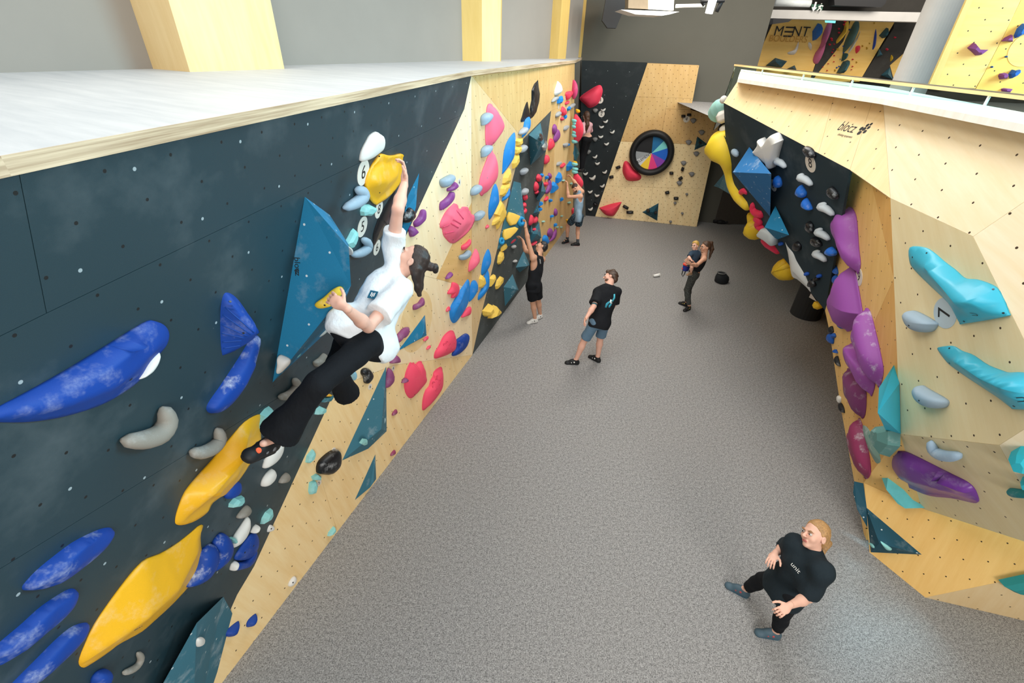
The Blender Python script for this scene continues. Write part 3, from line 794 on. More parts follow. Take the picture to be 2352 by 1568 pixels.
H('L3', D, BLUE, .11, '515 1205 523 1230 490 1300 400 1400 290 1500 200 1568 100 1640 40 1660 20 1630 80 1560 200 1440 330 1310 430 1230', 'lowest of three long blue sausage holds low on the dark wall', 'sausage_hold', spine='460 1260 .06 280 1430 .09 90 1600 .06', n=44, chalk=.6)
H('L3', D, BLUE, .06, '640 1490 665 1495 670 1530 640 1590 580 1620 570 1560 600 1510', 'small ribbed blue hold below the thin beige crescent', chalk=.5)
H('L4', D, BLUE, .05, '395 540 405 570 390 610 350 640 322 643 318 620 345 570', 'plain blue round hold tucked under the long yellow boat', chalk=0)
H('L3', D, BLUE, .09, '1290 740 1315 780 1300 860 1250 940 1190 985 1130 998 1170 930 1200 870 1230 790', 'chalk-covered blue shell hold touching the broad yellow boat', chalk=.9)
H('L3', D, BLUE, .09, '1350 675 1385 700 1395 760 1370 830 1310 890 1280 900 1300 800 1300 740', 'chalk-covered blue shell hold beside the white blade', chalk=.9)
H('L3', D, BLUE, .05, '1530 668 1555 690 1555 750 1520 810 1470 835 1420 830 1440 780 1490 710', 'upper of two stacked blue half-disc holds at the paint edge', chalk=.15, bolts='1522 745 1470 785')
H('L3', D, BLUE, .05, '1545 770 1540 820 1500 870 1450 890 1412 892 1425 850 1480 835', 'lower of two stacked blue half-disc holds at the paint edge', chalk=.15)
g_ = 'blue teardrop footholds low on the near plywood'
for s in ('268 1428 270 1460 240 1510 200 1532 185 1515 200 1480', '397 1380 398 1400 380 1450 350 1475 320 1470 320 1450 345 1420', '502 1335 500 1360 475 1405 450 1417 447 1395 465 1365'):
    H('L4', W, BLUE, .06, s, 'blue teardrop foothold low on the near plywood strip', 'teardrop_hold', group=g_, chalk=.08, prof='soft')
V2, V2P = volume('px', D, '513 1370 0 452 1430 .13 290 1720 0 440 1720 .10 540 1420 0', [(0, 1, 2), (0, 1, 3, 4), (1, 2, 3)], M_tealS, 'slate teal wedge volume at the foot of the dark wall')
H('L3', face_plane(V2P, 0, 1, 3), WHITE, .03, '1215 1292 1228 1310 1220 1340 1195 1352 1188 1330 1195 1300', 'white dot hold on the slate teal wedge', chalk=0)
V3, V3P = volume('L7', D, '432 90 0 405 340 .02 395 500 .05 330 700 .06 215 940 0 205 830 0 260 560 0 300 360 0', [(0, 7, 6, 5, 4, 3, 2, 1)], M_teal, 'tall teal spike volume rising behind the climber\'s raised arm')
H('L7', D, BLK, .09, '345 510 375 560 370 610 310 680 270 690 275 640 310 560', 'chalky black oval hold on the teal spike', chalk=.8, rough=.35)
H('L7', D, BLK, .05, '240 855 262 870 250 905 225 935 212 925 222 885', 'black chip hold at the foot of the teal spike', chalk=.5, rough=.35)
H('L5', D, BLK, .12, '1090 510 1060 600 1035 780 1020 840 980 890 930 950 905 985 892 950 895 890 920 810 960 720 1020 620 1060 560', 'long black leaf volume behind the climber\'s raised arm', 'leaf_volume', prof='ridge', spine='1060 560 .05 990 750 .12 915 940 .05', chalk=0, rough=.3, n=36, cat='climbing volume')
H('L6', D, (40, 110, 124), .04, '848 922 935 903 905 945 846 957', 'teal foothold glimpsed between the climber\'s legs', prof='facet', poly=True)
H('L6', D, YEL, .03, '872 884 912 893 905 906 862 906', 'yellow chip hold glimpsed between the climber\'s legs')
tag(D, pts_of('L5', '815 405')[0], .105, '6', 'round white tag reading 6 beside the top yellow hold')
tag(D, pts_of('L5', '940 700')[0], .085, '8', 'round white tag reading 8 under the top yellow hold')
tag(D, pts_of('L5', '808 838')[0], .095, '5', 'round white tag reading 5 below the mint faceted hold')
tag(D, pts_of('L5', '924 1005')[0], .08, '6', 'round white tag reading 6 under the black leaf volume')

# ------------------------------------------------------------------ near plywood face
H('L7', W, GREYB, .09, '830 110 862 120 865 155 830 210 780 255 740 265 715 240 707 185 740 155', 'blue-grey half-moon hold beside the 4 tag')
H('L7', W, GREYB, .08, '1050 1020 1055 1060 1020 1110 965 1140 935 1125 935 1085 985 1060 1020 1025', 'blue-grey half-moon hold on the amber triangle of plywood')
for fr, s, lb in (('L7', '865 195 905 230 900 260 850 300 795 312 782 300 790 275 835 245', 'purple bean hold beside the 4 tag'),
                  ('L7', '850 317 866 330 860 390 820 450 770 500 710 540 695 525 700 450 740 415 790 365 815 320', 'long purple bean hold above the large pink shell'),
                  ('L7', '500 528 520 545 515 640 470 700 410 743 385 715 385 680 420 640 450 590 470 540', 'purple bean hold at the edge of the dark paint'),
                  ('L7', '355 727 400 765 425 800 410 820 348 860 325 790 322 765', 'angular purple chip hold above the climber\'s head'),
                  ('L7', '825 1280 833 1310 800 1345 765 1365 770 1340 795 1300', 'small purple wedge foothold beside the climber\'s hair bun'),
                  ('L8', '485 122 500 160 490 210 440 240 390 270 375 265 380 215 430 190 460 150', 'purple bean foothold below the climber\'s hair'),
                  ('L8', '310 478 320 490 315 545 270 600 220 620 180 672 150 675 150 640 180 580 220 530 260 490', 'long purple bean foothold above the thin teal wedge'),
                  ('L8', '160 812 195 840 208 880 195 905 105 915 105 890 130 840', 'angular purple foothold below the round plywood plug'),
                  ('L8', '85 968 120 1010 135 1080 125 1140 80 1195 45 1210 35 1190 50 1090 65 1000', 'long purple leaf hold between the black hold and the pink shell'),
                  ('L8', '280 1088 297 1105 290 1130 240 1150 245 1125 262 1095', 'small purple foothold touching the large pink shell')):
    H(fr, W, PURP if fr == 'L7' else (140, 72, 118), .06, s, lb, name='bean_hold', chalk=.2)
for fr, s in (('L8', '160 1465 173 1490 165 1510 118 1540 120 1510 140 1480'), ('L4', '1335 105 1340 125 1315 143 1313 128'), ('L4', '1325 348 1330 368 1305 385 1305 370')):
    H(fr, W, PURPR, .03, s, 'tiny plum foothold low on the near plywood', group='tiny plum footholds low on the near plywood')
p1_ = H('L7', W, PINK, .14, '835 462 870 460 890 480 900 515 935 515 945 495 1000 495 1015 510 1025 545 1040 540 1045 575 1085 600 1095 640 1080 690 1050 750 990 820 920 880 850 928 800 925 745 870 715 820 705 755 682 745 680 700 700 640 750 550',
        'large pink shell hold with finger grooves and a notched rim', 'shell_hold', prof='flange', n=60, chalk=.05, bolts='840 892', spine='830 590 .11 900 770 .13')
for a, b in (((880, 540), (960, 640)), ((840, 645), (930, 700)), ((815, 690), (900, 745)), ((720, 740), (790, 712)), ((740, 815), (850, 790))):
    q = []
    for tt in np.linspace(0, 1, 6):
        (X, Y), = pts_of('L7', (a[0] + (b[0] - a[0]) * tt, a[1] + (b[1] - a[1]) * tt))
        rr = ray(X, Y); hit, loc, nor, _ = p1_.ray_cast(Vector(EYE - np.array(p1_['_w'])), Vector(rr / np.linalg.norm(rr)))
        if hit: q.append(np.array(loc) + np.array(p1_['_w']))
    if len(q) > 2:
        V, F = tube_geo(q, [.012] * len(q), 7); mk('groove_lip', V, F, holdmat((226, 84, 120), .0), parent=p1_, smooth=True)
H('L8', W, PINKR, .10, '360 910 370 925 400 912 415 935 455 900 490 900 500 940 525 990 530 1060 543 1120 520 1170 460 1240 400 1310 360 1330 330 1310 300 1250 288 1160 300 1060 325 980', 'pink shell hold with a scalloped top low on the plywood', 'shell_hold', prof='flange', n=56, chalk=.05, bolts='380 1285')
def dented(fr, s, lb, dn):
    o = H(fr, W, PINKR, .10, s, lb, 'shell_hold', prof='flange', n=46, chalk=.05)
    for x, y in dn:
        (X, Y), = pts_of(fr, (x, y)); rr = ray(X, Y)
        hit, loc, nor, _ = o.ray_cast(Vector(EYE - np.array(o['_w'])), Vector(rr / np.linalg.norm(rr)))
        if hit:
            c = np.array(loc) + np.array(o['_w']); nn = np.array(nor); x1, y1 = frame_of(nn)
            q = [c + x1 * .022 * math.cos(k) + y1 * .022 * math.sin(k) for k in np.linspace(.3, 3.4, 6)]
            V, F = tube_geo(q, [.004, .007, .009, .009, .007, .004], 6); mk('dimple', V, F, holdmat((216, 64, 96), 0), parent=o, smooth=True)
dented('L8', '700 972 730 975 738 1040 735 1150 700 1250 620 1370 550 1450 515 1475 503 1450 510 1340 540 1240 580 1190 600 1120 625 1080 640 1020', 'slim pink dimpled hold closest to the carpet', [(655, 1075), (645, 1115), (690, 1110), (610, 1150), (680, 1160), (610, 1195), (640, 1230), (650, 1280)])
dented('L8', '845 525 875 545 895 620 895 680 880 750 820 800 720 840 660 855 645 835 655 780 690 720 720 660 750 600 800 545', 'pink dimpled shell hold leaning on the blue oval hold', [(860, 600), (770, 665), (860, 660), (740, 690), (800, 690), (770, 745), (840, 735)])
for fr, s, lb in (('L7', '1055 885 1052 935 1010 985 970 1018 955 1000 960 965 1010 930', 'coral pocket hold above the blue-grey half-moon'),
                  ('L8', '845 -60 905 -40 920 20 900 90 860 130 830 120 850 60 800 85 790 60 830 0', 'coral claw hold beside the large blue teardrop'),
                  ('L8', '1055 230 1060 280 1040 330 990 350 952 362 975 310 1010 260', 'coral wedge hold right of the large blue teardrop')):
    H(fr, W, PINKR, .06, s, lb, chalk=.05)
for s in ('800 230 805 270 770 293 762 275 780 240', '545 585 540 615 500 647 490 635 505 605', '570 695 568 720 535 748 527 735 545 708'):
    H('L8', W, PINKR, .03, s, 'tiny coral chip foothold on the near plywood', group='tiny coral chips on the near plywood')
H('L8', W, BLUEB, .14, '1022 -98 1035 0 1030 120 1000 230 940 320 890 390 850 428 820 410 800 360 795 280 815 210 850 150 900 60 950 -10 990 -70', 'large blue teardrop hold with a chalked pocket', 'teardrop_hold', prof='dome', n=40, chalk=.15, spine='1000 20 .05 930 180 .12 860 330 .07')
H('L8', W, BLUE, .08, '1015 555 1043 580 1035 640 1000 720 920 800 860 827 845 815 855 780 890 720 895 640 940 600 980 570', 'blue oval hold behind the pink dimpled shell', chalk=.35)
H('L6', W, BLK, .07, '1190 682 1220 690 1245 730 1240 765 1215 800 1200 808 1185 795 1180 755 1163 730 1165 700', 'small black chalky hold beside the climber\'s knee', chalk=.7, rough=.35)
H('L4', W, BLK, .10, '990 348 1005 370 1003 430 980 470 940 500 885 495 873 480 880 430 915 390 955 360', 'large black chalky rock-shaped hold on the near plywood', chalk=.7, rough=.35)
V4, V4P = volume('px', W, '887 841 0 786 1057 0 876 985 .13 846 1030 0 888 990 0', [(0, 1, 2), (1, 3, 2), (0, 2, 4), (2, 3, 4)], M_tealS, 'tall slate teal wedge volume beside the black rock-shaped hold')
H('L6', face_plane(V4P, 1, 3, 2), MINT, .04, '1165 1250 1200 1255 1200 1285 1170 1300 1140 1285', 'mint foothold under the tip of the tall slate wedge', prof='facet', poly=True)
H('L6', W, (190, 216, 218), .05, '1318 1055 1340 1080 1330 1130 1310 1165 1305 1070', 'chalky pale hold on the edge of the tall slate wedge', chalk=.6)
volume('px', W, '862 1043 0 858 1108 .05 850 1119 .03 815 1148 0 864 1100 0', [(0, 3, 2, 1), (0, 1, 4), (1, 2, 4)], M_tealS, 'thin slate teal wedge volume next to the carpet edge')
volume('px', W, '976 722 0 974 760 .05 968 775 .05 913.5 806 0 980 770 0', [(0, 3, 2, 1), (0, 1, 4), (2, 3, 4, 1)], M_teal, 'thin teal wedge volume on the round plywood plug')
for s, lb in (('838 345 850 365 835 410 812 430 798 425 805 385', 'mint foothold left of the black rock-shaped hold'),
              ('860 493 883 505 880 530 840 530 832 510', 'mint foothold above the 5 tag on plywood'),
              ('850 530 862 560 850 610 822 618 815 600 820 545', 'mint wedge foothold left of the 5 tag on plywood'),
              ('965 808 972 825 945 860 928 868 935 845', 'mint foothold close to the carpet edge')):
    H('L4', W, MINT, .05, s, lb, prof='facet', poly=True, chalk=.25)
H('L6', W, (130, 180, 200), .05, '1065 710 1095 700 1108 730 1105 765 1090 778', 'pale blue foothold behind the climber\'s knee')
H('L4', W, WHITE, .04, '575 793 602 810 595 832 560 842 552 825 560 800', 'white button foothold at the top of the plywood strip', bolts='583 820')
H('L4', W, WHITE, .04, '730 1107 735 1130 710 1165 692 1168 693 1150 712 1118', 'white button foothold beside the carpet edge', bolts='713 1143')
for fr, p, dg, lb in (('L7', '912 205', '4', 'pale tag reading 4 beside the purple bean'), ('L6', '1218 828', '6', 'tag reading 6 under the small black hold'), ('L4', '955 352', '6', 'tag reading 6 above the black rock-shaped hold'),
                      ('L4', '868 545', '5', 'tag reading 5 between mint footholds'), ('L8', '108 845', '4', 'tag reading 4 beside the angular purple foothold'), ('L8', '118 972', '4', 'tag reading 4 above the long purple leaf'), ('L8', '302 985', '5', 'tag reading 5 beside the scalloped pink shell')):
    tag(W, pts_of(fr, p)[0], .055 if fr == 'L7' else .036, dg, lb)
# ------------------------------------------------------------------ far stretch of the left wall
H('B1', B, PINK, .14, '430 470 460 480 480 520 520 580 565 690 570 750 540 830 480 920 425 990 400 980 385 900 385 750 395 600 405 510', 'upper of two large pink leaf holds beside the blue-grey footholds', 'leaf_hold', prof='flange', n=40, chalk=.0, bolts='435 932')
H('B1', B, PINK, .14, '450 1020 475 1080 490 1200 485 1320 450 1420 390 1500 340 1565 315 1530 305 1450 330 1320 380 1180 420 1080', 'lower of two large pink leaf holds beside the blue-grey footholds', 'leaf_hold', prof='flange', n=40, chalk=.0, bolts='362 1350')
H('B2', B, PINK, .10, '250 738 272 800 275 870 240 940 190 1000 165 1018 170 930 200 840', 'rough pink leaf hold at the crease of the left wall', 'leaf_hold', prof='soft', chalk=.15)
H('B2', B, PINKR, .04, '375 450 378 475 355 497 352 475', 'tiny coral chip hold right of the blue-grey half-moon')
gB = 'blue-grey half-moon holds climbing the far plywood'
for fr, s in (('B1', '420 565 428 600 390 670 325 725 315 700 315 620 360 575'), ('B1', '415 955 420 990 380 1060 325 1108 315 1080 318 1010 360 965'), ('B1', '285 1435 290 1475 245 1540 195 1565 192 1500 230 1450'), ('B2', '320 280 328 310 290 370 240 408 232 380 235 330 275 295')):
    H(fr, B, GREYB, .10, s, 'blue-grey half-moon hold in the column beside the pink leaves', 'half_moon_hold', group=gB, chalk=.25)
for fr, s in (('B1', '840 740 845 770 810 820 765 835 765 800 800 755'), ('B1', '830 955 838 985 800 1040 770 1050 770 1000 795 965'), ('B1', '840 1230 845 1260 810 1305 785 1318 778 1275 800 1245'), ('B1', '845 1475 850 1510 820 1555 795 1560 790 1520 815 1485')):
    H(fr, B, (168, 176, 184), .10, s, 'grey half-moon hold on the far dark stripe', 'half_moon_hold', group='grey half-moons on the far dark stripe', chalk=.25)
for s in ('1210 370 1215 400 1150 445 1155 410 1180 380', '1415 455 1418 475 1375 520 1360 520 1365 485 1390 460', '1245 553 1248 585 1200 625 1193 600 1210 565', '1340 720 1340 745 1300 785 1287 775 1300 730', '1330 930 1330 950 1300 985 1285 980 1285 945', '1250 1155 1252 1175 1215 1208 1203 1200 1215 1165'):
    H('B1', B, (156, 160, 162), .07, s, 'grey half-moon hold on the plywood of the far left end', 'half_moon_hold', group='grey half-moons on the far left plywood', chalk=.2)
gY = 'yellow shard holds in a chain beside the far dark stripe'
for fr, s in (('B1', '785 870 790 930 760 970 725 965 720 930 715 910 740 880'), ('B1', '775 975 770 1030 735 1070 705 1060 705 1010 720 975'), ('B1', '745 1070 750 1150 710 1230 680 1245 675 1180 690 1120 705 1080'), ('B1', '640 1235 650 1300 640 1400 590 1430 560 1420 570 1350 600 1280'), ('B1', '640 1410 610 1500 560 1580 530 1560 540 1480 560 1435')):
    H(fr, B, YELB, .07, s, 'yellow shard hold in the chain beside the dark stripe', 'shard_hold', group=gY, prof='facet', poly=True, chalk=.1)
for s, lb in (('540 160 565 190 600 290 590 350 540 440 490 510 485 460 435 460 440 420 480 340 460 320 500 240', 'largest yellow shard hold at the foot of the yellow chain'),
              ('585 665 600 700 580 750 540 775 540 710 560 680', 'yellow shard hold just below the large slate volume'),
              ('555 770 563 830 540 890 510 930 497 910 505 830 530 770', 'yellow leaf hold on the dark stripe above the blue holds'),
              ('455 1045 465 1080 430 1150 400 1200 405 1100 430 1060', 'yellow shard hold right of the blue stacked holds'),
              ('530 1068 560 1080 555 1130 500 1200 480 1228 472 1190 490 1120', 'yellow bone-shaped hold left of the pyramid on the dark stripe'),
              ('300 1050 330 1080 345 1160 300 1215 280 1200 282 1100', 'yellow faceted hold half hidden by the blue stacked holds')):
    H('B2', B, YELB, .07, s, lb, 'shard_hold', prof='facet', poly=True, chalk=.1)
for s in ('410 1400 430 1490 365 1558 345 1540 338 1490', '465 1415 530 1490 450 1560 400 1580 430 1510'):
    H('B2', B, YELB, .14, s, 'yellow block hold of the pair low on the dark stripe', 'block_hold', group='pair of yellow blocks low on the dark stripe', prof='facet', poly=True, chalk=.0)
for fr, s, lb in (('B1', '710 805 710 900 700 1080 660 1180 570 1305 565 1260 580 1060 625 910', 'long blue leaf hold with a chalked edge above the yellow chain'),
                  ('B2', '480 -40 500 0 512 180 480 270 410 395 398 260 420 130 450 10', 'long blue leaf hold left of the largest yellow shard'),
                  ('B1', '890 620 880 740 820 850 798 860 815 740 840 640', 'blue strip hold hanging under the black flame volume'),
                  ('B2', '632 -10 635 80 570 170 560 140 600 60', 'blue sliver hold between the yellow chain and slate volume'),
                  ('B2', '395 742 418 820 410 900 370 1000 330 1060 310 1040 320 930 350 820', 'upper blue leaf hold stacked over another at the stripe edge'),
                  ('B2', '385 990 400 1060 390 1200 330 1310 275 1360 275 1300 320 1200 340 1080', 'lower blue leaf hold stacked under another at the stripe edge'),
                  ('B2', '230 1118 258 1150 245 1250 190 1350 165 1375 170 1260 190 1150', 'blue oval hold right of the large blue teardrop')):
    H(fr, B, BLUEB, .08, s, lb, 'leaf_hold', prof='soft', chalk=.2, n=30)
gb = 'small blue angular holds on the far left plywood'
for fr, s in (('B1', '1265 365 1275 410 1250 460 1212 460 1215 390'), ('B1', '1355 490 1355 520 1335 548 1330 520'), ('B1', '1310 590 1308 625 1290 650 1290 610'), ('B1', '1090 1325 1085 1360 1068 1370 1068 1335'), ('B2', '1135 140 1135 170 1115 180 1112 150'), ('B2', '1270 120 1265 155 1247 170 1248 135'),
              ('B2', '1020 170 1015 215 998 225 1003 180'), ('B2', '1010 240 1008 275 990 290 992 255'), ('B2', '1155 330 1150 355 1128 365 1130 340'), ('B2', '1195 430 1190 460 1172 475 1172 445'), ('B1', '1345 935 1342 960 1325 970 1325 945'), ('B1', '1025 1295 1028 1325 1012 1345 1005 1318')):
    H(fr, B, BLUEB, .07, s, 'small blue angular hold on the far left plywood', group=gb, prof='facet', poly=True, chalk=0)
for s, lb in (('1370 1150 1395 1190 1390 1240 1330 1270 1330 1210', 'blue winged hold at the outer edge of the far left plywood'), ('1240 1280 1252 1360 1235 1400 1200 1420 1200 1350', 'upper of two blue kite holds on the far left plywood'), ('1170 1395 1212 1450 1205 1490 1140 1540 1145 1440', 'lower of two blue kite holds on the far left plywood')):
    H('B1', B, BLUEB, .11, s, lb, 'kite_hold', prof='facet', poly=True, chalk=0)
H('B2', B, BLUEB, .10, '1075 575 1085 620 1100 650 1085 685 1055 680 1040 640 1050 590', 'blue rounded hold at the foot of the plywood beside the purple leaves', chalk=0)
gr = 'small red holds on the far left wall'
for fr, s in (('B1', '1345 425 1335 460 1308 472 1310 445'), ('B1', '1280 630 1275 660 1255 662 1248 640 1262 622'), ('B1', '1295 1170 1295 1200 1255 1235 1245 1215 1265 1185'), ('B1', '965 1495 975 1520 955 1548 942 1530'), ('B1', '1085 1400 1090 1430 1065 1455 1050 1440 1055 1410'), ('B2', '1090 105 1085 150 1060 170 1055 145')):
    H(fr, B, RED, .06, s, 'small red chip hold on the far left wall', group=gr, chalk=.1)
gr2 = 'red leaf holds in a column on the dark stripe'
for fr, s in (('B1', '985 1305 1010 1340 1000 1390 975 1395 962 1350'), ('B1', '955 1395 975 1450 965 1500 940 1510 935 1450'), ('B2', '830 80 840 130 820 160 805 140 808 100'), ('B2', '815 180 822 230 805 245 792 220'), ('B2', '825 250 830 290 800 325 795 290'), ('B2', '900 330 920 375 905 430 880 460 872 430 885 360'), ('B2', '955 350 968 390 940 430 918 428 925 385')):
    H(fr, B, RED, .07, s, 'red leaf hold in the column on the dark stripe', 'leaf_hold', group=gr2, chalk=.1)
for fr, s, lb in (('B1', '1385 310 1390 340 1350 400 1325 415 1313 380 1315 330 1345 312', 'red rounded hold near the top outer edge of the plywood'), ('B1', '1280 495 1312 550 1310 590 1275 605 1257 570 1262 520', 'red pear hold below the small blue angular hold'),
                  ('B1', '1145 880 1165 930 1165 975 1120 1020 1105 1000 1118 900', 'red bean hold right of the chalked pyramid'), ('B1', '1090 1075 1107 1110 1100 1160 1065 1190 1057 1165 1068 1095', 'red oval hold at the right edge of the dark stripe'),
                  ('B2', '975 495 980 545 960 555 920 520 930 492', 'red curved hold on the slate volume behind the black-vest man'), ('B2', '955 645 950 670 900 705 880 690', 'red hold beside the face of the man in the black vest'),
                  ('B2', '705 570 700 630 660 675 640 670 645 610 680 575', 'red pocket hold under the large slate volume')):
    H(fr, B, RED, .07, s, lb, chalk=.2)
for fr, s, lb in (('B1', '1180 705 1195 750 1190 800 1165 830 1155 790 1158 740', 'left of two purple leaf holds at the oval plug'), ('B1', '1220 770 1238 820 1225 880 1180 930 1165 900 1185 810', 'right of two purple leaf holds at the oval plug'),
                  ('B1', '1115 1290 1130 1330 1115 1370 1100 1330', 'small purple hold above the long purple curl'), ('B1', '1120 1370 1133 1420 1125 1490 1095 1540 1070 1530 1095 1450 1105 1390', 'long purple curl hold beside the chalky pyramid'),
                  ('B2', '1190 255 1200 300 1190 345 1172 330 1175 280', 'slim purple hold low on the far left plywood'), ('B2', '1130 490 1150 530 1145 580 1110 600 1093 560 1105 510', 'purple leaf hold at the floor, its flat side up'),
                  ('B2', '1190 500 1198 550 1170 620 1120 655 1115 640 1150 580', 'purple leaf hold at the floor beside the grey-vest man\'s shoe')):
    H(fr, B, PURP, .07, s, lb, 'leaf_hold', chalk=.1)
H('B1', B, (232, 230, 224), .12, '1235 190 1255 260 1255 320 1220 365 1195 360 1195 310 1220 230', 'white pointed drop hold near the top of the far left plywood', 'drop_hold', chalk=0, prof='soft')
H('B2', B, WHITE, .05, '770 75 765 130 750 160 742 120', 'white sliver hold at the edge of the large slate volume')
for s in ('690 690 705 700 695 730 670 735 665 710', '710 868 717 890 690 905 680 890'):
    H('B2', B, (186, 186, 184), .06, s, 'small pale grey foothold low on the dark stripe', group='small pale footholds low on the dark stripe')
gm = 'tiny mint footholds on the far left plywood'
for fr, s in (('B1', '1290 1370 1295 1385 1275 1395 1265 1385'), ('B1', '1380 1405 1385 1425 1370 1435 1360 1420'), ('B2', '1360 170 1365 190 1345 200 1330 185'), ('B2', '1268 335 1266 350 1250 355 1250 342'), ('B2', '1215 468 1215 484 1200 490 1198 476'), ('B2', '1262 468 1262 484 1248 490 1246 476'), ('B2', '1050 400 1048 418 1028 424 1026 408')):
    H(fr, B, (150, 200, 190), .05, s, 'tiny mint foothold on the far left plywood', group=gm)
# black flame volume of two curved blades
fl = empty('flame_volume', B.at(1215, 260), 'glossy black flame-shaped volume of two curved blades', 'climbing volume')
H('B1', B, BLK, .3, '840 435 855 500 880 590 920 600 880 640 765 680 780 600 805 510', parent=fl, name='short_blade', prof='ridge', spine='840 470 .06 860 600 .26', chalk=0, rough=.42)
H('B1', B, BLK, .3, '970 175 978 260 992 345 985 430 950 560 915 612 880 590 868 520 890 420 892 300 922 225', parent=fl, name='long_blade', prof='ridge', spine='958 230 .06 935 400 .18 918 540 .26', chalk=.15, rough=.42, poly=True)
# slate pyramids
v, P = volume('B1', B, '1000 690 0 860 835 0 880 1200 0 1068 1030 0 1010 930 .32', [(0, 1, 4), (1, 2, 4), (2, 3, 4), (3, 0, 4)], M_tealS, 'chalked slate pyramid volume at the top of the dark stripe')
H('B1', face_plane(P, 2, 3, 4), WHITE, .05, '1075 905 1090 950 1070 1010 1045 1030 1025 985 1060 940', 'white angular hold on the right tip of the chalked pyramid', prof='facet', poly=True)
H('B1', face_plane(P, 3, 0, 4), BLK, .04, '1000 815 1020 840 1030 890 1015 905 1000 870', 'black hook hold on the chalked pyramid', rough=.35, chalk=.4)
v, P = volume('px', B, '1180 416 0 1142 573 0 1206 507 .26 1196 420 0 1186 560 0', [(0, 1, 2), (0, 2, 3), (1, 4, 2), (2, 4, 3)], M_tealS, 'large slate wedge volume with yellow plates on the dark stripe')
FPv = face_plane(P, 0, 1, 2)
for s in ('620 297 670 310 752 345 745 370 700 445 640 460 600 400 595 350', '690 475 730 495 700 540 630 610 575 635 555 615 550 560 560 510 620 490'):
    H('B2', FPv, YELB, .06, s, 'yellow plate hold on the large slate wedge', 'plate_hold', group='yellow plates on the large slate wedge', prof='flat', poly=True, chalk=.1)
for c_, r_ in ((('757 410'), .10), (('525 645'), .07)):
    (x, y), = pts_of('B2', c_); q = FPv.uv(FPv.at(x, y))
    ring = [FPv.p(q + .6 * r_ * np.array([math.cos(k * math.pi / 8), math.sin(k * math.pi / 8)]), .02) for k in range(17)]
    V, F = tube_geo(ring, [.4 * r_] * 17, 8); mk('ring_hold', V, F, holdmat((30, 150, 210), .1), smooth=True, label='blue ring hold on the large slate wedge', cat='climbing hold', group='blue rings on the large slate wedge')
for s, lb in (('1025 -80 0 1068 55 0 985 165 0 945 135 0 1008 50 .18', 'chalky slate pyramid left of the purple curl'), ('962 208 0 992 310 0 930 347 0 914 312 0 975 292 .12', 'small slate pyramid at the right edge of the dark stripe'),
              ('885 452 0 918 545 0 857 602 0 849 545 0 890 540 .12', 'small slate pyramid behind the black-vest man\'s wrist'), ('985 415 0 1012 605 0 868 685 0 880 560 0 960 560 .16', 'large slate pyramid behind the black-vest man\'s head'),
              ('800 758 0 870 930 0 750 1022 0 705 962 0 838 945 .2', 'slate pyramid beside the black-vest man\'s chest'), ('665 1042 0 738 1232 0 575 1425 0 557 1195 0 715 1225 .22', 'slate pyramid standing on the carpet below the dark stripe')):
    volume('B2', B, s, [(0, 1, 4), (1, 2, 4), (2, 3, 4), (3, 0, 4)], M_tealS, lb)
for fr, p, dg, lb in (('B1', '1220 490', '3', 'tag reading 3 below the topmost blue angular hold'), ('B1', '1300 385', '4', 'tag reading 4 beside the topmost red rounded hold')):
    tag(B, pts_of(fr, p)[0], .06, dg, lb)

# holds on the narrow return wall at the far corner
RW = Plane(B.at(1320, 142), n=(0.6, -0.8, 0))
H('px', RW, (206, 70, 120), .12, '1319 184 1324 190 1326 205 1324 220 1319 228 1316 206', 'magenta disc hold behind the outer edge of the plywood')
for y0, y1, lb in ((264, 330, 'upper red fin volume beside the climbing woman'), (398, 440, 'lower red fin volume under the climbing woman\'s foot')):
    H('px', RW, RED, .25, [1327, y0, 1336, y0 + 8, 1338, (y0 + y1) / 2, 1334, y1 - 6, 1327, y1, 1322, (y0 + y1) / 2], lb, 'fin_hold', prof='soft', chalk=.1)
gs = 'mint stacked holds on the corner beside the climbing woman'
for x, y in ((1321, 277), (1323, 284), (1321, 291), (1322, 304), (1321, 311), (1321, 325), (1321, 377), (1322, 388), (1321, 395)):
    H('px', RW, (130, 204, 204), .10, [x - 5, y - 3, x + 4, y - 3, x + 6, y, x + 3, y + 4, x - 4, y + 4], 'mint pebble hold stacked in the corner beside the climbing woman', group=gs, chalk=.1)
gy2 = 'yellow chips in the corner beside the climbing woman'
for x, y in ((1328, 255), (1328, 279), (1327, 290), (1322, 374), (1305, 508)):
    H('px', RW, YEL, .06, [x - 4, y - 4, x + 3, y - 3, x + 4, y + 3, x - 2, y + 4], 'yellow chip hold in the corner beside the climbing woman', group=gy2, chalk=0)
volume('px', RW, '1321 332 0 1331 352 .2 1322 372 0 1316 352 0', [(0, 1, 2), (0, 2, 3)], M_tealS, 'slate wedge volume in the corner below the mint pebbles')
H('px', RW, RED, .06, '1314 482 1320 478 1322 492 1316 500', 'red chip hold low in the corner behind the grey vest')

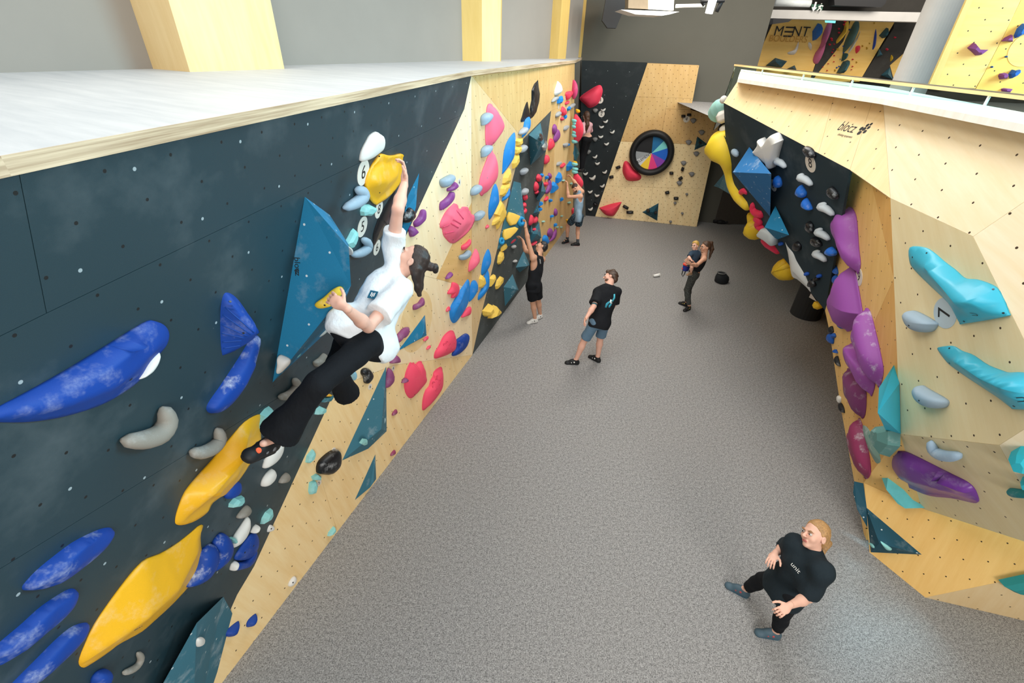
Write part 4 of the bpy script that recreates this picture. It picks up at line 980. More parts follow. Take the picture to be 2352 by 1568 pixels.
# ------------------------------------------------------------------ far boards
for s, lb in (('295 260 325 300 315 360 280 430 210 462 170 430 130 395 128 365 200 310', 'large red shield hold at the top of the dark far board'), ('540 947 570 965 610 1020 672 1075 655 1115 560 1120 525 1080 510 1030 520 965', 'red shield hold leaning on the tyre'), ('485 1318 492 1332 440 1425 400 1440 350 1425 305 1375 310 1365 400 1335', 'red bowl hold low on the far plywood')):
    H('FW', FB, RED, .22, s, lb, 'shield_hold', prof='flange', n=36, chalk=0)
gw = 'white crescent footholds on the dark far board'
for x, y in ((335, 480), (357, 585), (318, 633), (418, 680), (312, 722), (365, 787), (262, 903), (282, 963), (350, 1040), (175, 1055), (240, 1092), (328, 1165), (217, 1218), (277, 1250), (222, 1373)):
    a = rng.uniform(-.4, .4); sz = 22 if (x, y) != (240, 1092) else 30
    q = []
    for ux, uy in ((-1, -.45), (-.2, -.15), (.9, -.55), (.95, 0), (.4, .6), (-.2, .7), (-.8, .3)):
        q += [x + sz * (ux * math.cos(a) - uy * math.sin(a)), y + sz * (ux * math.sin(a) + uy * math.cos(a))]
    H('FW', FB, (226, 224, 216), .08, q, 'white crescent foothold on the dark far board', 'foothold', group=gw, chalk=0)
def pebble(x, y, sz, col, lb, gp, plane=FB, fr='FW', d=.08):
    q = []
    for ux, uy in ((-1, -.3), (-.4, -.75), (.5, -.75), (1, -.2), (.45, .6), (0, .85), (-.55, .55)): q += [x + sz * ux, y + sz * uy]
    H(fr, plane, col, d, q, lb, 'foothold', group=gp, chalk=.1)
for x, y in ((263, 487), (262, 747), (200, 860)): pebble(x, y, 25, (122, 122, 120), 'grey half-moon foothold on the dark far board', 'grey footholds on the dark far board')
for x, y, sz in ((1147, 577, 28), (1222, 683, 28), (1105, 773, 28), (1175, 876, 27), (1060, 960, 26), (1133, 1060, 26), (1022, 1140, 26)): pebble(x, y, sz, (132, 132, 132), 'grey half-moon hold on the right side of the far plywood', 'grey holds on the far plywood')
for x, y, sz in ((1088, 1240, 13), (982, 1320, 14), (1047, 1413, 13), (942, 1487, 13)): pebble(x, y, sz, (120, 122, 124), 'tiny grey pebble foothold low on the far plywood', 'tiny grey pebbles on the far plywood')
for x, y, a, L in ((1057, 537, 0, 24), (1110, 525, 0, 24), (470, 998, -.35, 26), (408, 1085, -.2, 25), (950, 1050, 0, 24), (1050, 1015, -1.2, 24), (1032, 1097, -.6, 25), (912, 1225, -.25, 25), (992, 1277, 0, 27), (538, 1357, .5, 31), (575, 1403, 0, 35), (265, 1330, .6, 26)):
    ca, sa = math.cos(a), math.sin(a); w = 15; q = []
    for ux, uy in ((-1, -.8), (1, -.8), (1.15, 0), (1, .8), (-1, .8), (-1.15, 0)):
        dx, dy = (L - 8) * ux, w * uy; q += [x + dx * ca - dy * sa, y + dx * sa + dy * ca]
    H('FW', FB, BLK, .10, q, 'black capsule hold on the far boards', 'capsule_hold', group='black capsule holds on the far boards', chalk=0, rough=.35, bolts='%g %g' % (x, y) if L > 26 else None)
for s, lb, hs in (('1182 718 0 1275 790 0 1155 842 0 1203 780 .18', 'dark teal pyramid on the right side of the far plywood', ((1205, 775),)), ('834 1318 0 822 1478 0 686 1400 0 785 1400 .18', 'dark teal pyramid low on the far plywood', ((740, 1388), (805, 1402)))):
    v, P = volume('FW', FB, s, [(0, 1, 3), (1, 2, 3), (2, 0, 3)], M_tealD, lb)
    for x, y in hs: H('FW', FB, BLK, .20, [x - 16, y - 8, x + 10, y - 12, x + 16, y + 6, x - 8, y + 12], 'black chip hold on a dark teal pyramid', group='black chips on the dark teal pyramids', chalk=0)
for p, dg, lb in (('308 392', '4', 'tag reading 4 beside the top red shield'), ('320 515', '2', 'tag reading 2 among the white crescents'), ('1085 562', '4', 'tag reading 4 under the pair of black capsules')):
    tag(FB, pts_of('FW', p)[0], .09, dg, lb)
# wheel: a tyre round a disc of coloured segments
wc = FB.at(*pts_of('FW', '770 862')[0]); cu = FB.uv(wc)
wh = empty('tyre_wheel', wc, 'black tyre mounted flat on the far plywood round a disc of coloured segments', 'tyre')
Rw = np.linalg.norm(FB.uv(FB.at(*pts_of('FW', '571 862')[0])) - cu); rw = Rw * .70
V = []; F = []; n = 48; m = 10
for i in range(n):
    a = 2 * math.pi * i / n
    for j in range(m):
        b = 2 * math.pi * j / m; rm = (Rw + rw) / 2; rr = (Rw - rw) / 2
        q = rm + rr * math.cos(b)
        V.append(FB.p(cu + q * np.array([math.cos(a), math.sin(a)]), .13 + .13 * math.sin(b)))
for i in range(n):
    for j in range(m): F.append((i * m + j, ((i + 1) % n) * m + j, ((i + 1) % n) * m + (j + 1) % m, i * m + (j + 1) % m))
recalc(mk('tyre', V, F, plain('rubber', (22, 23, 25), .55, .2, 14), parent=wh, smooth=True))
for s0, s1, c in ((52, 95, (24, 104, 156)), (22, 52, (118, 206, 206)), (-22, 22, (22, 96, 200)), (-58, -22, (136, 66, 176)), (-92, -58, (226, 62, 130)), (-125, -92, (244, 204, 60)), (-152, -125, (206, 210, 214)), (-183, -152, (150, 156, 160)), (-265, -183, (24, 26, 30))):
    ks = np.radians(np.linspace(s0, s1, 8)); rad = rw * 1.02
    V = [FB.p(cu, .14)] + [FB.p(cu + rad * np.array([math.cos(k), math.sin(k)]), .14) for k in ks]
    V += [v_ - FB.n * .10 for v_ in V]
    F = [tuple(range(9)), tuple(range(17, 8, -1))] + [(i, 9 + i, 9 + (i + 1) % 9, (i + 1) % 9) for i in range(9)]
    recalc(mk('colour_segment', V, F, holdmat(c, 0), parent=wh))
lettering('printed_name', FB, FB.p(cu + rw * .52 * np.array([math.cos(math.radians(-142)), math.sin(math.radians(-142))])), 'ELEMENT', rw * .24, M_ink, wh, rot=math.radians(38), lift=.145)
# ------------------------------------------------------------------ right boulder: dark panel
v, P = volume('R6', DR, '475 225 0 325 452 .36 672 466 .30 662 852 0 640 430 0', [(0, 1, 2), (1, 3, 2), (0, 2, 4), (2, 3, 4)], M_tealB, 'large blue pyramid volume with a chalked shelf on the dark panel')
v, P = volume('R6', DR, '710 755 0 612 948 .28 833 1018 .10 720 1060 0 760 900 0', [(0, 1, 2), (1, 3, 2), (0, 2, 4)], M_teal, 'smaller teal pyramid volume below the large blue pyramid')
H('R6', DR, WHITE, .12, '695 108 740 170 738 200 680 410 660 380 540 275 537 255 575 200 578 150 625 200', 'white twin-pointed fang hold beside the large blue pyramid', 'fang_hold', prof='flat', n=44, chalk=0)
H('R6', DR, (206, 218, 224), .12, '565 1000 600 955 700 1000 702 1110 640 1060 570 1020', 'pale fang hold under the smaller teal pyramid', 'fang_hold', prof='flat', poly=True, chalk=0)
H('R6', DR, (216, 220, 220), .14, '797 1080 820 1120 870 1180 900 1250 960 1350 1000 1430 1028 1530 990 1490 910 1420 860 1390 840 1300 825 1200 810 1130', 'long white tusk hold along the lower edge of the dark panel', 'tusk_hold', prof='soft', n=40, chalk=0, spine='815 1120 .04 860 1300 .16 1000 1480 .04')
gc = 'pale crescent holds down the dark panel'
for s in ('726 330 722 355 755 368 792 412', '950 480 928 500 980 520 1028 572', '1150 742 1112 762 1170 786 1222 842', '1118 970 1086 992 1138 1016 1186 1062', '1094 1166 1066 1188 1112 1210 1156 1256'):
    crescent('R6', DR, (196, 204, 210), s, .045, 'pale crescent hold in the row down the dark panel', group=gc, chalk=.2)
crescent('R6', DR, (160, 180, 196), '322 262 345 275 366 306', .05, 'pale crescent hold left of the large blue pyramid')
for s, lb in (('705 492 735 510 748 560 740 592 715 590 697 555', 'bright blue drop hold at the right tip of the blue pyramid'), ('920 575 945 600 968 650 950 685 905 660 895 630', 'upper of two linked bright blue drop holds'), ('965 692 990 720 1020 785 1010 798 965 770 947 735', 'lower of two linked bright blue drop holds'), ('1190 1130 1225 1160 1240 1190 1220 1210 1165 1185 1160 1160', 'bright blue ring hold beside the lowest pale crescent')):
    H('R6', DR, (30, 112, 214), .08, s, lb, 'drop_hold', chalk=.5)
for x, y in ((985, 1370), (1098, 1388), (752, 1098)):
    H('R6', DR, (26, 84, 180), .05, [x - 12, y - 14, x + 12, y - 10, x + 16, y + 12, x - 6, y + 14], 'small blue chip hold low on the dark panel', group='small blue chips low on the dark panel', chalk=0)
for s, lb in (('965 225 1000 235 1030 260 1053 310 1040 330 1000 310 957 250', 'black chalky hold above the 8 tag'), ('1185 590 1215 600 1255 650 1258 690 1240 700 1190 660 1175 620', 'black chalky hold near the plywood edge of the dark panel'), ('1000 900 1030 930 1043 990 1030 1005 990 970 980 920', 'black chalky hold left of the middle pale crescent'),
              ('1050 1040 1090 1070 1112 1115 1080 1128 1030 1090 1030 1050', 'black chalky hold between two pale crescents'), ('890 1080 920 1110 925 1150 900 1165 870 1145 868 1105', 'glossy black hold above the white tusk'), ('1020 1420 1050 1450 1058 1480 1030 1490 1000 1470', 'glossy black hold at the tip of the white tusk'), ('1062 1400 1085 1405 1088 1425 1068 1432', 'tiny black hold between the blue chips')):
    H('R6', DR, BLK, .07, s, lb, chalk=.75 if 'chalky' in lb else .1, rough=.3)
tag(DR, pts_of('R6', '1026 372')[0], .11, '8', 'round white tag reading 8 on the dark panel')
tag(DR, pts_of('R6', '690 570')[0], .09, '6', 'round tag beside the bright blue drop at the pyramid tip')
# things fixed along the hidden side of the arete, seen past the edge
def blob(fr, plane, col, path, rads, d, label, name, seg=14, n=18, group=None, chalk=.1, flat=None):
    P_ = pts_of(fr, path); ds = d if isinstance(d, (list, tuple)) else [d] * len(P_)
    q = spline(np.array([plane.at(x, y, dd) for (x, y), dd in zip(P_, ds)]), n)
    rr = np.interp(np.linspace(0, 1, n), np.linspace(0, 1, len(rads)), rads)
    pts = [q[0]] + list(q) + [q[-1]]; t0 = q[0] - q[1]; t1 = q[-1] - q[-2]
    pts[0] = q[0] + t0 / np.linalg.norm(t0) * rr[0] * .55; pts[-1] = q[-1] + t1 / np.linalg.norm(t1) * rr[-1] * .55
    V, F = tube_geo(pts, [rr[0] * .45] + list(rr) + [rr[-1] * .45], seg, flat=flat)
    return recalc(mk(name, V, F, holdmat(col, chalk, .5), smooth=True, label=label, cat='climbing hold', group=group))
blob('R6', DR, (240, 206, 50), '222 190 262 270 292 350 305 450 335 570 395 670 468 755', [.30, .26, .16, .10, .11, .12, .09], -.02, 'long yellow worm-shaped hold winding along the overhang edge', 'worm_hold')
blob('R6', DR, (226, 186, 40), '268 150 285 220 300 240', [.04, .05, .04], -.05, 'thin yellow strip hold behind the yellow worm', 'strip_hold')
blob('R6', DR, (222, 186, 36), '478 830 505 900 520 955 540 965', [.05, .09, .20, .18], -.08, 'yellow bulb hold hanging under the worm-shaped hold', 'bulb_hold')
blob('R6', DR, (216, 178, 30), '790 1250 800 1310 835 1360', [.06, .22, .16], -.08, 'yellow bulb hold hanging beside the white tusk', 'bulb_hold')
blob('R6', DR, (226, 40, 84), '512 740 518 785 545 820 590 832', [.05, .07, .07, .06], .0, 'upper crimson curl hold under the blue pyramid', 'curl_hold')
blob('R6', DR, (226, 40, 84), '535 875 575 885 560 930 605 962', [.05, .08, .07, .06], .0, 'lower crimson curl hold under the blue pyramid', 'curl_hold')
blob('R6', DR, (214, 36, 80), '615 1062 660 1095 735 1160', [.07, .09, .06], -.04, 'crimson hold under the pale fang', 'curl_hold')
blob('R6', DR, (226, 40, 84), '405 630 430 620 452 640', [.05, .05, .03], .0, 'crimson chip hold beside the yellow worm', 'curl_hold')
volume('R6', DR, '125 206 -.1 250 122 0 312 240 0 268 440 -.05 280 210 -.5', [(0, 1, 2, 3), (0, 3, 4), (0, 1, 4)], M_tealD, 'dark slate wedge volume at the top of the overhang edge')
volume('R6', DR, '155 577 -.1 262 448 0 312 600 0 372 692 -.02 200 592 -.15 300 560 -.5', [(0, 1, 2, 4), (4, 2, 3), (0, 1, 5), (0, 4, 5)], M_tealS, 'chalked slate wedge volume hanging beside the yellow worm')
blob('RT', DR, (150, 200, 192), '470 780 430 850 400 930', [.10, .16, .18], -.15, 'mint fin hold at the top corner of the overhang', 'fin_hold')
for s, r, lb in (('455 960 480 1050', .10, 'white bean hold below the mint fin'), ('480 692 490 700', .06, 'white knob hold at the top corner of the overhang'), ('498 1210 500 1270', .08, 'cream bean hold lower down the overhang corner')):
    blob('RT', DR, (222, 216, 208), s, [r, r], -.1, lb, 'bean_hold', n=6)
volume('RA', DR, '408 640 -.05 432 592 0 502 692 0 460 670 -.3', [(0, 1, 2), (0, 2, 3), (0, 1, 3)], plain('pale_resin', (206, 198, 190), .5), 'pale pointed hold at the lower corner of the overhang', name='pointed_hold', cat='climbing hold')
blob('RA', DR, (216, 172, 30), '510 715 525 750', [.07, .07], -.06, 'yellow button hold at the lower corner of the overhang', 'button_hold', n=5)

# ------------------------------------------------------------------ right boulder: orange plywood with the purple blobs
M_bigp = None
def purp(fr, s, ap, lb, c=BIGP, ch=.0):
    return hold(fr, P5, c, .4, s, lb, 'pebble_volume', prof='flange', n=44, lean=ap, squeeze=.42, chalk=ch, rough=.5, cat='climbing volume')
purp('R7', '320 112 345 130 370 200 385 400 397 510 385 575 365 570 330 490 280 410 200 350 168 280 165 230 190 180 240 165 275 155 290 125', '195 255', 'topmost big purple bulging volume on the orange plywood', ch=.2)
purp('R7', '330 535 355 560 380 680 410 860 410 890 370 950 310 998 240 940 160 870 135 800 145 740 200 690 270 640 300 590', '170 800', 'second big purple bulging volume, fullest of the row', ch=.0)
purp('R7', '440 840 470 870 505 1000 545 1180 560 1290 535 1392 510 1370 490 1300 420 1200 340 1120 305 1050 320 985 370 940 410 900', '345 1060', 'big purple bulging volume with a heavily chalked belly', ch=1.0)
purp('R7', '330 1090 370 1110 430 1190 480 1280 500 1370 480 1450 460 1450 430 1390 380 1330 300 1250 278 1180 285 1140', '300 1180', 'small purple bulging volume tucked under the chalked one', c=(150, 76, 160), ch=.4)
purp('R7', '310 1270 370 1320 430 1400 438 1500 430 1590 412 1622 385 1600 345 1530 290 1490 262 1440 275 1370 290 1310', '290 1440', 'dark plum bulging volume below the other purple volumes', c=(120, 52, 104), ch=.5)
purp('R8', '390 190 412 240 440 340 470 540 455 605 430 612 405 560 340 490 295 410 280 330 290 285 345 260 365 220', '310 340', 'maroon bulging volume with a white chalked nose', c=(140, 48, 88), ch=1.0)
tag(P5, pts_of('R7', '386 612')[0], .10, '9', 'tag reading 9 between the two topmost purple volumes')
ge = 'small blue holds along the left edge of the orange plywood'
for s in ('710 262 735 320 732 370 690 330 678 300', '725 375 750 470 735 500 695 460 695 400', '770 960 810 990 805 1020 755 980', '640 1075 685 1100 680 1200 620 1150', '695 1070 713 1110 690 1130', '715 1265 735 1310 710 1300'):
    H('RA', P5, (24, 88, 178), .05, s, 'small blue hold along the left edge of the orange plywood', group=ge, chalk=.3)
for s in ('745 0 770 60 765 110 735 60', '668 985 685 1050 660 1075 648 1040', '735 1345 765 1470 720 1400'):
    H('RA', P5, BLK, .05, s, 'small black hold along the left edge of the orange plywood', group='small black holds along the left edge of the orange plywood', chalk=.5)
H('px', P5, BLK, .05, '1928 925 1934 935 1936 948 1929 940', 'lowest black hold at the left edge of the orange plywood')
H('px', P5, WHITE, .04, '1924 908 1929 914 1928 926 1924 920', 'chalky white hold at the left edge of the orange plywood')
volume('px', P5, '2053 838 0 2066 880 0 2069 996 0 2016 948 .34 2019 890 .32 2040 1000 0', [(0, 4, 3, 2, 1), (2, 3, 5), (0, 4, 5), (3, 4, 5)], plain('cyan_resin', CYAN, .5, .04), 'cyan plate volume standing out from the crease of the plywood')
H('R8', P5, (128, 160, 150), .12, '415 240 450 260 475 310 520 410 540 490 510 510 470 440 440 370 420 310', 'chalky sage blade hold beside the maroon volume', 'blade_hold', prof='ridge', spine='440 290 .10 520 470 .06', chalk=.7)
H('R8', P5, (96, 146, 142), .14, '515 240 545 240 570 265 600 255 625 275 622 390 550 465 520 400 490 340 480 310 510 280', 'sage fan hold with a chalky top edge', 'fan_hold', prof='facet', poly=True, chalk=.5)

# ------------------------------------------------------------------ right boulder: beige faces with the cyan ramps
M_cy = plain('cyan_gloss', (54, 176, 204), .38, .04, 5, .5)
def ramp_hold(fr, s, sp, lb, bolts, mark):
    o = hold(fr, P4, CYAN, .2, s, lb, 'ramp_hold', prof='roof', n=60, spine=sp, chalk=0, mat=M_cy, bolts=bolts)
    (X, Y), = pts_of(fr, mark); rr = ray(X, Y)
    hit, loc, nor, _ = o.ray_cast(Vector(EYE - np.array(o['_w'])), Vector(rr / np.linalg.norm(rr)))
    if hit:
        c = np.array(loc) + np.array(o['_w']); nn = np.array(nor)
        pl = Plane(c, n=nn); lettering('printed_mark', pl, c, 'U', .06, M_ink, o, rot=2.2, lift=.004)
    return o
ramp_hold('R7', '757 400 860 400 930 440 1000 500 1080 560 1150 620 1240 630 1350 670 1400 720 1462 860 1440 895 1150 945 1120 935 1040 800 900 670 790 560 755 500', '850 540 .10 1060 790 .19 1190 800 .17', 'upper cyan ramp hold above the tag reading 7', '768 470 870 440 1347 700 1420 870 1138 930', '1215 878')
ramp_hold('RB', '695 440 750 425 850 420 940 470 1050 510 1200 610 1350 670 1420 690 1568 690 1700 760 1750 900 1720 1050 1500 1065 1450 1040 1300 930 1000 740 830 620 770 560 710 480', '840 570 .09 1100 750 .16 1340 860 .2 1560 870 .18', 'lower cyan ramp hold on the beige plywood', '805 443 805 595 1465 1035', '1545 965')
for fr, pl, s, lb in (('R7', P4, '705 870 730 855 790 875 900 940 903 965 870 1005 800 1008 740 965 710 910', 'pale blue half-moon hold beside the tag reading 7'), ('R7', P4, '775 1410 800 1390 850 1420 970 1490 980 1530 950 1553 880 1552 810 1505 778 1450', 'pale blue half-moon hold below the lower cyan ramp')):
    H(fr, pl, GB, .11, s, lb, 'half_moon_hold', chalk=.1, bolts='742 960' if '705 870' in s else '815 1498')
crescent('R8', P6, (160, 184, 206), '888 362 915 420 975 452 1045 462 1100 456', .05, 'pale blue hook hold above the long purple wing')
tag(P4, pts_of('R7', '1003 870')[0], .125, '7', 'translucent round tag reading 7 behind the upper cyan ramp', rot=2.0, mat=plain('frosted_tag', (190, 208, 220), .4, .03))
pw = H('R8', P6, (112, 56, 150), .25, '575 460 590 425 640 408 720 425 800 460 920 520 1060 590 1160 640 1215 690 1245 760 1240 788 1200 790 1060 755 900 735 760 680 660 630 615 570 612 530 590 500', 'long glossy purple wing volume with a white chalked nose', 'wing_volume', prof='flange', spine='640 530 .22 900 640 .16 1180 740 .07', n=60, chalk=.3, rough=.3, cat='climbing volume')
volume('R8', P7, '545 505 .25 515 530 .1 580 700 .32 660 800 .22 715 835 .12 995 828 0 840 700 .02 600 540 .2', [(0, 1, 2, 7), (7, 2, 3, 4, 5, 6)], plain('cyan_faded', (92, 182, 190), .6, .08, 12), 'faded cyan plate volume under the purple wing')
v, P = volume('R8', P7, '437 828 0 835 1166 0 468 1149 0 530 1085 .16', [(0, 1, 3), (1, 2, 3), (2, 0, 3)], M_tealD, 'deep teal pyramid volume at the foot of the orange plywood')
volume('R8', P7, '350 640 .05 415 655 .02 440 830 0 446 975 0 372 842 .05 342 720 .08', [(0, 1, 2, 3, 4, 5)], M_tealD, 'deep teal strip volume climbing the corner above the pyramid')
H('R8', face_plane(P, 1, 2, 3), MINT, .03, '538 1078 570 1095 618 1128 610 1137 575 1125', 'mint sliver hold on the deep teal pyramid', chalk=.3)
H('R8', face_plane(P, 2, 0, 3), MINT, .02, '455 1082 475 1088 490 1110 482 1118', 'short mint sliver hold on the left side of the deep teal pyramid', chalk=.3)
H('R8', P9, (44, 186, 206), .12, '1450 465 1520 425 1600 430 1640 500 1620 590 1490 560', 'cyan block hold at the outer edge of the boulder', 'block_hold', prof='facet', poly=True, chalk=0)
H('R8', P9, (44, 186, 206), .08, '1540 635 1590 610 1640 640 1610 700 1560 690', 'cyan knob hold below the cyan block', prof='facet', poly=True, chalk=0)
H('R8', P6, (20, 120, 128), .07, '1440 705 1568 720 1640 735 1640 755 1480 742', 'thin teal lip hold below the cyan block', 'lip_hold', chalk=.2)
H('R8', P7, (20, 104, 110), .22, '1165 812 1220 830 1380 855 1620 880 1700 960 1640 985 1500 945 1360 935 1290 880 1230 860', 'long dark teal lip hold under the overhang of the boulder', 'lip_hold', prof='ridge', spine='1240 850 .12 1400 895 .22 1650 930 .2', chalk=.3)
H('R8', P8, (40, 140, 140), .10, '1400 1380 1568 1345 1660 1330 1660 1450 1568 1440 1480 1425', 'teal wedge hold low on the pale toe of the boulder', 'wedge_hold', prof='facet', poly=True, chalk=.1)
# maker's print on the cream shoulder
lg = empty('printed_logo', P1.at(1955, 292), "black maker's print with a cluster of hexagons on the cream shoulder", 'logo')
lettering('wordmark', P1, P1.at(*pts_of('T5', '892 1055')[0]), 'blocz', .155, M_ink, lg, rot=.02, sx=.72)
lettering('strapline', P1, P1.at(*pts_of('T5', '868 1124')[0]), 'climbing equipment', .038, M_ink, lg, rot=.02, sx=.72)
hexes(P1, P1.at(*pts_of('T5', '1028 1068')[0]), .042, lg, rot=0.2)

# ------------------------------------------------------------------ gallery and far hall beyond the boulder
RZ = 4.56
R0 = at_z(1690, 147.5, RZ); R1 = at_z(2352, 219, RZ); R2 = at_z(2650, 252, RZ)
rl = empty('railing', R0, 'glass balustrade with a pale timber handrail behind the boulder', 'railing')
rdir = (R2 - R0) / np.linalg.norm(R2 - R0); rn = np.array([rdir[1], -rdir[0], 0])
L = np.linalg.norm(R2 - R0)
t = NT('tinted_glass'); t.b.inputs['Transmission Weight'].default_value = 1.0; t.b.inputs['IOR'].default_value = 1.02
M_glass = t.done(lin((206, 222, 214)), .02, .3)
def rail_pt(k, z): 
    q = R0 + rdir * (L * k); return np.array([q[0], q[1], z])
for z0, z1, w, m, nm in ((RZ - .03, RZ, .03, M_plain_ply, 'handrail'), (RZ, RZ + .01, .02, plain('steel_rail', (150, 146, 138), .3, .05, 4, .5, 0, .9), 'rail_cap')):
    V = [rail_pt(k, z) + rn * w * s for k in (0, 1) for z in (z0, z1) for s in (-1, 1)]
    mk(nm, V, [(0, 1, 3, 2), (4, 6, 7, 5), (0, 4, 5, 1), (2, 3, 7, 6), (0, 2, 6, 4), (1, 5, 7, 3)], m, parent=rl)
ks = [0, .18, .38, .55, .70, .83, .93, 1.0]
for k0, k1 in zip(ks[:-1], ks[1:]):
    a, b = k0 + .003, k1 - .003
    V = [rail_pt(a, RZ - 1.0), rail_pt(b, RZ - 1.0), rail_pt(b, RZ - .03), rail_pt(a, RZ - .03)]
    V += [q + rn * .012 for q in V]
    mk('glass_pane', V, [(0, 1, 2, 3), (7, 6, 5, 4), (0, 4, 5, 1), (1, 5, 6, 2), (2, 6, 7, 3), (3, 7, 4, 0)], M_glass, parent=rl)
    mk('pane_edge', *tube_geo([rail_pt(b + .003, RZ - 1.0), rail_pt(b + .003, RZ - .03)], [.012, .012], 6), M_white, parent=rl)
ge0 = rail_pt(0, 0); gdir = np.array([-.45, -.9, 0]) / np.linalg.norm([.45, .9])
V = [np.array([ge0[0], ge0[1], RZ]), np.array([ge0[0], ge0[1], RZ - 1.1]), np.array([ge0[0], ge0[1], RZ - 1.1]) + gdir * 1.2, np.array([ge0[0], ge0[1], RZ - .15]) + gdir * .2]
mk('end_pane', V + [q + np.array([.012, 0, 0]) for q in V], [(0, 1, 2, 3), (7, 6, 5, 4), (0, 4, 5, 1), (1, 5, 6, 2), (2, 6, 7, 3), (3, 7, 4, 0)], M_glass, parent=rl)
mk('floor_gallery', [(R2[0], R2[1], 3.5), (R0[0], R0[1], 3.5), (R0[0] + .5, 30, 3.5), (34, 30, 3.5), (34, R2[1], 3.5)], [(0, 1, 2, 3, 4)], M_carpet, kind='structure', label='gallery floor behind the balustrade')

# unseen wall added under the gallery to stop light leaking past the boulder
gpl = Plane((8.3, 5, 0), n=(-1, 0, 0))
slab('wall_right_block', gpl, [np.array([8.3, y, z]) for y, z in ((-6, 0), (13.4, 0), (13.4, 3.45), (-6, 3.45))], .1, M_plasterD, kind='structure', label='unseen light-blocking wall added under the gallery')

HB = Plane((0, 21.0, 0), n=(-.10, -1, 0))        # back wall of the far hall
def hb(s, fr='RD', d=0): return [HB.at(x, y, d) for x, y in pts_of(fr, s)]
wb = empty('wall_back', HB.at(1900, 120), 'far hall climbing wall', kind='structure')
M_fp = wood('ply_hall', (232, 186, 96), (240, 200, 116), step=0, seed=.4)
M_fd = painted('hall_dark', (58, 56, 52), chalk=.3, step=0)
slab('panel', HB, hb('-150 1100 260 200 1000 200 700 1100'), .05, M_fp, parent=wb)
slab('panel', HB, hb('700 1100 860 640 1050 250 1260 250 1150 560 720 1100'), .05, M_fd, parent=wb, front=.03)
slab('panel', HB, hb('720 1100 1040 700 1230 270 1860 270 1370 1100'), .05, M_fp, parent=wb, front=.02)
slab('panel', HB, hb('1370 1100 1830 380 1850 200 2250 200 2000 690 1780 880 1840 1100'), .05, M_fd, parent=wb, front=.025)
slab('panel', HB, hb('1780 880 2000 690 2150 250 2700 250 2500 1200 1830 1100'), .05, M_fp, parent=wb)
slab('wall_back_upper', HB, hb('-200 400 -200 -3000 4200 -3000 4200 1400 -200 1400'), .05, plain('hall_back_grey', (74, 72, 68), .9), front=-.2, kind='structure', label='dark back wall of the far hall')  # one even dark grey for the whole back wall
for gx, lets in (('280 425', 'M'), ('415 430', '\u039e'), ('520 430', 'N'), ('640 435', 'T')):
    q = HB.at(*pts_of('RD', gx)[0])
    if lets == '\u039e':
        c = HB.uv(q)
        for dv in (-.13, 0, .13):
            for (u0, u1) in ((-.15, .15),):
                V = [HB.p(c + np.array([u0, dv - .022]), .06), HB.p(c + np.array([u1, dv - .022]), .06), HB.p(c + np.array([u1, dv + .022]), .06), HB.p(c + np.array([u0, dv + .022]), .06)]
                mk('letter_stroke', V, [(0, 1, 2, 3)], M_ink, parent=wb)
    else: lettering('letter', HB, q, lets, .42, M_ink, wb, lift=.06)
lettering('strapline', HB, HB.at(*pts_of('RD', '405 528')[0]), 'BOULDERS', .27, plain('gold_print', (188, 140, 60), .7), wb, lift=.06)
gh = 'bright holds on the far hall wall'
def hh(col, s, lb, gp=None, d=.15, prof='soft', name='climbing_hold', poly=False):
    return hold('RD', HB, col, d, s, lb, name, group=gp, prof=prof, chalk=0, poly=poly)
hh((226, 222, 214), '410 715 440 695 500 670 540 600 565 560 560 640 530 710 490 740 430 735', 'white curved horn hold on the far hall wall under the lettering', name='horn_hold')
hh((226, 222, 214), '695 575 720 570 735 610 730 680 705 650 690 615', 'small white drop hold beside the blue fin in the far hall')
volume('RD', HB, '110 885 0 240 780 0 400 825 0 325 912 0 245 830 .8', [(0, 1, 4), (1, 2, 4), (2, 3, 4), (3, 0, 4)], M_tealD, 'dark slate volume at the foot of the lettered far wall')
volume('RD', HB, '400 925 0 500 880 0 525 940 0 470 915 .6', [(0, 1, 3), (1, 2, 3), (2, 0, 3)], M_tealD, 'small dark slate volume beside the railing in the far hall')
hh((24, 100, 180), '775 420 850 310 860 330 840 450 800 520 775 550', 'blue fin volume at the arete of the far hall', d=.5, name='fin_hold', poly=True, prof='facet')
hh((196, 104, 142), '980 290 1040 275 980 390 900 540 860 640 870 740 830 870 770 830 800 720 870 620 900 480', 'long mauve ribbon volume on the dark far hall wall', d=.35, name='ribbon_volume')
hh((70, 100, 96), '1340 290 1400 300 1330 480 1260 620 1180 720 1190 600 1260 440', 'dark green boomerang volume on the far hall wall', d=.4, name='boomerang_volume')
hh((240, 196, 70), '1250 280 1225 400 1170 480 1090 590 1075 560 1110 500 1180 400 1195 310', 'long yellow drip hold on the far hall wall', d=.3, name='drip_hold')
hh((240, 200, 80), '1075 650 1100 650 1110 670 1085 685 1070 670', 'yellow knob hold on the far hall wall')
hh((222, 218, 206), '1370 480 1400 410 1300 600 1240 720 1230 700 1300 560', 'pale ribbon hold on the far hall wall', name='ribbon_hold')
hh((226, 60, 84), '1335 625 1390 615 1380 680 1340 725 1325 680', 'large red pebble hold on the far hall wall')
hh((30, 70, 170), '1605 380 1600 480 1585 600 1580 660 1555 670 1570 560 1585 460', 'tall thin blue hold on the far hall wall', name='strip_hold')
hh((28, 74, 84), '1660 480 1760 370 1745 460 1705 518', 'dark teal wedge in the upper part of the far hall wall', d=.3, poly=True, prof='facet')
hh((28, 84, 92), '1170 720 1215 715 1180 790 1145 830', 'small dark teal wedge on the far hall wall', d=.3, poly=True, prof='facet')
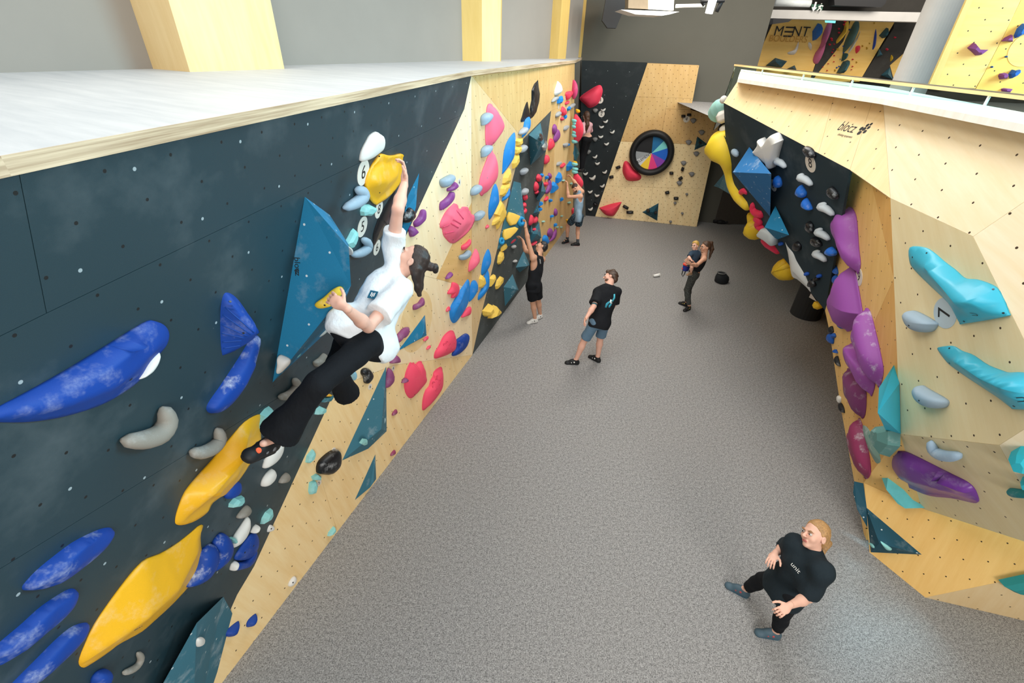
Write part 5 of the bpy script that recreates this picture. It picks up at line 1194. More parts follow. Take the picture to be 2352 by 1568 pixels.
hh((44, 84, 92), '1090 985 1180 830 1245 810 1190 920 1150 995', 'dark teal wedge by the railing on the far hall wall', d=.4, poly=True, prof='facet')
volume('RD', HB, '1660 1015 0 1785 905 0 1825 1075 0 1760 1000 .8', [(0, 1, 3), (1, 2, 3), (2, 0, 3)], M_tealS, 'slate pyramid by the grey column in the far hall')
volume('RD', HB, '1600 770 0 1640 650 0 1690 740 0 1650 730 .6', [(0, 1, 3), (1, 2, 3), (2, 0, 3)], M_tealS, 'slate pyramid on the dark stripe of the far hall')
hh((236, 190, 50), '1815 735 1822 780 1800 835 1797 790', 'yellow sliver hold on the dark stripe of the far hall')
for x, y, r in ((1180, 290, 18), (1168, 330, 16), (1098, 388, 15), (1100, 440, 15), (998, 520, 18), (1003, 542, 14), (975, 600, 17), (1033, 595, 10), (1020, 668, 10), (1008, 705, 12), (1035, 750, 10), (1285, 800, 11), (1283, 895, 9), (1030, 832, 8), (955, 860, 8), (940, 950, 9), (880, 903, 7), (1748, 665, 20), (1855, 505, 14), (1268, 938, 7)):
    q = []
    for ux, uy in ((-1, 0), (0, -1), (1, -.1), (.2, 1.1)): q += [x + r * ux, y + r * uy]
    hh((226, 56, 78), q, 'red ball hold on the far hall wall', 'red balls on the far hall wall', d=.12)
for x, y, r in ((1242, 400, 13), (1222, 495, 13), (1218, 530, 11), (1157, 622, 10), (1172, 668, 11), (1160, 710, 11), (1070, 912, 12), (1100, 895, 11), (1116, 797, 7)):
    q = []
    for ux, uy in ((-1, .3), (0, -1), (1, -.3), (.2, 1)): q += [x + r * ux, y + r * uy]
    hh((24, 84, 180), q, 'blue chip hold on the far hall wall', 'blue chips on the far hall wall', d=.10)
for x, y, r in ((1415, 620, 13), (1475, 650, 16), (1510, 585, 10), (1335, 840, 12), (1575, 310, 12), (1045, 950, 14)):
    q = []
    for ux, uy in ((-.6, -1), (.6, -.9), (.5, .8), (-.3, 1.2)): q += [x + r * ux, y + r * uy]
    hh((196, 160, 60), q, 'ochre chip hold on the far hall wall', 'ochre chips on the far hall wall', d=.10)
# beam, column and ceiling of the hall
BP = Plane((0, 19.0, 0), n=(-.10, -1, 0))
def bp(s): return [BP.at(x, y) for x, y in pts_of('RD', s)]
slab('trim_1', BP, bp('150 245 2700 310 2700 175 190 130'), .5, M_conc, kind='structure', label='grey concrete beam across the far hall')
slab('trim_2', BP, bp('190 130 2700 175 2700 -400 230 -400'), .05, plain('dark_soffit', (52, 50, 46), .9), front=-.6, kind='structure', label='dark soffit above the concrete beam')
sg = empty('exit_sign', BP.at(1876, 15), 'green emergency exit sign with arrow and running figure', 'exit sign')
for s, nm in (('718 58 795 62 790 135 720 130', 'arrow_panel'), ('803 62 872 66 866 138 798 135', 'figure_panel')):
    slab(nm, BP, bp(s), .05, plain('exit_green', (28, 84, 62), .5), front=.06, parent=sg)
pc = BP.uv(BP.at(*pts_of('RD', '757 95')[0]))
arw = [(-.06, .28), (.06, .28), (.06, -.02), (.18, -.02), (0, -.26), (-.18, -.02), (-.06, -.02)]
mk('arrow', [BP.p(pc + np.array(a) * .45, .065) for a in arw], [(0, 1, 2, 3, 4, 5, 6)], M_white, parent=sg)
pc = BP.uv(BP.at(*pts_of('RD', '834 100')[0]))
for a, b in (((0, .22), (0, .18)), ((.02, .12), (-.04, -.05)), ((-.04, -.05), (.1, -.12)), ((.1, -.12), (.06, -.26)), ((-.04, -.05), (-.16, -.22)), ((.0, .1), (.16, .06)), ((.0, .1), (-.14, .0))):
    A_, B_ = BP.p(pc + np.array(a) * .45, .07), BP.p(pc + np.array(b) * .45, .07)
    mk('figure_stroke', *tube_geo([A_, B_], [.017, .017], 6), M_white, parent=sg)
slab('ceiling_unit', BP, bp('960 -200 1760 -200 1650 60 1600 105 980 80'), .4, M_black, front=.3, label='black ventilation unit under the far hall ceiling', cat='vent unit')
mk('ceiling_light', *tube_geo(bp('240 35 712 48'), [.10, .10], 10), plain('lamp_tube', (220, 226, 226), .4), label='white strip light under the far hall ceiling', cat='light', smooth=True)
gl = NT('lit_sign'); gl.b.inputs['Emission Color'].default_value = lin((120, 236, 236)); gl.b.inputs['Emission Strength'].default_value = 1.5; M_lit = gl.done(lin((130, 230, 230)), .4)
slab('lit_sign', HB, hb('828 262 968 268 960 318 835 310'), .05, M_lit, front=.5, label='glowing turquoise sign under the beam of the far hall', cat='sign')
slab('projector_box', BP, bp('175 250 425 265 380 300 170 330'), .3, M_black, front=.25, label='black box under the left end of the concrete beam', cat='box')
ccol = EYE + ray(2131, 100) * (10.6 / ray(2131, 100)[1])
V, F = cyl_geo((ccol[0], ccol[1], 3.5), .31, 6.0, 40)
mk('concrete_column', V, F, M_conc, label='thick round concrete column on the gallery', cat='column', smooth=False)
# leaning plywood wall on the gallery, with purple and blue holds
GP = Plane((0, 9.2, 0), n=(-.35, -1, 0))
gw_ = empty('wall_gallery', GP.at(2240, 150), 'plywood climbing wall on the gallery', kind='structure')
def gp(s): return [GP.at(x, y) for x, y in pts_of('E1', s)]
M_gply = wood('ply_gallery', (222, 172, 92), (232, 188, 112), step=.24, rad=.008, seed=2.0)
M_gply2 = wood('ply_gallery_deep', (226, 172, 72), (234, 184, 90), step=.24, rad=.008, seed=4.0)
slab('edge_panel', GP, gp('1600 -60 1680 -60 1160 1160 1065 1150'), .06, M_plain_ply2, front=.02, parent=gw_)
slab('panel', GP, gp('1680 -60 2340 -60 2180 280 2080 480 1820 980 1700 1190 1150 1160'), .06, M_gply, inset=.002, parent=gw_)
slab('panel', GP, gp('2340 -60 3600 -60 3600 1400 2352 1280 1700 1200 1820 980 2080 480'), .06, M_gply2, inset=.002, parent=gw_)
q0 = GP.uv(GP.at(*pts_of('E1', '2420 650')[0])); rq = np.linalg.norm(GP.uv(GP.at(*pts_of('E1', '2135 700')[0])) - q0)
slab('plug', GP, [GP.p(q0 + rq * np.array([math.cos(k * math.pi / 20), math.sin(k * math.pi / 20)])) for k in range(40)], .02, M_gply, front=.004, parent=gw_)
for s, c, lb in (('1605 645 1690 572 1765 665 1888 668 1790 740 1715 745 1660 690', (120, 50, 110), 'purple star-shaped hold on the gallery wall'), ('2065 555 2110 505 2200 462 2203 565 2130 555', (120, 50, 110), 'purple shark-tooth hold below the blue hold'),
                 ('2025 1020 2045 990 2110 978 2150 1000 2125 1060 2040 1070', (120, 50, 110), 'purple nugget hold beside the blue block'), ('2065 1195 2100 1185 2205 1195 2165 1245 2070 1230', (120, 50, 110), 'purple lozenge hold by the handrail'),
                 ('2160 995 2215 935 2235 955 2310 935 2315 965 2260 1020 2180 1060', (16, 86, 160), 'blue block hold beside the purple nugget'), ('2235 480 2280 380 2352 315 2440 300 2440 450 2330 470 2250 515', (16, 86, 160), 'large blue arc hold at the top of the gallery wall')):
    hold('E1', GP, c, .1, s, lb, prof='facet', poly=True, chalk=.05)
for x, y in ((2115, 762), (1922, 900)):
    hold('E1', GP, (16, 80, 150), .05, [x - 14, y, x + 6, y - 14, x + 16, y - 4, x - 2, y + 14], 'small blue chip hold on the gallery wall', group='small blue chips on the gallery wall', chalk=0)

# ------------------------------------------------------------------ fittings in front of the end wall
def onpx(p, y): 
    r = ray(*p); return EYE + r * (y / r[1])
sp_ = [onpx(p, 14.6) for p in ((1393, -12), (1443, -2), (1415, 65), (1395, 64), (1383, 47))]
V = sp_ + [q + np.array([.05, .45, 0]) for q in sp_]
recalc(mk('loudspeaker', V, [(0, 1, 2, 3, 4), (9, 8, 7, 6, 5)] + [(i, 5 + i, 5 + (i + 1) % 5, (i + 1) % 5) for i in range(5)], M_black, label='black wedge loudspeaker hanging before the end wall', cat='loudspeaker'))
ac = empty('air_conditioner', onpx((1495, 20), 12.5), 'white ceiling air unit with a flared base plate', 'air unit')
def slab_px(name, pxs, y, depth, mat, parent):
    q = [onpx(p, y) for p in pxs]; V = q + [v_ + np.array([0, depth, 0]) for v_ in q]; n = len(q)
    return recalc(mk(name, V, [tuple(range(n)), tuple(range(2 * n - 1, n - 1, -1))] + [(i, n + i, n + (i + 1) % n, (i + 1) % n) for i in range(n)], mat, parent=parent))
slab_px('housing_side', [(1444, -15), (1489, -15), (1489, 21), (1443, 19)], 12.5, .4, plain('tan_panel', (120, 106, 86), .7), ac)
slab_px('housing_front', [(1489, -15), (1549, -15), (1547, 24), (1489, 21)], 12.5, .4, M_white, ac)
slab_px('base_plate', [(1426, 22), (1560, 27), (1538, 33), (1520, 36), (1460, 33)], 12.3, .8, M_white, ac)
mk('mounting_pipe', *tube_geo([onpx((1552, 14), 12.6), onpx((1618, 13), 12.6)], [.035, .035], 8), M_white, parent=ac, smooth=True)
for x_, y_ in ((1470, 12.7), (1535, 12.7)):
    q = onpx((x_, -10), y_); mk('suspension_rod', *tube_geo([q, q + UP * 3.4], [.012, .012], 6), M_black, parent=ac)
lp = empty('hanging_lamp', onpx((1640, 10), 12.0), 'bright angled lamp in a black frame before the end wall', 'lamp')
gl2 = NT('lamp_glow'); gl2.b.inputs['Emission Color'].default_value = (1, .98, .94, 1); gl2.b.inputs['Emission Strength'].default_value = 4.0; M_glow = gl2.done((1, 1, 1, 1), .4)
mk('tube', *tube_geo([onpx((1640, -10), 12.0), onpx((1628, 31), 12.0)], [.085, .075], 10), M_glow, parent=lp, smooth=True)
mk('cage', *tube_geo([onpx((1662, -6), 12.1), onpx((1646, 27), 12.1)], [.05, .04], 8), M_black, parent=lp, smooth=True)
mk('cage', *tube_geo([onpx((1612, 0), 12.1), onpx((1618, 12), 12.1)], [.05, .04], 8), M_black, parent=lp, smooth=True)
mk('bracket', *tube_geo([onpx((1610, 3), 12.05), onpx((1664, 2), 12.05)], [.03, .03], 8), M_black, parent=lp, smooth=True)

for x_ in (1612, 1662):
    q = onpx((x_, 0), 12.1); mk('suspension_rod', *tube_geo([q, q + UP * 3.4], [.012, .012], 6), M_black, parent=lp)
# things left on the floor
cp = at_z(1507, 636, 0)
V, F = tube_geo([cp + np.array([-.075, -.03, .045]), cp + np.array([.02, .01, .045]), cp + np.array([.08, .035, .045])], [.028, .036, .042], 16)
cu_ = recalc(mk('paper_cup', V, F, M_white, label='white paper cup lying on the carpet', cat='cup', smooth=True))
mk('cup_rim', *tube_geo([cp + np.array([.079, .035, .045]), cp + np.array([.084, .037, .045])], [.0445, .0445], 16), M_white, parent=cu_)
bc = at_z(1657, 648, 0)
prof = [(0, .15), (.03, .165), (.10, .17), (.17, .155), (.22, .12), (.245, .09)]
V = []; F = []; n = 18
for i, (z, r) in enumerate(prof):
    for k in range(n):
        a = 2 * math.pi * k / n; w = 1 + .08 * math.sin(3 * a + i)
        V.append(bc + np.array([r * w * math.cos(a) - .06 * (i / 5) , r * .8 * w * math.sin(a), z]))
for i in range(len(prof) - 1):
    for k in range(n): F.append((i * n + k, i * n + (k + 1) % n, (i + 1) * n + (k + 1) % n, (i + 1) * n + k))
F += [tuple(range(n)), tuple((len(prof) - 1) * n + k for k in range(n))]
cb = recalc(mk('chalk_bag', V, F, plain('black_canvas', (30, 34, 38), .85, .15, 20), label='black chalk bag standing alone on the carpet', cat='chalk bag', smooth=True))
mk('bag_rim', *tube_geo([bc + np.array([.10 * math.cos(a) - .065, .08 * math.sin(a), .25]) for a in np.linspace(0, 2 * math.pi, 17)], [.014] * 17, 6), plain('grey_trim', (110, 112, 112), .8), parent=cb, smooth=True)
mk('drawcord', *tube_geo([bc + np.array([-.15, 0, .26]), bc + np.array([-.21, -.03, .27]), bc + np.array([-.25, -.02, .24])], [.006] * 3, 5), plain('cord', (150, 146, 136), .8), parent=cb, smooth=True)
for k, (x, y) in enumerate(((1645, 509), (1655, 511), (1668, 511))):
    c = at_z(x, y + 3, 0); 
    V, F = tube_geo([c + np.array([-.12, 0, .05]), c + np.array([-.02, 0, .07]), c + np.array([.10, 0, .05]), c + np.array([.16, 0, .03])], [.05, .075, .06, .03], 10)
    recalc(mk('shoe', V, F, plain('black_shoe', (22, 22, 24), .7), smooth=True, label='black shoe left before the curtained doorway', cat='shoe', group='shoes before the curtained doorway'))
# ------------------------------------------------------------------ people: joints measured on the photograph and set at limb length from one another
def reach(parent, p, L, sign):
    """point seen at p that lies a limb's length from its parent joint; sign +1 = the farther of the two, -1 = the nearer"""
    r = ray(*p); r = r / np.linalg.norm(r); q = parent - EYE
    b = r @ q; c = q @ q - L * L; disc = b * b - c
    if disc < 0: return EYE + r * b
    return EYE + r * (b + sign * math.sqrt(disc))
def on_wall(plane, p, d): return plane.at(p[0], p[1], d)

def along(p, cost, t0=1.5, t1=20.0):
    """point seen at p for which cost is least"""
    r = ray(*p); r = r / np.linalg.norm(r)
    for _ in range(4):
        ts = np.linspace(t0, t1, 400); c = [cost(EYE + r * t) for t in ts]; k = int(np.argmin(c))
        w = (t1 - t0) / 60; t0, t1 = ts[k] - w, ts[k] + w
    return EYE + r * ts[k]
dist = lambda a, b: float(np.linalg.norm(a - b))

def pose_climber():
    J = {}
    J['pel'] = on_wall(D, (834, 770), .55)
    J['neck'] = reach(J['pel'], (908, 630), .55, 1)
    J['head'] = reach(J['neck'], (945, 596), .16, -1)
    J['shR'] = reach(J['neck'], (903, 562), .18, 1); J['shL'] = reach(J['neck'], (922, 664), .18, -1)
    J['hdR'] = on_wall(D, (929, 384), .42); J['wrR'] = reach(J['hdR'], (929, 420), .10, -1)
    J['elR'] = along((914, 480), lambda q: (dist(q, J['shR']) - .31) ** 2 + (dist(q, J['wrR']) - .28) ** 2)
    J['hdL'] = on_wall(D, (762, 686), .46); J['wrL'] = reach(J['hdL'], (792, 705), .10, -1)
    J['elL'] = along((846, 750), lambda q: (dist(q, J['shL']) - .32) ** 2 + (dist(q, J['wrL']) - .28) ** 2)
    J['hipA'] = reach(J['pel'], (846, 788), .10, -1); J['hipB'] = reach(J['pel'], (808, 764), .10, 1)
    J['anA'] = on_wall(D, (634, 1006), .32); J['toA'] = on_wall(D, (572, 1032), .30)
    J['knA'] = along((728, 884), lambda q: (dist(q, J['hipA']) - .48) ** 2 + (dist(q, J['anA']) - .48) ** 2)
    J['knB'] = reach(J['hipB'], (766, 850), .44, 1); J['anB'] = reach(J['knB'], (798, 905), .38, 1); J['toB'] = J['anB'] - D.n * .16 + np.array([0, .05, -.05])
    return J

def pose_stand(px, bend=.965):
    """px: joint places on the photograph for a person on the floor"""
    J = {}
    for s in 'AB':
        J['an' + s] = at_z(*px['an' + s], px.get('za' + s, .085)); J['to' + s] = at_z(*px['to' + s], px.get('za' + s, .085) - .055)
    tor, up_, fo, th, sw = px['len']; sh_ = th * .98
    J['pel'] = along(px['pel'], lambda q: sum((dist(q, J['an' + s]) - (th + sh_) * bend) ** 2 for s in 'AB') + (9 if q[2] < .5 else 0))
    J['neck'] = along(px['neck'], lambda q: (dist(q, J['pel']) - tor) ** 2 + (9 if q[2] < J['pel'][2] + .2 else 0) + .02 * ((q[0] - J['pel'][0]) ** 2 + (q[1] - J['pel'][1]) ** 2))
    J['head'] = along(px['head'], lambda q: (dist(q, J['neck']) - .16 * tor / .52) ** 2 + .05 * (dist(q, J['pel']) - tor - .15) ** 2 + (9 if q[2] < J['neck'][2] + .04 else 0))
    for s, sg in (('L', px['s_sh']), ('R', -px['s_sh'])):
        J['sh' + s] = reach(J['neck'], px['sh' + s], sw, sg)
        J['el' + s] = reach(J['sh' + s], px['el' + s], up_, px['s_el'][s]); J['wr' + s] = reach(J['el' + s], px['wr' + s], fo, px['s_wr'][s])
        J['hd' + s] = reach(J['wr' + s], px['hd' + s], .085, px['s_wr'][s])
    for s in 'AB':
        J['hip' + s] = reach(J['pel'], px['hip' + s], .09, px['s_hip'][s])
        J['kn' + s] = along(px['kn' + s], lambda q: (dist(q, J['hip' + s]) - th) ** 2 + (dist(q, J['an' + s]) - sh_) ** 2)
    return J

PX_WOMAN = dict(len=(.50, .28, .25, .40, .165), pel=(1806, 1345), neck=(1868, 1270), head=(1872, 1228), shR=(1826, 1250), shL=(1888, 1312), elR=(1803, 1255), wrR=(1780, 1271), hdR=(1772, 1284), elL=(1856, 1372), wrL=(1812, 1391), hdL=(1795, 1403),
                hipA=(1795, 1330), knA=(1751, 1331), anA=(1711, 1353), toA=(1668, 1340), hipB=(1820, 1362), knB=(1799, 1408), anB=(1783, 1450), toB=(1734, 1450), s_sh=-1, s_el=dict(L=1, R=1), s_wr=dict(L=-1, R=-1), s_hip=dict(A=1, B=-1))
PX_TEE = dict(len=(.53, .30, .26, .44, .19), pel=(1378, 736), neck=(1398, 656), head=(1402, 636), shL=(1374, 671), shR=(1416, 670), elL=(1364, 703), wrL=(1346, 731), hdL=(1342, 739), elR=(1409, 700), wrR=(1392, 728), hdR=(1386, 736),
              hipA=(1367, 740), knA=(1342, 781), anA=(1323, 826), toA=(1299, 831), hipB=(1389, 738), knB=(1379, 775), anB=(1373, 820), toB=(1353, 816), s_sh=-1, s_el=dict(L=-1, R=1), s_wr=dict(L=-1, R=-1), s_hip=dict(A=-1, B=1))
PX_VEST = dict(len=(.52, .29, .26, .42, .175), pel=(1226, 653), neck=(1236, 583), head=(1244, 567), shL=(1224, 593), shR=(1246, 595), elL=(1213, 553), wrL=(1207, 519), hdL=(1208, 510), elR=(1207, 575), wrR=(1201, 553), hdR=(1196, 546),
               hipA=(1220, 656), knA=(1224, 694), anA=(1229, 732), toA=(1213, 740), hipB=(1233, 654), knB=(1236, 689), anB=(1241, 722), toB=(1234, 730), s_sh=-1, s_el=dict(L=-1, R=1), s_wr=dict(L=1, R=1), s_hip=dict(A=-1, B=1))
PX_GREY = dict(len=(.50, .29, .26, .43, .17), pel=(1327, 496), neck=(1331, 441), head=(1322, 432), shL=(1334, 451), shR=(1337, 440), elL=(1305, 452), wrL=(1303, 427), hdL=(1303, 419), elR=(1321, 419), wrR=(1313, 409), hdR=(1309, 404),
               hipA=(1321, 498), knA=(1304, 518), anA=(1303, 550), toA=(1289, 558), hipB=(1332, 497), knB=(1327, 525), anB=(1327, 557), toB=(1314, 561), s_sh=-1, s_neck=-1, s_el=dict(L=-1, R=1), s_wr=dict(L=1, R=1), s_hip=dict(A=-1, B=1))
PX_MUM = dict(len=(.48, .27, .24, .41, .155), pel=(1595, 626), neck=(1617, 584), head=(1620, 567), shL=(1617, 594), shR=(1612, 590), elL=(1600, 609), wrL=(1586, 606), hdL=(1580, 601), elR=(1597, 604), wrR=(1587, 598), hdR=(1580, 594),
              hipA=(1594, 629), knA=(1578, 665), anA=(1583, 703), toA=(1571, 713), hipB=(1597, 624), knB=(1583, 660), anB=(1577, 695), toB=(1562, 695), s_sh=-1, s_el=dict(L=-1, R=1), s_wr=dict(L=-1, R=-1), s_hip=dict(A=-1, B=1))
# ------------------------------------------------------------------ people: continuous bodies grown from blended limbs
def nrm(v): v = np.asarray(v, float); return v / (np.linalg.norm(v) + 1e-12)
def cap(a, b, ra, rb, k=.02, flat=False, flat0=False): return ('cap', np.asarray(a, float), np.asarray(b, float), ra, rb, k, flat, flat0)
def ell(c, ax, r, k=.02): return ('ell', np.asarray(c, float), np.asarray(ax, float), np.asarray(r, float), k)      # ax rows: local axes
def cut(n, o, c=None, rad=9.0): return ('cut', nrm(n), np.asarray(o, float), None if c is None else np.asarray(c, float), rad)
def sub(c, ax, r, k=.01): return ('sub', np.asarray(c, float), np.asarray(ax, float), np.asarray(r, float), k)
I3 = np.eye(3)

def wob(P, f, seed):
    x, y, z = P[..., 0] * f, P[..., 1] * f, P[..., 2] * f
    return (np.sin(x * 1.0 + 1.7 * np.sin(y * .7 + seed)) * np.sin(z * 1.1 + seed * 2.1 + np.cos(x * .6)) + .5 * np.sin(y * 1.9 + z * 1.3 + seed)) / 1.5

def sdf_mesh(prims, res, wrinkle=0.0, wf=26.0, seed=0.0):
    lo = np.full(3, 1e9); hi = -lo
    for p in prims:
        if p[0] == 'cap': pts = np.array([p[1] - p[3], p[1] + p[3], p[2] - p[4], p[2] + p[4]])
        elif p[0] == 'ell': m = p[3].max(); pts = np.array([p[1] - m, p[1] + m])
        else: continue
        lo = np.minimum(lo, pts.min(0)); hi = np.maximum(hi, pts.max(0))
    lo -= 3 * res + wrinkle; hi += 3 * res + wrinkle
    n = np.ceil((hi - lo) / res).astype(int) + 1
    ax = [lo[i] + res * np.arange(n[i]) for i in range(3)]
    d = np.full(n, .25, np.float32)
    def box_of(a, b):
        i0 = np.clip(((a - lo) / res).astype(int) - 1, 0, n - 2); i1 = np.clip(((b - lo) / res).astype(int) + 3, 1, n)
        s = tuple(slice(i0[i], i1[i]) for i in range(3))
        P = np.stack(np.meshgrid(ax[0][s[0]], ax[1][s[1]], ax[2][s[2]], indexing='ij'), -1)
        return s, P
    for p in prims:
        if p[0] == 'cap':
            _, a, b, ra, rb, k, fl, fl0 = p; m = .06 + k
            s, P = box_of(np.minimum(a - ra, b - rb) - m, np.maximum(a + ra, b + rb) + m)
            ab = b - a; L = ab @ ab + 1e-12; q = P - a
            t = q @ ab / L; tc = np.clip(t, 0, 1)
            di = np.linalg.norm(q - tc[..., None] * ab, axis=-1) - (ra + (rb - ra) * tc)
            if fl: di = np.maximum(di, (t - 1) * math.sqrt(L))
            if fl0: di = np.maximum(di, -t * math.sqrt(L))
        elif p[0] == 'ell':
            _, c, A, r, k = p; m = .06 + k
            s, P = box_of(c - r.max() - m, c + r.max() + m)
            q = (P - c) @ A.T
            k0 = np.linalg.norm(q / r, axis=-1); k1 = np.linalg.norm(q / (r * r), axis=-1) + 1e-9
            di = k0 * (k0 - 1) / k1
        elif p[0] == 'sub':
            _, c, A, r, k = p
            s, P = box_of(c - r.max() - .03, c + r.max() + .03)
            q = (P - c) @ A.T; k0 = np.linalg.norm(q / r, axis=-1); k1 = np.linalg.norm(q / (r * r), axis=-1) + 1e-9
            di = -(k0 * (k0 - 1) / k1); cur = d[s]
            h = np.clip(.5 - .5 * (cur - di) / k, 0, 1); d[s] = cur + (di - cur) * h + k * h * (1 - h)
            continue
        else:
            _, nn, o, c, rad = p
            if c is None: s, P = box_of(lo, hi)
            else: s, P = box_of(c - rad, c + rad)
            di = (P - o) @ nn; cur = d[s]
            if c is None: d[s] = np.maximum(cur, di)
            else:
                ins = np.linalg.norm(P - c, axis=-1) < rad; d[s] = np.where(ins, np.maximum(cur, di), cur)
            continue
        cur = d[s]; di = di.astype(np.float32)
        h = np.clip(.5 + .5 * (cur - di) / max(k, 1e-4), 0, 1)
        d[s] = cur + (di - cur) * h - k * h * (1 - h)
    if wrinkle:
        s, P = box_of(lo, hi); d = d + (wrinkle * wob(P, wf, seed)).astype(np.float32)
    # naive surface nets
    neg = d < 0
    cc = np.zeros(n - 1, int)
    for i in (0, 1):
        for j in (0, 1):
            for k in (0, 1): cc += neg[i:n[0] - 1 + i, j:n[1] - 1 + j, k:n[2] - 1 + k]
    act = (cc > 0) & (cc < 8)
    cells = np.argwhere(act); vid = np.full(n - 1, -1); vid[act] = np.arange(len(cells))
    corner = np.array([(i, j, k) for i in (0, 1) for j in (0, 1) for k in (0, 1)])
    val = np.stack([d[tuple((cells + c).T)] for c in corner], 1)
    acc = np.zeros((len(cells), 3)); cnt = np.zeros(len(cells))
    for a in range(8):
        for b in range(a + 1, 8):
            if np.abs(corner[a] - corner[b]).sum() != 1: continue
            va, vb = val[:, a], val[:, b]; m = (va < 0) != (vb < 0)
            t = np.where(m, va / np.where(m, va - vb, 1), 0)
            acc += m[:, None] * (corner[a] + t[:, None] * (corner[b] - corner[a])); cnt += m
    V = lo + res * (cells + acc / cnt[:, None])
    F = []
    for x in range(3):
        y, z = (x + 1) % 3, (x + 2) % 3
        sl = [slice(1, -1)] * 3; sl[x] = slice(0, -1)
        e0 = neg[tuple(sl)]; s2 = list(sl); s2[x] = slice(1, None); e1 = neg[tuple(s2)]
        ed = np.argwhere(e0 != e1); off = np.zeros(3, int); off[y] = 1; off[z] = 1; ed = ed + off
        if not len(ed): continue
        fl = e0[tuple((ed - off).T)]
        dy = np.zeros(3, int); dy[y] = 1; dz = np.zeros(3, int); dz[z] = 1
        q = np.stack([vid[tuple((ed - dy - dz).T)], vid[tuple((ed - dz).T)], vid[tuple(ed.T)], vid[tuple((ed - dy).T)]], 1)
        q[~fl] = q[~fl][:, ::-1]
        F.append(q)
    return V, np.vstack(F)

def laplace(V, F, it=2, lam=.5):
    e = np.vstack([F[:, [0, 1]], F[:, [1, 2]], F[:, [2, 3]], F[:, [3, 0]]])
    for _ in range(it):
        s = np.zeros_like(V); c = np.zeros(len(V))
        np.add.at(s, e[:, 0], V[e[:, 1]]); np.add.at(c, e[:, 0], 1); np.add.at(s, e[:, 1], V[e[:, 0]]); np.add.at(c, e[:, 1], 1)
        V = V + lam * (s / c[:, None] - V)
    return V

def join(parts):
    V = []; F = []; b = 0
    for v, f in parts: V.append(v); F.append(f + b); b += len(v)
    return np.vstack(V), np.vstack(F)

def skin_mat(name, c):
    t = NT(name); o = t.obj(); n = t.noise(o, 9.0, 4); n2 = t.noise(o, 120.0, 2)
    col = t.mix(n, lin(tuple(x * .93 for x in c)), lin((min(255, c[0] * 1.04), c[1] * 1.0, c[2] * .98)))
    t.b.inputs['Subsurface Weight'].default_value = .08; t.b.inputs['Subsurface Radius'].default_value = (.012, .005, .003)
    t.bump(n2, .06, .002)
    return t.done(col, .55, .4)
def cloth_mat(name, c, var=.1, fold=.5, rough=.85, speck=None):
    t = NT(name); o = t.obj(); n = t.noise(t.vmath('MULTIPLY', o, (1.0, 1.0, .6)), 13.0, 3); w = t.noise(o, 500.0, 1)
    col = t.mix(w, lin(tuple(x * (1 - var) for x in c)), lin(tuple(min(255, x * (1 + var)) for x in c)))
    if speck:
        k = t.ramp(t.noise(o, speck[1], 3, .7), .52, .60); col = t.mix(k, col, lin(speck[0]))
    t.bump(n, fold, .03)
    return t.done(col, rough, .2)
def hair_mat(name, c):
    t = NT(name); o = t.obj(); n = t.noise(t.vmath('MULTIPLY', o, (1.0, 1.0, .16)), 130.0, 3, .6); n2 = t.noise(o, 16.0, 2)
    col = t.mix(t.math('MULTIPLY', n, t.math('ADD', n2, .4)), lin(tuple(x * .55 for x in c)), lin(tuple(min(255, x * 1.5) for x in c)))
    t.bump(n, .7, .006)
    return t.done(col, .45, .5)

def head_frame(J, nose, s_nose, crown=None, s_crown=1):
    f = nrm(reach(J['head'], nose, .115, s_nose) - J['head'])
    u = J['head'] - J['neck'] if crown is None else reach(J['head'], crown, .12, s_crown) - J['head']
    u = nrm(u - f * (u @ f)); return np.stack([np.cross(f, u), f, u])         # rows: right, face, up

def head_prims(c, A, s=1.0):
    w = lambda x, y, z: c + s * (A.T @ np.array([x, y, z]))
    e = lambda p, r, k=.012: ell(w(*p), A, np.array(r) * s, k * s)
    L = [e((0, -.014, .024), (.073, .092, .090)), e((0, .028, -.036), (.054, .060, .076), .03), e((0, .064, -.090), (.024, .020, .018), .02), e((0, .076, .022), (.048, .018, .014), .015),
         e((.036, .060, -.026), (.024, .024, .026), .02), e((-.036, .060, -.026), (.024, .024, .026), .02), sub(w(.031, .102, .004), A, np.array([.017, .016, .011]) * s, .010), sub(w(-.031, .102, .004), A, np.array([.017, .016, .011]) * s, .010),
         cap(w(0, .088, .010), w(0, .112, -.020), .008 * s, .0115 * s, .010), e((.010, .101, -.025), (.008, .009, .007), .006), e((-.010, .101, -.025), (.008, .009, .007), .006),
         cap(w(-.016, .087, -.053), w(.016, .087, -.053), .006 * s, .006 * s, .008), cap(w(-.013, .085, -.063), w(.013, .085, -.063), .007 * s, .007 * s, .007),
         e((.075, -.004, -.010), (.010, .020, .031), .008), e((-.075, -.004, -.010), (.010, .020, .031), .008), sub(w(.088, .002, -.008), A, np.array([.008, .010, .017]) * s, .006), sub(w(-.088, .002, -.008), A, np.array([.008, .010, .017]) * s, .006)]
    return L, w

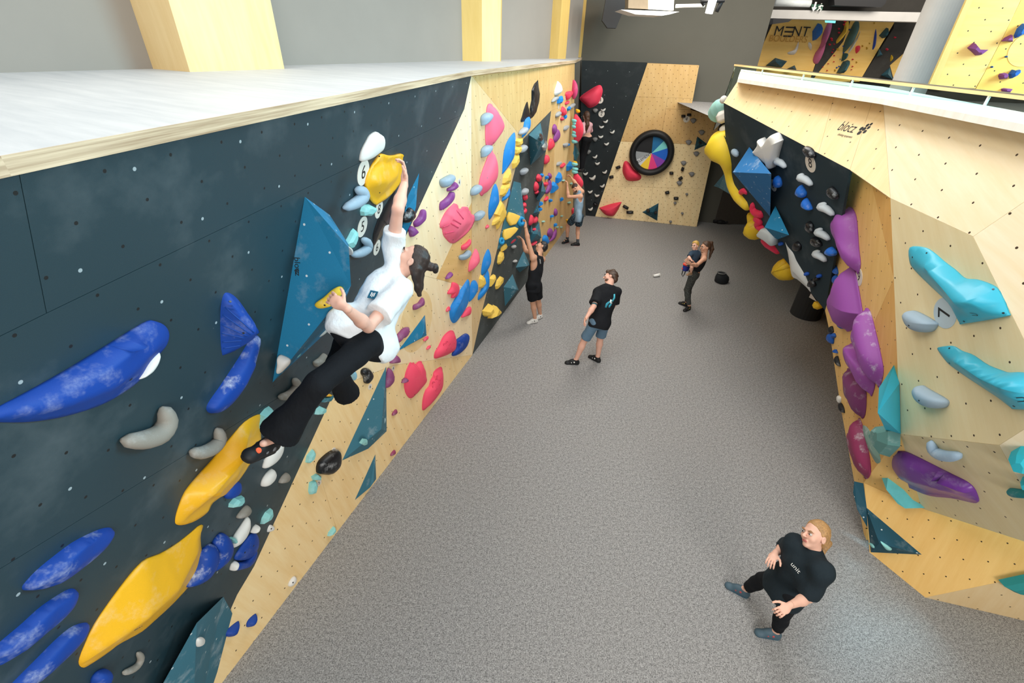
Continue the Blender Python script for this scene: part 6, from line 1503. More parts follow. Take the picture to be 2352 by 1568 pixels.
def hand_prims(wr, hd, palm, side, curl=(.35, .5, .4), s=1.0, spread=.12, thumb=.7):
    """palm and five jointed fingers; palm = direction the palm faces, side = +1 thumb towards cross(f, palm)"""
    f = nrm(hd - wr); p = nrm(palm - f * (palm @ f)); l = np.cross(f, p) * side
    o = hd - f * .045 * s; A = np.stack([l, f, p])
    P = [ell(o + f * .004 * s, A, np.array([.040, .050, .017]) * s, .01), cap(wr - f * .02, o - f * .02 * s, .027 * s, .024 * s, .02)]
    for i, (off, ln) in enumerate(((.030, .92), (.010, 1.0), (-.010, .95), (-.029, .76))):
        b = o + f * .040 * s + l * off * s; ang = 0.0; dirn = nrm(f + l * (off / .03) * spread)
        r = .0092 * s * (1.0 if i < 3 else .88)
        for j, seg in enumerate((.042, .027, .021)):
            ang += curl[j] if isinstance(curl[j], (int, float)) else curl[j][i]
            dd = nrm(dirn * math.cos(ang) + p * math.sin(ang)); e_ = b + dd * seg * ln * s
            P.append(cap(b, e_, r, r * .90, .004)); b = e_; r *= .90
    b = o - f * .022 * s + l * .030 * s; dd = nrm(l * .8 + f * .7 + p * .25 * thumb); r = .0115 * s
    for j, seg in enumerate((.036, .030, .024)):
        e_ = b + dd * seg * s; P.append(cap(b, e_, r, r * .9, .006)); b = e_; r *= .9; dd = nrm(dd + f * .35 + p * .30 * thumb - l * .15)
    return P

def body_prims(J, s=1.0, fem=0.0, girth=1.0):
    g = girth
    lat = nrm(J['shR'] - J['shL']); axis = nrm(J['neck'] - J['pel']); fr = nrm(np.cross(axis, lat)); lat2 = np.cross(fr, axis)
    A = np.stack([lat2, fr, axis]); T = J['neck'] - J['pel']
    hl = nrm(J['hipB'] - J['hipA']); hl = hl if hl @ lat2 > 0 else -hl
    Ah = np.stack([nrm(hl - axis * (hl @ axis)), fr, axis])
    P = [ell(J['pel'] + T * .68, A, np.array([.150 - .012 * fem, .098, .19]) * s * g, .03), ell(J['pel'] + T * .36, A, np.array([.128 - .012 * fem, .090, .14]) * s * g, .05), ell(J['pel'] + T * .04, Ah, np.array([.150 + .012 * fem, .105, .11]) * s * g, .05)]
    if fem: P.append(ell(J['pel'] + T * .70 + fr * .055 * s * fem, A, np.array([.115, .065, .065]) * s, .04))
    for S in 'LR':
        sh, el, wr = J['sh' + S], J['el' + S], J['wr' + S]
        P += [cap(J['neck'] - axis * .02, sh, .050 * s, .056 * s, .05), cap(sh, el, (.053 - .006 * fem) * s * g, .039 * s, .03), cap(el, el + (wr - el) * .35, .040 * s, .043 * s, .02), cap(el + (wr - el) * .3, wr, .042 * s, .026 * s, .02)]
    for S in 'AB':
        hp, kn, an, to = J['hip' + S], J['kn' + S], J['an' + S], J['to' + S]
        P += [cap(hp, kn, .086 * s * g, .054 * s, .03), cap(kn, kn + (an - kn) * .35, .053 * s, .056 * s, .02), cap(kn + (an - kn) * .3, an, .055 * s, .034 * s, .02), cap(an, an + (to - an) * .5, .034 * s, .022 * s, .01)]
    return P, dict(lat=lat2, fr=fr, axis=axis, A=A, Ah=Ah, T=T)

def person(label, J, A, skin, s=1.0, fem=0.0, girth=1.0, hands=None, res=.010, hres=.005, hs=1.0, name='person', detail=True, lips=True, brow=(60, 44, 34), eye=(60, 52, 46)):
    P, fr = body_prims(J, s, fem, girth)
    hp, w = head_prims(J['head'], A, hs)
    P.append(cap(J['neck'] - fr['axis'] * .03, w(0, -.02, -.06), .060 * s, .052 * s, .03))
    parts = []
    v, f = sdf_mesh(P, res); parts.append((laplace(v, f, 2), f))
    hp.insert(0, cap(J['neck'], w(0, -.018, -.06), .054 * s, .050 * s, .02))
    v, f = sdf_mesh(hp, hres); parts.append((laplace(v, f, 1, .4), f))
    for h in (hands or []): v, f = sdf_mesh(hand_prims(*h[:4], **h[4]), min(hres, .0045)); parts.append((laplace(v, f, 1, .4), f))
    V, F = join(parts)
    base = (J['anA'] + J['anB']) / 2
    o = mk(name, V, F, skin, smooth=True, label=label, cat='person', origin=(J['pel'][0], J['pel'][1], V[:, 2].min()))
    if detail:
        for sx_ in (-1, 1):
            v, f = sdf_mesh([ell(w(.031 * sx_, .084, .004), A, np.array([.0135, .0125, .0105]) * hs)], .0035); mk('eye', v, f, plain('eye_white', (206, 198, 190), .3), parent=o, smooth=True)
            v, f = sdf_mesh([ell(w(.030 * sx_, .0945, .004), A, np.array([.0065, .003, .0065]) * hs)], .0018); mk('iris', v, f, plain('iris', eye, .2), parent=o, smooth=True)
            v, f = sdf_mesh([cap(w(.015 * sx_, .0965, .022), w(.034 * sx_, .0945, .027), .0035 * hs, .0035 * hs), cap(w(.034 * sx_, .0945, .027), w(.050 * sx_, .080, .021), .0035 * hs, .002 * hs)], .0022); mk('eyebrow', v, f, plain('brow', brow, .8), parent=o, smooth=True)
        if lips:
            v, f = sdf_mesh([cap(w(-.019, .0885, -.055), w(0, .0935, -.053), .0035, .005, .004), cap(w(0, .0935, -.053), w(.019, .0885, -.055), .005, .0035, .004), cap(w(-.015, .0885, -.063), w(.015, .0885, -.063), .0055, .0055, .004)], .0025); mk('lips', v, f, plain('lips', (190, 112, 104), .5), parent=o, smooth=True)
    return o, fr, w

def garment(name, prims, mat, parent, res=.010, wrinkle=.003, wf=24.0, seed=0.0, it=2, label=None):
    v, f = sdf_mesh(prims, res, wrinkle, wf, seed)
    return mk(name, laplace(v, f, it, .45), f, mat, parent=parent, smooth=True, label=label)

def torso_cover(J, fr, g, s=1.0, fem=0.0, hem=.10, k=.04, girth=1.0):
    """shirt body: follows the torso with room g, down to hem below the pelvis"""
    T, A, Ah = fr['T'], fr['A'], fr['Ah']; P = J['pel']
    c = [ell(P + T * .66, A, (np.array([.152 - .010 * fem, .100, .20]) * girth + g) * s, k), ell(P + T * .36, A, (np.array([.138 - .012 * fem, .096, .16]) * girth + g) * s, .06), ell(P + T * .06 - fr['axis'] * hem * .5, Ah, (np.array([.148 + .01 * fem, .104, .13 + hem * .6]) * girth + g) * s, .06)]
    c.append(cut(-fr['axis'], P - fr['axis'] * (hem if hem > 0 else 9) * s))
    if fem: c.append(ell(P + T * .70 + fr['fr'] * .055 * s, A, (np.array([.115, .068, .068]) + g * .7) * s, .05))
    for S in 'LR': c.append(cap(J['neck'] - fr['axis'] * .045, J['sh' + S], (.048 + g * .5) * s, (.058 + g * .6) * s, .05))
    return c

def shoe(parent, an, to, up, mat, sole, s=1.0, accent=None, strap=None, high=False):
    f = nrm(to - an - up * ((to - an) @ up)); l = np.cross(f, up)
    b0 = an - up * .062 * s; heel = b0 - f * .052 * s; tip = b0 + f * .175 * s - up * .004
    A = np.stack([l, f, up])
    P = [ell(heel + f * .035 * s + up * .012, A, np.array([.036, .046, .048]) * s, .02), cap(heel + f * .03 * s + up * .004, tip - f * .03 * s, .040 * s, .036 * s, .02), ell(tip - f * .035 * s - up * .004, A, np.array([.041, .045, .026]) * s, .02), ell(b0 + f * .045 * s + up * .030, A, np.array([.040, .072, .046]) * s, .03), cap(b0 + up * .02, an + up * .012 * s, .040 * s, .042 * s, .02, True), cut(-up, b0 - up * .027 * s)]
    o = garment('shoe', P, mat, parent, .0065, 0, it=1)
    V, F = sdf_mesh([cap(heel + f * .03 * s - up * .016, tip - f * .03 * s - up * .016, .042 * s, .038 * s, .01), cut(-up, b0 - up * .030 * s), cut(up, b0 - up * .016 * s)], .0065)
    mk('sole', V, F, sole, parent=o, smooth=True)
    if accent:
        P = [cap(b0 + f * .03 * s + up * .035 - l * .03 * s, b0 + f * .03 * s + up * .035 + l * .03 * s, .018 * s, .018 * s), cap(b0 + f * .075 * s + up * .024 - l * .026 * s, b0 + f * .075 * s + up * .024 + l * .026 * s, .017 * s, .017 * s)]
        V, F = sdf_mesh(P, .006); mk('strap', V, F, accent, parent=o, smooth=True)
    return o
# ------------------------------------------------------------------ the people
def hit_on(o, p):
    rr = ray(*p); h, loc, nor, _ = o.ray_cast(Vector(EYE - np.array(o['_w'])), Vector(rr / np.linalg.norm(rr)))
    return (np.array(loc) + np.array(o['_w']), np.array(nor)) if h else None
def print_on(o, p, s, size, mat, rot=0.0, name='printed_text', up=None):
    h = hit_on(o, p)
    if h is None: return
    pl = Plane(h[0], n=h[1]); return lettering(name, pl, h[0], s, size, mat, o, rot=rot, lift=.012)
SK1 = skin_mat('skin_fair', (226, 180, 160)); SK2 = skin_mat('skin_rosy', (232, 186, 164)); SK3 = skin_mat('skin_tan', (206, 160, 132)); SK4 = skin_mat('skin_warm', (214, 166, 138))
C_BLACK = cloth_mat('black_cotton', (26, 28, 32), .15, .35); C_WHITE = cloth_mat('white_cotton', (222, 226, 228), .03, .55); C_PANT = cloth_mat('black_trousers', (20, 22, 26), .15, .45)
RUB = plain('black_rubber', (24, 25, 27), .6, .1); RUBG = plain('grey_rubber', (70, 92, 104), .6, .1)

# --- climber in the white shirt
J = pose_climber(); s = 1.04
A = head_frame(J, (909, 562), 1, (990, 588), -1)
wallw = -D.n
hR = (J['wrR'], J['hdR'], nrm(D.at(880, 400, .30) - J['hdR']), 1, dict(curl=(.35, .75, .5), s=1.05, spread=.10))
hL = (J['wrL'], J['hdL'], nrm(D.at(752, 676, .2) - J['hdL']), -1, dict(curl=(.55, .7, .4), s=1.05, spread=.08))
o, fr, w = person('climber in a white T-shirt and black flared trousers hanging from the yellow hold', J, A, SK1, s, hands=[hR, hL], res=.009, hres=.0045, hs=1.08)
sl = lambda S, k, ra, rb: cap(J['sh' + S], J['sh' + S] + (J['el' + S] - J['sh' + S]) * k, ra, rb, .04, True)
tc = torso_cover(J, fr, .022, s, hem=.10, girth=.96); tc[2] = ell(J['pel'] + fr['T'] * .02, fr['Ah'], np.array([.165, .135, .19]) * s, .06)
shirt = garment('t_shirt', tc + [sl('R', .42, .078, .086), sl('L', .72, .080, .098)], C_WHITE, o, .009, .0055, 30, 1.3)
garment('undershirt_collar', [cap(J['neck'] + fr['axis'] * .02 - fr['lat'] * .05, J['neck'] + fr['axis'] * .02 + fr['lat'] * .05, .02, .02)], plain('blue_collar', (30, 80, 190), .7), o, .006, 0)
h = hit_on(shirt, (858, 679))
if h:
    pl = Plane(h[0], n=h[1]); c0 = pl.uv(h[0])
    def sq(u, v, wd, hg, m, nm, lf): mk(nm, [pl.p(c0 + np.array(q), lf) for q in ((u - wd, v - hg), (u + wd, v - hg), (u + wd, v + hg), (u - wd, v + hg))], [(0, 1, 2, 3)], m, parent=shirt)
    pm = plain('print_teal', (24, 92, 118), .8); sq(0, 0, .032, .032, pm, 'chest_print', .014)
    for k in (-.012, 0, .012): sq(k, -.004 + abs(k) * .5, .0035, .016, M_white, 'chest_print_bar', .016)
P = [ell(J['pel'] - fr['axis'] * .03, fr['Ah'], np.array([.150, .112, .12]) * s, .05)]
for S, rk, ra, fl in (('A', .082, .130, 1), ('B', .080, .105, 1)):
    kn, an, hp = J['kn' + S], J['an' + S], J['hip' + S]
    P += [cap(hp, kn, .098, rk, .05), cap(kn, kn + (an - kn) * .45, rk, rk + .004, .03), cap(kn + (an - kn) * .40, kn + (an - kn) * (.90 if S == 'A' else 1.0), rk + .002, ra, .02, True)]
garment('trousers', P, C_PANT, o, .009, .005, 22, 4.0)
f0 = nrm(J['toA'] - J['anA']); up = J['knA'] - J['anA']; up = nrm(up - f0 * (up @ f0))
sh = shoe(o, J['anA'], J['toA'], up, RUB, RUB, 1.22, accent=plain('grey_strap', (110, 112, 116), .7))
h = hit_on(sh, (594, 1034))
if h:
    V, F = tube_geo([h[0] - h[1] * .004, h[0] + h[1] * .004], [.02, .018], 8); mk('orange_patch', V, F, plain('orange_patch', (242, 96, 52), .6), parent=sh)
hp = [ell(w(0, -.020, .030), A, np.array([.088, .102, .104])), ell(w(0, -.070, -.01), A, np.array([.070, .050, .075]), .03), cap(w(.0, -.10, .045), w(.0, -.135, .06), .03, .034, .02), cut(A[1] - A[2] * .55, w(0, .030, .050))]
g = -UP
for k, (x, y, z) in enumerate(((.055, -.055, -.01), (.05, -.075, -.03), (-.05, -.08, -.03), (.03, -.09, -.01), (-.06, -.06, -.02), (0, -.09, -.03))):
    a = w(x, y, z); hp.append(cap(a, a + g * (.16 + .02 * (k % 3)) + A[0] * .0, .036, .016, .03))
garment('hair', hp, hair_mat('hair_dark', (44, 34, 30)), o, .0065, .004, 60, 2.0, it=1)
garment('hair_bun', [ell(w(0, -.155, .075), A, np.array([.032, .030, .032])), ell(w(.01, -.175, .06), A, np.array([.02, .022, .02]), .01)], hair_mat('hair_bun', (34, 28, 26)), o, .006, .004, 90, 1.0, it=1)

# --- woman watching from the mat
J = pose_stand(PX_WOMAN); s = .97
A = head_frame(J, (1848, 1223), -1)
hR = (J['wrR'], J['hdR'], nrm(np.array([.3, .1, -.6])), 1, dict(curl=(.45, .6, .5), s=.95)); hL = (J['wrL'], J['hdL'], nrm(np.array([.5, .5, -.6])), -1, dict(curl=(.6, .8, .6), s=.95))
o, fr, w = person('woman in a black T-shirt and leggings looking up from the carpet', J, A, SK2, s, fem=1.0, girth=1.0, hands=[hR, hL], res=.009, hres=.0042, hs=1.06, brow=(150, 112, 78))
sl = lambda S, k, ra, rb: cap(J['sh' + S], J['sh' + S] + (J['el' + S] - J['sh' + S]) * k, ra, rb, .04, True)
shirt = garment('t_shirt', torso_cover(J, fr, .045, s, 1.0, hem=.14, girth=.95, k=.08) + [cap(J['sh' + S], J['sh' + S] + (J['el' + S] - J['sh' + S]) * .92, .062, .080, .09, True) for S in 'LR'], cloth_mat('washed_black_cotton', (32, 42, 48), .12, .4), o, .009, .006, 24, .7)
print_on(shirt, (1829, 1303), 'unit', .055, M_white, rot=-.15)
P = [ell(J['pel'] - fr['axis'] * .02, fr['Ah'], np.array([.165, .122, .13]) * s, .05)]
for S in 'AB':
    kn, an, hp_ = J['kn' + S], J['an' + S], J['hip' + S]
    P += [cap(hp_, kn, .098, .066, .04), cap(kn, kn + (an - kn) * .35, .065, .066, .02), cap(kn + (an - kn) * .3, kn + (an - kn) * .80, .066, .054, .02, True)]
garment('leggings', P, C_PANT, o, .009, .003, 26, 3.0)
for S in 'AB': shoe(o, J['an' + S], J['to' + S], UP, RUBG, plain('teal_sole', (40, 84, 104), .7), .98, accent=plain('red_white_strap', (176, 70, 70), .7))
HB1 = hair_mat('hair_blonde', (160, 122, 78))
garment('hair', [ell(w(0, -.020, .030), A, np.array([.087, .100, .100])), ell(w(0, -.06, -.03), A, np.array([.072, .055, .065]), .03), cut(A[1] - A[2] * .62, w(0, .046, .062))], HB1, o, .0065, .003, 70, 1.0, it=1)
garment('ponytail', [cap(w(0, -.10, .0), w(.0, -.135, -.045), .028, .036, .02), cap(w(0, -.135, -.045), w(.01, -.12, -.16), .036, .020, .02), cap(w(.012, -.115, -.12), w(.03, -.10, -.20), .02, .009, .02)], HB1, o, .0065, .006, 55, 3.0, it=1)

# --- man in the black T-shirt, seen from behind
J = pose_stand(PX_TEE); s = 1.06
A = head_frame(J, (1383, 635), 1)
hL = (J['wrL'], J['hdL'], nrm(np.array([.8, .2, 0])), 1, dict(curl=(.3, .4, .3), s=1.0)); hR = (J['wrR'], J['hdR'], nrm(np.array([-.8, .2, 0])), -1, dict(curl=(.3, .4, .3), s=1.0))
o, fr, w = person('man in a black T-shirt and blue-grey shorts with a printed back', J, A, SK1, s, hands=[hL, hR], res=.012, hres=.006, lips=False)
sl = lambda S, k, ra, rb: cap(J['sh' + S], J['sh' + S] + (J['el' + S] - J['sh' + S]) * k, ra, rb, .04, True)
shirt = garment('t_shirt', torso_cover(J, fr, .030, s, hem=.12) + [sl('R', .80, .078, .095), sl('L', .80, .078, .095)], C_BLACK, o, .011, .005, 22, .2)
for nm, path, c in (('back_print', [(1411, 675), (1411, 684), (1406, 692)], (70, 170, 190)), ('back_print', [(1400, 693), (1394, 698), (1391, 706)], (60, 156, 180)), ('back_print', [(1404, 698), (1400, 702), (1399, 706)], (60, 156, 180)), ('back_print_link', [(1404, 688), (1402, 693), (1405, 697)], (214, 240, 244))):
    q = [hit_on(shirt, p) for p in path]
    if all(x is not None for x in q):
        V, F = tube_geo([x[0] + x[1] * .002 for x in q], [.018, .022, .016], 8, flat=(q[1][1], .25)); mk(nm, V, F, plain('print', c, .8), parent=shirt, smooth=True)
P = [ell(J['pel'] - fr['axis'] * .02, fr['Ah'], np.array([.168, .125, .13]) * s, .05)]
for S in 'AB': P.append(cap(J['hip' + S], J['hip' + S] + (J['kn' + S] - J['hip' + S]) * .88, .096, .092, .04, True))
garment('shorts', P, cloth_mat('denim_grey', (96, 124, 146), .12, .5), o, .011, .005, 24, 2.0)
for S in 'AB': shoe(o, J['an' + S], J['to' + S], UP, RUB, RUB, 1.05, accent=M_white)
garment('hair', [ell(w(0, -.026, .036), A, np.array([.092, .100, .098])), ell(w(0, -.07, -.03), A, np.array([.080, .055, .075]), .03), ell(w(0, .045, .085), A, np.array([.055, .04, .03]), .03), cut(A[1] - A[2] * .9, w(0, .05, .045))], hair_mat('hair_brown', (62, 46, 36)), o, .009, .010, 48, 1.0, it=1)
garment('beard', [ell(w(0, .038, -.066), A, np.array([.054, .050, .045])), cut(A[2], w(0, 0, -.048))], hair_mat('beard', (84, 58, 42)), o, .007, .002, 60, it=1)
garment('arm_tattoo', [cap(J['elL'] + (J['shL'] - J['elL']) * .16, J['elL'] + (J['shL'] - J['elL']) * .02, .047, .046, .01, True, True)], plain('tattoo', (44, 84, 92), .6, .4, 60), o, .007, 0, it=1)

# --- man in the black vest reaching for the wall
J = pose_stand(PX_VEST); s = 1.0
A = head_frame(J, (1231, 560), 1)
to_w = -B.n
hL = (J['wrL'], J['hdL'], to_w, -1, dict(curl=(.5, .6, .4))); hR = (J['wrR'], J['hdR'], to_w, 1, dict(curl=(.4, .5, .4)))
o, fr, w = person('man in a black vest and black shorts reaching up the left wall', J, A, SK3, s, hands=[hL, hR], res=.012, hres=.006, lips=False)
P = torso_cover(J, fr, .022, s, hem=.15)[:4] + [cap(J['neck'] + fr['lat'] * .07 * k - fr['axis'] * .10, J['neck'] + fr['lat'] * .075 * k + fr['axis'] * .005, .045, .048, .03) for k in (-1, 1)]
for S, k in (('L', -1), ('R', 1)): P.append(sub(J['sh' + S] - fr['axis'] * .10, I3, np.array([.10, .10, .14]), .02))
vest = garment('vest', P, C_BLACK, o, .010, .004, 24, 1.0)
print_on(vest, (1240, 600), 'UNIT', .04, M_white, rot=1.4)
P = [ell(J['pel'] - fr['axis'] * .02, fr['Ah'], np.array([.165, .122, .13]) * s, .05)]
for S in 'AB': P.append(cap(J['hip' + S], J['hip' + S] + (J['kn' + S] - J['hip' + S]) * .82, .108, .098, .04, True))
garment('shorts', P, C_PANT, o, .011, .004, 24, 2.0)
for S in 'AB': shoe(o, J['an' + S], J['to' + S], UP, plain('white_shoe', (210, 208, 202), .6), RUB, 1.0, accent=RUB)
garment('hair', [ell(w(0, -.020, .032), A, np.array([.082, .096, .094])), ell(w(0, -.06, -.01), A, np.array([.070, .046, .06]), .03), cut(A[1] - A[2] * .8, w(0, .052, .052))], hair_mat('hair_black', (26, 24, 26)), o, .008, .004, 70, it=1)

# --- man in the grey vest under the far end of the wall
J = pose_stand(PX_GREY); s = 1.03
A = head_frame(J, (1316, 441), -1)
hL = (J['wrL'], J['hdL'], to_w, -1, dict(curl=(.5, .6, .4))); hR = (J['wrR'], J['hdR'], to_w, 1, dict(curl=(.5, .6, .4)))
o, fr, w = person('man in a grey vest and dark patterned shorts gripping low holds', J, A, SK4, s, hands=[hL, hR], res=.014, hres=.008, lips=False, detail=False)
P = torso_cover(J, fr, .022, s, hem=.14)[:4] + [cap(J['neck'] + fr['lat'] * .07 * k - fr['axis'] * .10, J['neck'] + fr['lat'] * .08 * k + fr['axis'] * .0, .052, .052, .03) for k in (-1, 1)]
for S in 'LR': P.append(sub(J['sh' + S] - fr['axis'] * .06, I3, np.array([.075, .075, .09]), .02))
garment('vest', P, cloth_mat('grey_marl', (132, 158, 178), .06, .4), o, .012, .004, 24, 1.0)
P = [ell(J['pel'] - fr['axis'] * .02, fr['Ah'], np.array([.165, .122, .13]) * s, .05)]
for S in 'AB': P.append(cap(J['hip' + S], J['hip' + S] + (J['kn' + S] - J['hip' + S]) * .68, .108, .100, .04, True))
garment('shorts', P, cloth_mat('patterned_navy', (34, 44, 54), .2, .4, speck=((96, 130, 148), 46.0)), o, .013, .004, 24, 2.0)
for S in 'AB':
    shoe(o, J['an' + S], J['to' + S], UP, RUB, plain('red_sole', (196, 60, 50), .6), 1.05)
    garment('sock', [cap(J['an' + S], J['an' + S] + nrm(J['kn' + S] - J['an' + S]) * .10, .042, .044, .01, True)], cloth_mat('sock', (64, 66, 70), .2, .2), o, .010, 0)
garment('hair', [ell(w(0, -.016, .032), A, np.array([.078, .094, .092])), cut(A[1] - A[2] * .8, w(0, .045, .05))], hair_mat('hair_short', (48, 36, 32)), o, .010, .003, 70, it=1)
garment('beard', [ell(w(0, .036, -.064), A, np.array([.056, .052, .046])), cut(A[2], w(0, 0, -.045))], hair_mat('beard_dark', (50, 38, 34)), o, .009, .002, 60, it=1)

# --- mother with a toddler on her arm
J = pose_stand(PX_MUM); s = .95; JM = J
A = head_frame(J, (1608, 568), -1)
hL = (J['wrL'], J['hdL'], nrm(np.array([.3, 1, 0])), 1, dict(curl=(.4, .5, .4), s=.92)); hR = (J['wrR'], J['hdR'], nrm(np.array([0, -1, 0])), -1, dict(curl=(.4, .5, .4), s=.92))
o, fr, w = person('woman with a long ponytail and black top carrying a toddler', J, A, SK4, s, fem=1.0, hands=[hL, hR], res=.012, hres=.006, hs=.96, lips=False)
P = torso_cover(J, fr, .012, s, 1.0, hem=-.06)[:2] + [torso_cover(J, fr, .012, s, 1.0, hem=-.01)[4]] + [cap(J['neck'] + fr['lat'] * .055 * k - fr['axis'] * .12, J['neck'] + fr['lat'] * .06 * k + fr['axis'] * .0, .04, .036, .03) for k in (-1, 1)]
garment('tank_top', P, C_BLACK, o, .011, .003, 24, 1.0)
P = [ell(J['pel'] - fr['axis'] * .02, fr['Ah'], np.array([.160, .118, .13]) * s, .05)]
for S in 'AB':
    kn, an, hp_ = J['kn' + S], J['an' + S], J['hip' + S]
    P += [cap(hp_, kn, .096, .062, .04), cap(kn, kn + (an - kn) * .35, .061, .062, .02), cap(kn + (an - kn) * .3, kn + (an - kn) * .9, .062, .046, .02, True)]
garment('leggings', P, cloth_mat('speckled_leggings', (44, 46, 48), .2, .3, speck=((120, 122, 112), 150.0)), o, .011, .002, 26, 3.0)
for S in 'AB': shoe(o, J['an' + S], J['to' + S], UP, RUB, RUB, .95, accent=plain('yellow_strap', (214, 190, 80), .6))
HM = hair_mat('hair_chestnut', (70, 50, 36))
garment('hair', [ell(w(0, -.020, .032), A, np.array([.080, .095, .093])), ell(w(0, -.06, -.0), A, np.array([.066, .046, .06]), .03), cut(A[1] - A[2] * .8, w(0, .045, .05))], HM, o, .008, .003, 70, it=1)
garment('ponytail', [cap(w(0, -.08, .085), w(0, -.125, .075), .028, .034, .02), cap(w(0, -.125, .075), w(0, -.16, -.06), .036, .040, .02), cap(w(0, -.16, -.06), w(0, -.13, -.26), .040, .014, .02)], HM, o, .008, .005, 55, 3.0, it=1)
# toddler
k = .50
JC = {}
fwd = nrm(np.array([-1.0, -.35, 0]))
JC['pel'] = along((1591, 603), lambda q: (dist(q, JM['neck'] + fwd * .24 - UP * .27)) ** 2); JC['neck'] = along((1597, 577), lambda q: (dist(q, JC['pel']) - .25) ** 2 + .1 * dist(q, JM['neck'] + fwd * .2) ** 2)
JC['head'] = along((1597, 564), lambda q: (dist(q, JC['neck']) - .105) ** 2 + .05 * dist(q, JC['neck'] + UP * .1) ** 2)
JC['shL'] = reach(JC['neck'], (1588, 582), .09, -1); JC['shR'] = reach(JC['neck'], (1604, 582), .09, 1)
JC['elL'] = reach(JC['shL'], (1582, 591), .12, -1); JC['wrL'] = reach(JC['elL'], (1590, 599), .11, -1); JC['hdL'] = reach(JC['wrL'], (1593, 600), .05, 1)
JC['elR'] = reach(JC['shR'], (1607, 590), .12, 1); JC['wrR'] = reach(JC['elR'], (1604, 597), .10, 1); JC['hdR'] = JC['wrR'] + fwd * .05
JC['hipA'] = reach(JC['pel'], (1588, 604), .05, -1); JC['hipB'] = reach(JC['pel'], (1594, 603), .05, 1)
JC['knA'] = reach(JC['hipA'], (1589, 614), .16, -1); JC['anA'] = reach(JC['knA'], (1587, 626), .16, 1); JC['toA'] = JC['anA'] + fwd * .09 - UP * .05
JC['knB'] = reach(JC['hipB'], (1580, 606), .16, 1); JC['anB'] = reach(JC['knB'], (1577, 612), .14, 1); JC['toB'] = JC['anB'] + fwd * .09 - UP * .04
A = head_frame(JC, (1589, 566), -1)
o, fr, w = person('toddler with ginger curls in a navy T-shirt held by the woman', JC, A, SK2, .56, girth=1.1, hands=[(JC['wrL'], JC['hdL'], np.array([0, 0, -1.0]), 1, dict(s=.55)), (JC['wrR'], JC['hdR'], np.array([0, 0, -1.0]), -1, dict(s=.55))], res=.009, hres=.005, hs=.78, lips=False)
sl = lambda S, k_, ra, rb: cap(JC['sh' + S], JC['sh' + S] + (JC['el' + S] - JC['sh' + S]) * k_, ra, rb, .02, True)
garment('t_shirt', torso_cover(JC, fr, .02, .58, hem=.10) + [sl('L', .75, .045, .050), sl('R', .75, .045, .05)], cloth_mat('navy_cotton', (52, 70, 88), .1, .4), o, .008, .003, 30, 1.0)
P = [ell(JC['pel'] - fr['axis'] * .01, fr['Ah'], np.array([.10, .075, .075]), .03)] + [cap(JC['hip' + S], JC['hip' + S] + (JC['kn' + S] - JC['hip' + S]) * .7, .06, .055, .03, True) for S in 'AB']
garment('shorts', P, cloth_mat('charcoal_shorts', (62, 64, 66), .15, .4), o, .008, .002)
garment('hair', [ell(w(0, -.012, .028), A, np.array([.068, .080, .080])), cut(A[1] - A[2] * .9, w(0, .035, .045))], hair_mat('hair_ginger', (206, 140, 70)), o, .007, .006, 70, it=1)
for S in 'AB': shoe(o, JC['an' + S], JC['to' + S], UP, plain('tan_shoe', (150, 120, 90), .7) if S == 'A' else plain('red_shoe', (206, 50, 44), .6), M_white, .55)
# chalk bag held by the mother
bc = along((1576, 614), lambda q: dist(q, JC['anB'] + fwd * .05) ** 2)
V = []; F = []; n = 16
for i, (z, r) in enumerate(((-.075, .05), (-.06, .066), (0, .072), (.055, .068), (.075, .062))):
    for k_ in range(n): a = 2 * math.pi * k_ / n; V.append(bc + np.array([r * math.cos(a), r * .8 * math.sin(a), z]))
F = [(i * n + a, i * n + (a + 1) % n, (i + 1) * n + (a + 1) % n, (i + 1) * n + a) for i in range(4) for a in range(n)] + [tuple(range(n)), tuple(4 * n + a for a in range(n))]
cb = recalc(mk('chalk_bag', V, F, plain('blue_bag', (40, 50, 140), .8), label='red and blue chalk bag hanging by the toddler\'s foot', cat='chalk bag', smooth=True))
mk('bag_collar', *tube_geo([bc + np.array([.064 * math.cos(a), .052 * math.sin(a), .07]) for a in np.linspace(0, 2 * math.pi, 17)], [.02] * 17, 8), plain('red_collar', (226, 60, 40), .8), parent=cb, smooth=True)
mk('bag_strap', *tube_geo([bc + np.array([-.05, 0, -.05]), bc + np.array([-.055, 0, -.16]), bc + np.array([-.02, 0, -.21]), bc + np.array([.0, 0, -.15]), bc + np.array([.01, 0, -.06])], [.009] * 5, 6), C_BLACK, parent=cb, smooth=True)

# --- woman climbing in the far corner
J = {}
J['pel'] = EYE + ray(1348, 318) * (14.45 / ray(1348, 318)[1])
J['neck'] = along((1347, 281), lambda q: (dist(q, J['pel']) - .48) ** 2 + .02 * abs(q[1] - J['pel'][1])); J['head'] = along((1346, 265), lambda q: (dist(q, J['neck']) - .16) ** 2 + .02 * abs(q[1] - J['neck'][1]))
J['shL'] = reach(J['neck'], (1339, 286), .155, -1); J['shR'] = reach(J['neck'], (1356, 287), .155, 1)
J['elL'] = reach(J['shL'], (1341, 304), .26, -1); J['wrL'] = reach(J['elL'], (1331, 317), .23, 1); J['hdL'] = reach(J['wrL'], (1328, 320), .08, 1)
J['elR'] = reach(J['shR'], (1358, 300), .26, 1); J['wrR'] = reach(J['elR'], (1352, 300), .23, 1); J['hdR'] = J['wrR'] + np.array([-.05, .06, .02])
J['hipA'] = reach(J['pel'], (1344, 320), .09, -1); J['hipB'] = reach(J['pel'], (1352, 320), .09, 1)
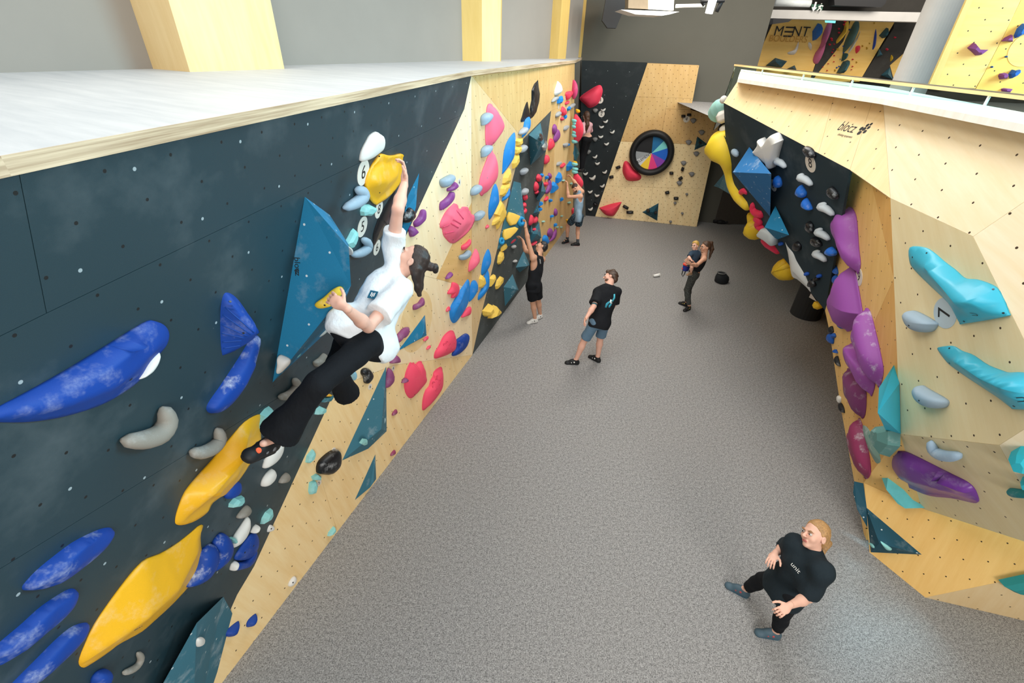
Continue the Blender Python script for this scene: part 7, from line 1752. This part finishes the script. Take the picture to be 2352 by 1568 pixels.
J['anA'] = reach(J['pel'], (1335, 388), .86, 1); J['knA'] = along((1337, 352), lambda q: (dist(q, J['hipA']) - .42) ** 2 + (dist(q, J['anA']) - .42) ** 2)
J['anB'] = reach(J['pel'], (1338, 386), .84, 1); J['knB'] = along((1343, 353), lambda q: (dist(q, J['hipB']) - .42) ** 2 + (dist(q, J['anB']) - .42) ** 2)
for S in 'AB': J['to' + S] = J['an' + S] + np.array([-.16, .05, -.05])
f_ = nrm(np.array([-.5, .85, .1])); u_ = nrm(UP - f_ * (UP @ f_)); A = np.stack([np.cross(f_, u_), f_, u_])
o, fr, w = person('woman in a pale pink top and black leggings climbing in the far corner', J, A, SK2, .96, fem=1.0, hands=[(J['wrL'], J['hdL'], np.array([-.5, .8, 0]), 1, {}), (J['wrR'], J['hdR'], np.array([-.5, .8, 0]), -1, {})], res=.014, hres=.009, lips=False, detail=False)
garment('crop_top', torso_cover(J, fr, .012, .95, 1.0, hem=-.1)[:1] + torso_cover(J, fr, .012, .95, 1.0, hem=-.01)[4:] + [cap(J['sh' + S], J['el' + S], .055, .05, .03) for S in 'LR'] + [cap(J['el' + S], J['wr' + S], .05, .038, .02, True) for S in 'LR'], cloth_mat('pale_pink', (216, 170, 176), .05, .3), o, .013, .003)
P = [ell(J['pel'] - fr['axis'] * .02, fr['Ah'], np.array([.165, .125, .13]) * .96, .05)]
for S in 'AB': P += [cap(J['hip' + S], J['kn' + S], .098, .064, .04), cap(J['kn' + S], J['an' + S], .066, .044, .02, True)]
garment('leggings', P, C_PANT, o, .013, .002)
for S in 'AB': shoe(o, J['an' + S], J['to' + S], UP, RUB, RUB, .95, accent=plain('pink_strap', (206, 120, 130), .6))
garment('hair', [ell(w(0, -.022, .025), A, np.array([.085, .098, .098])), cap(w(0, -.075, -.02), w(.0, -.12, -.22), .065, .06, .03), cap(w(0, -.12, -.22), w(.0, -.12, -.42), .06, .02, .03)], hair_mat('hair_long', (74, 50, 36)), o, .011, .006, 50, it=1)

for o in list(bpy.data.objects):
    if '_w' in o: del o['_w']
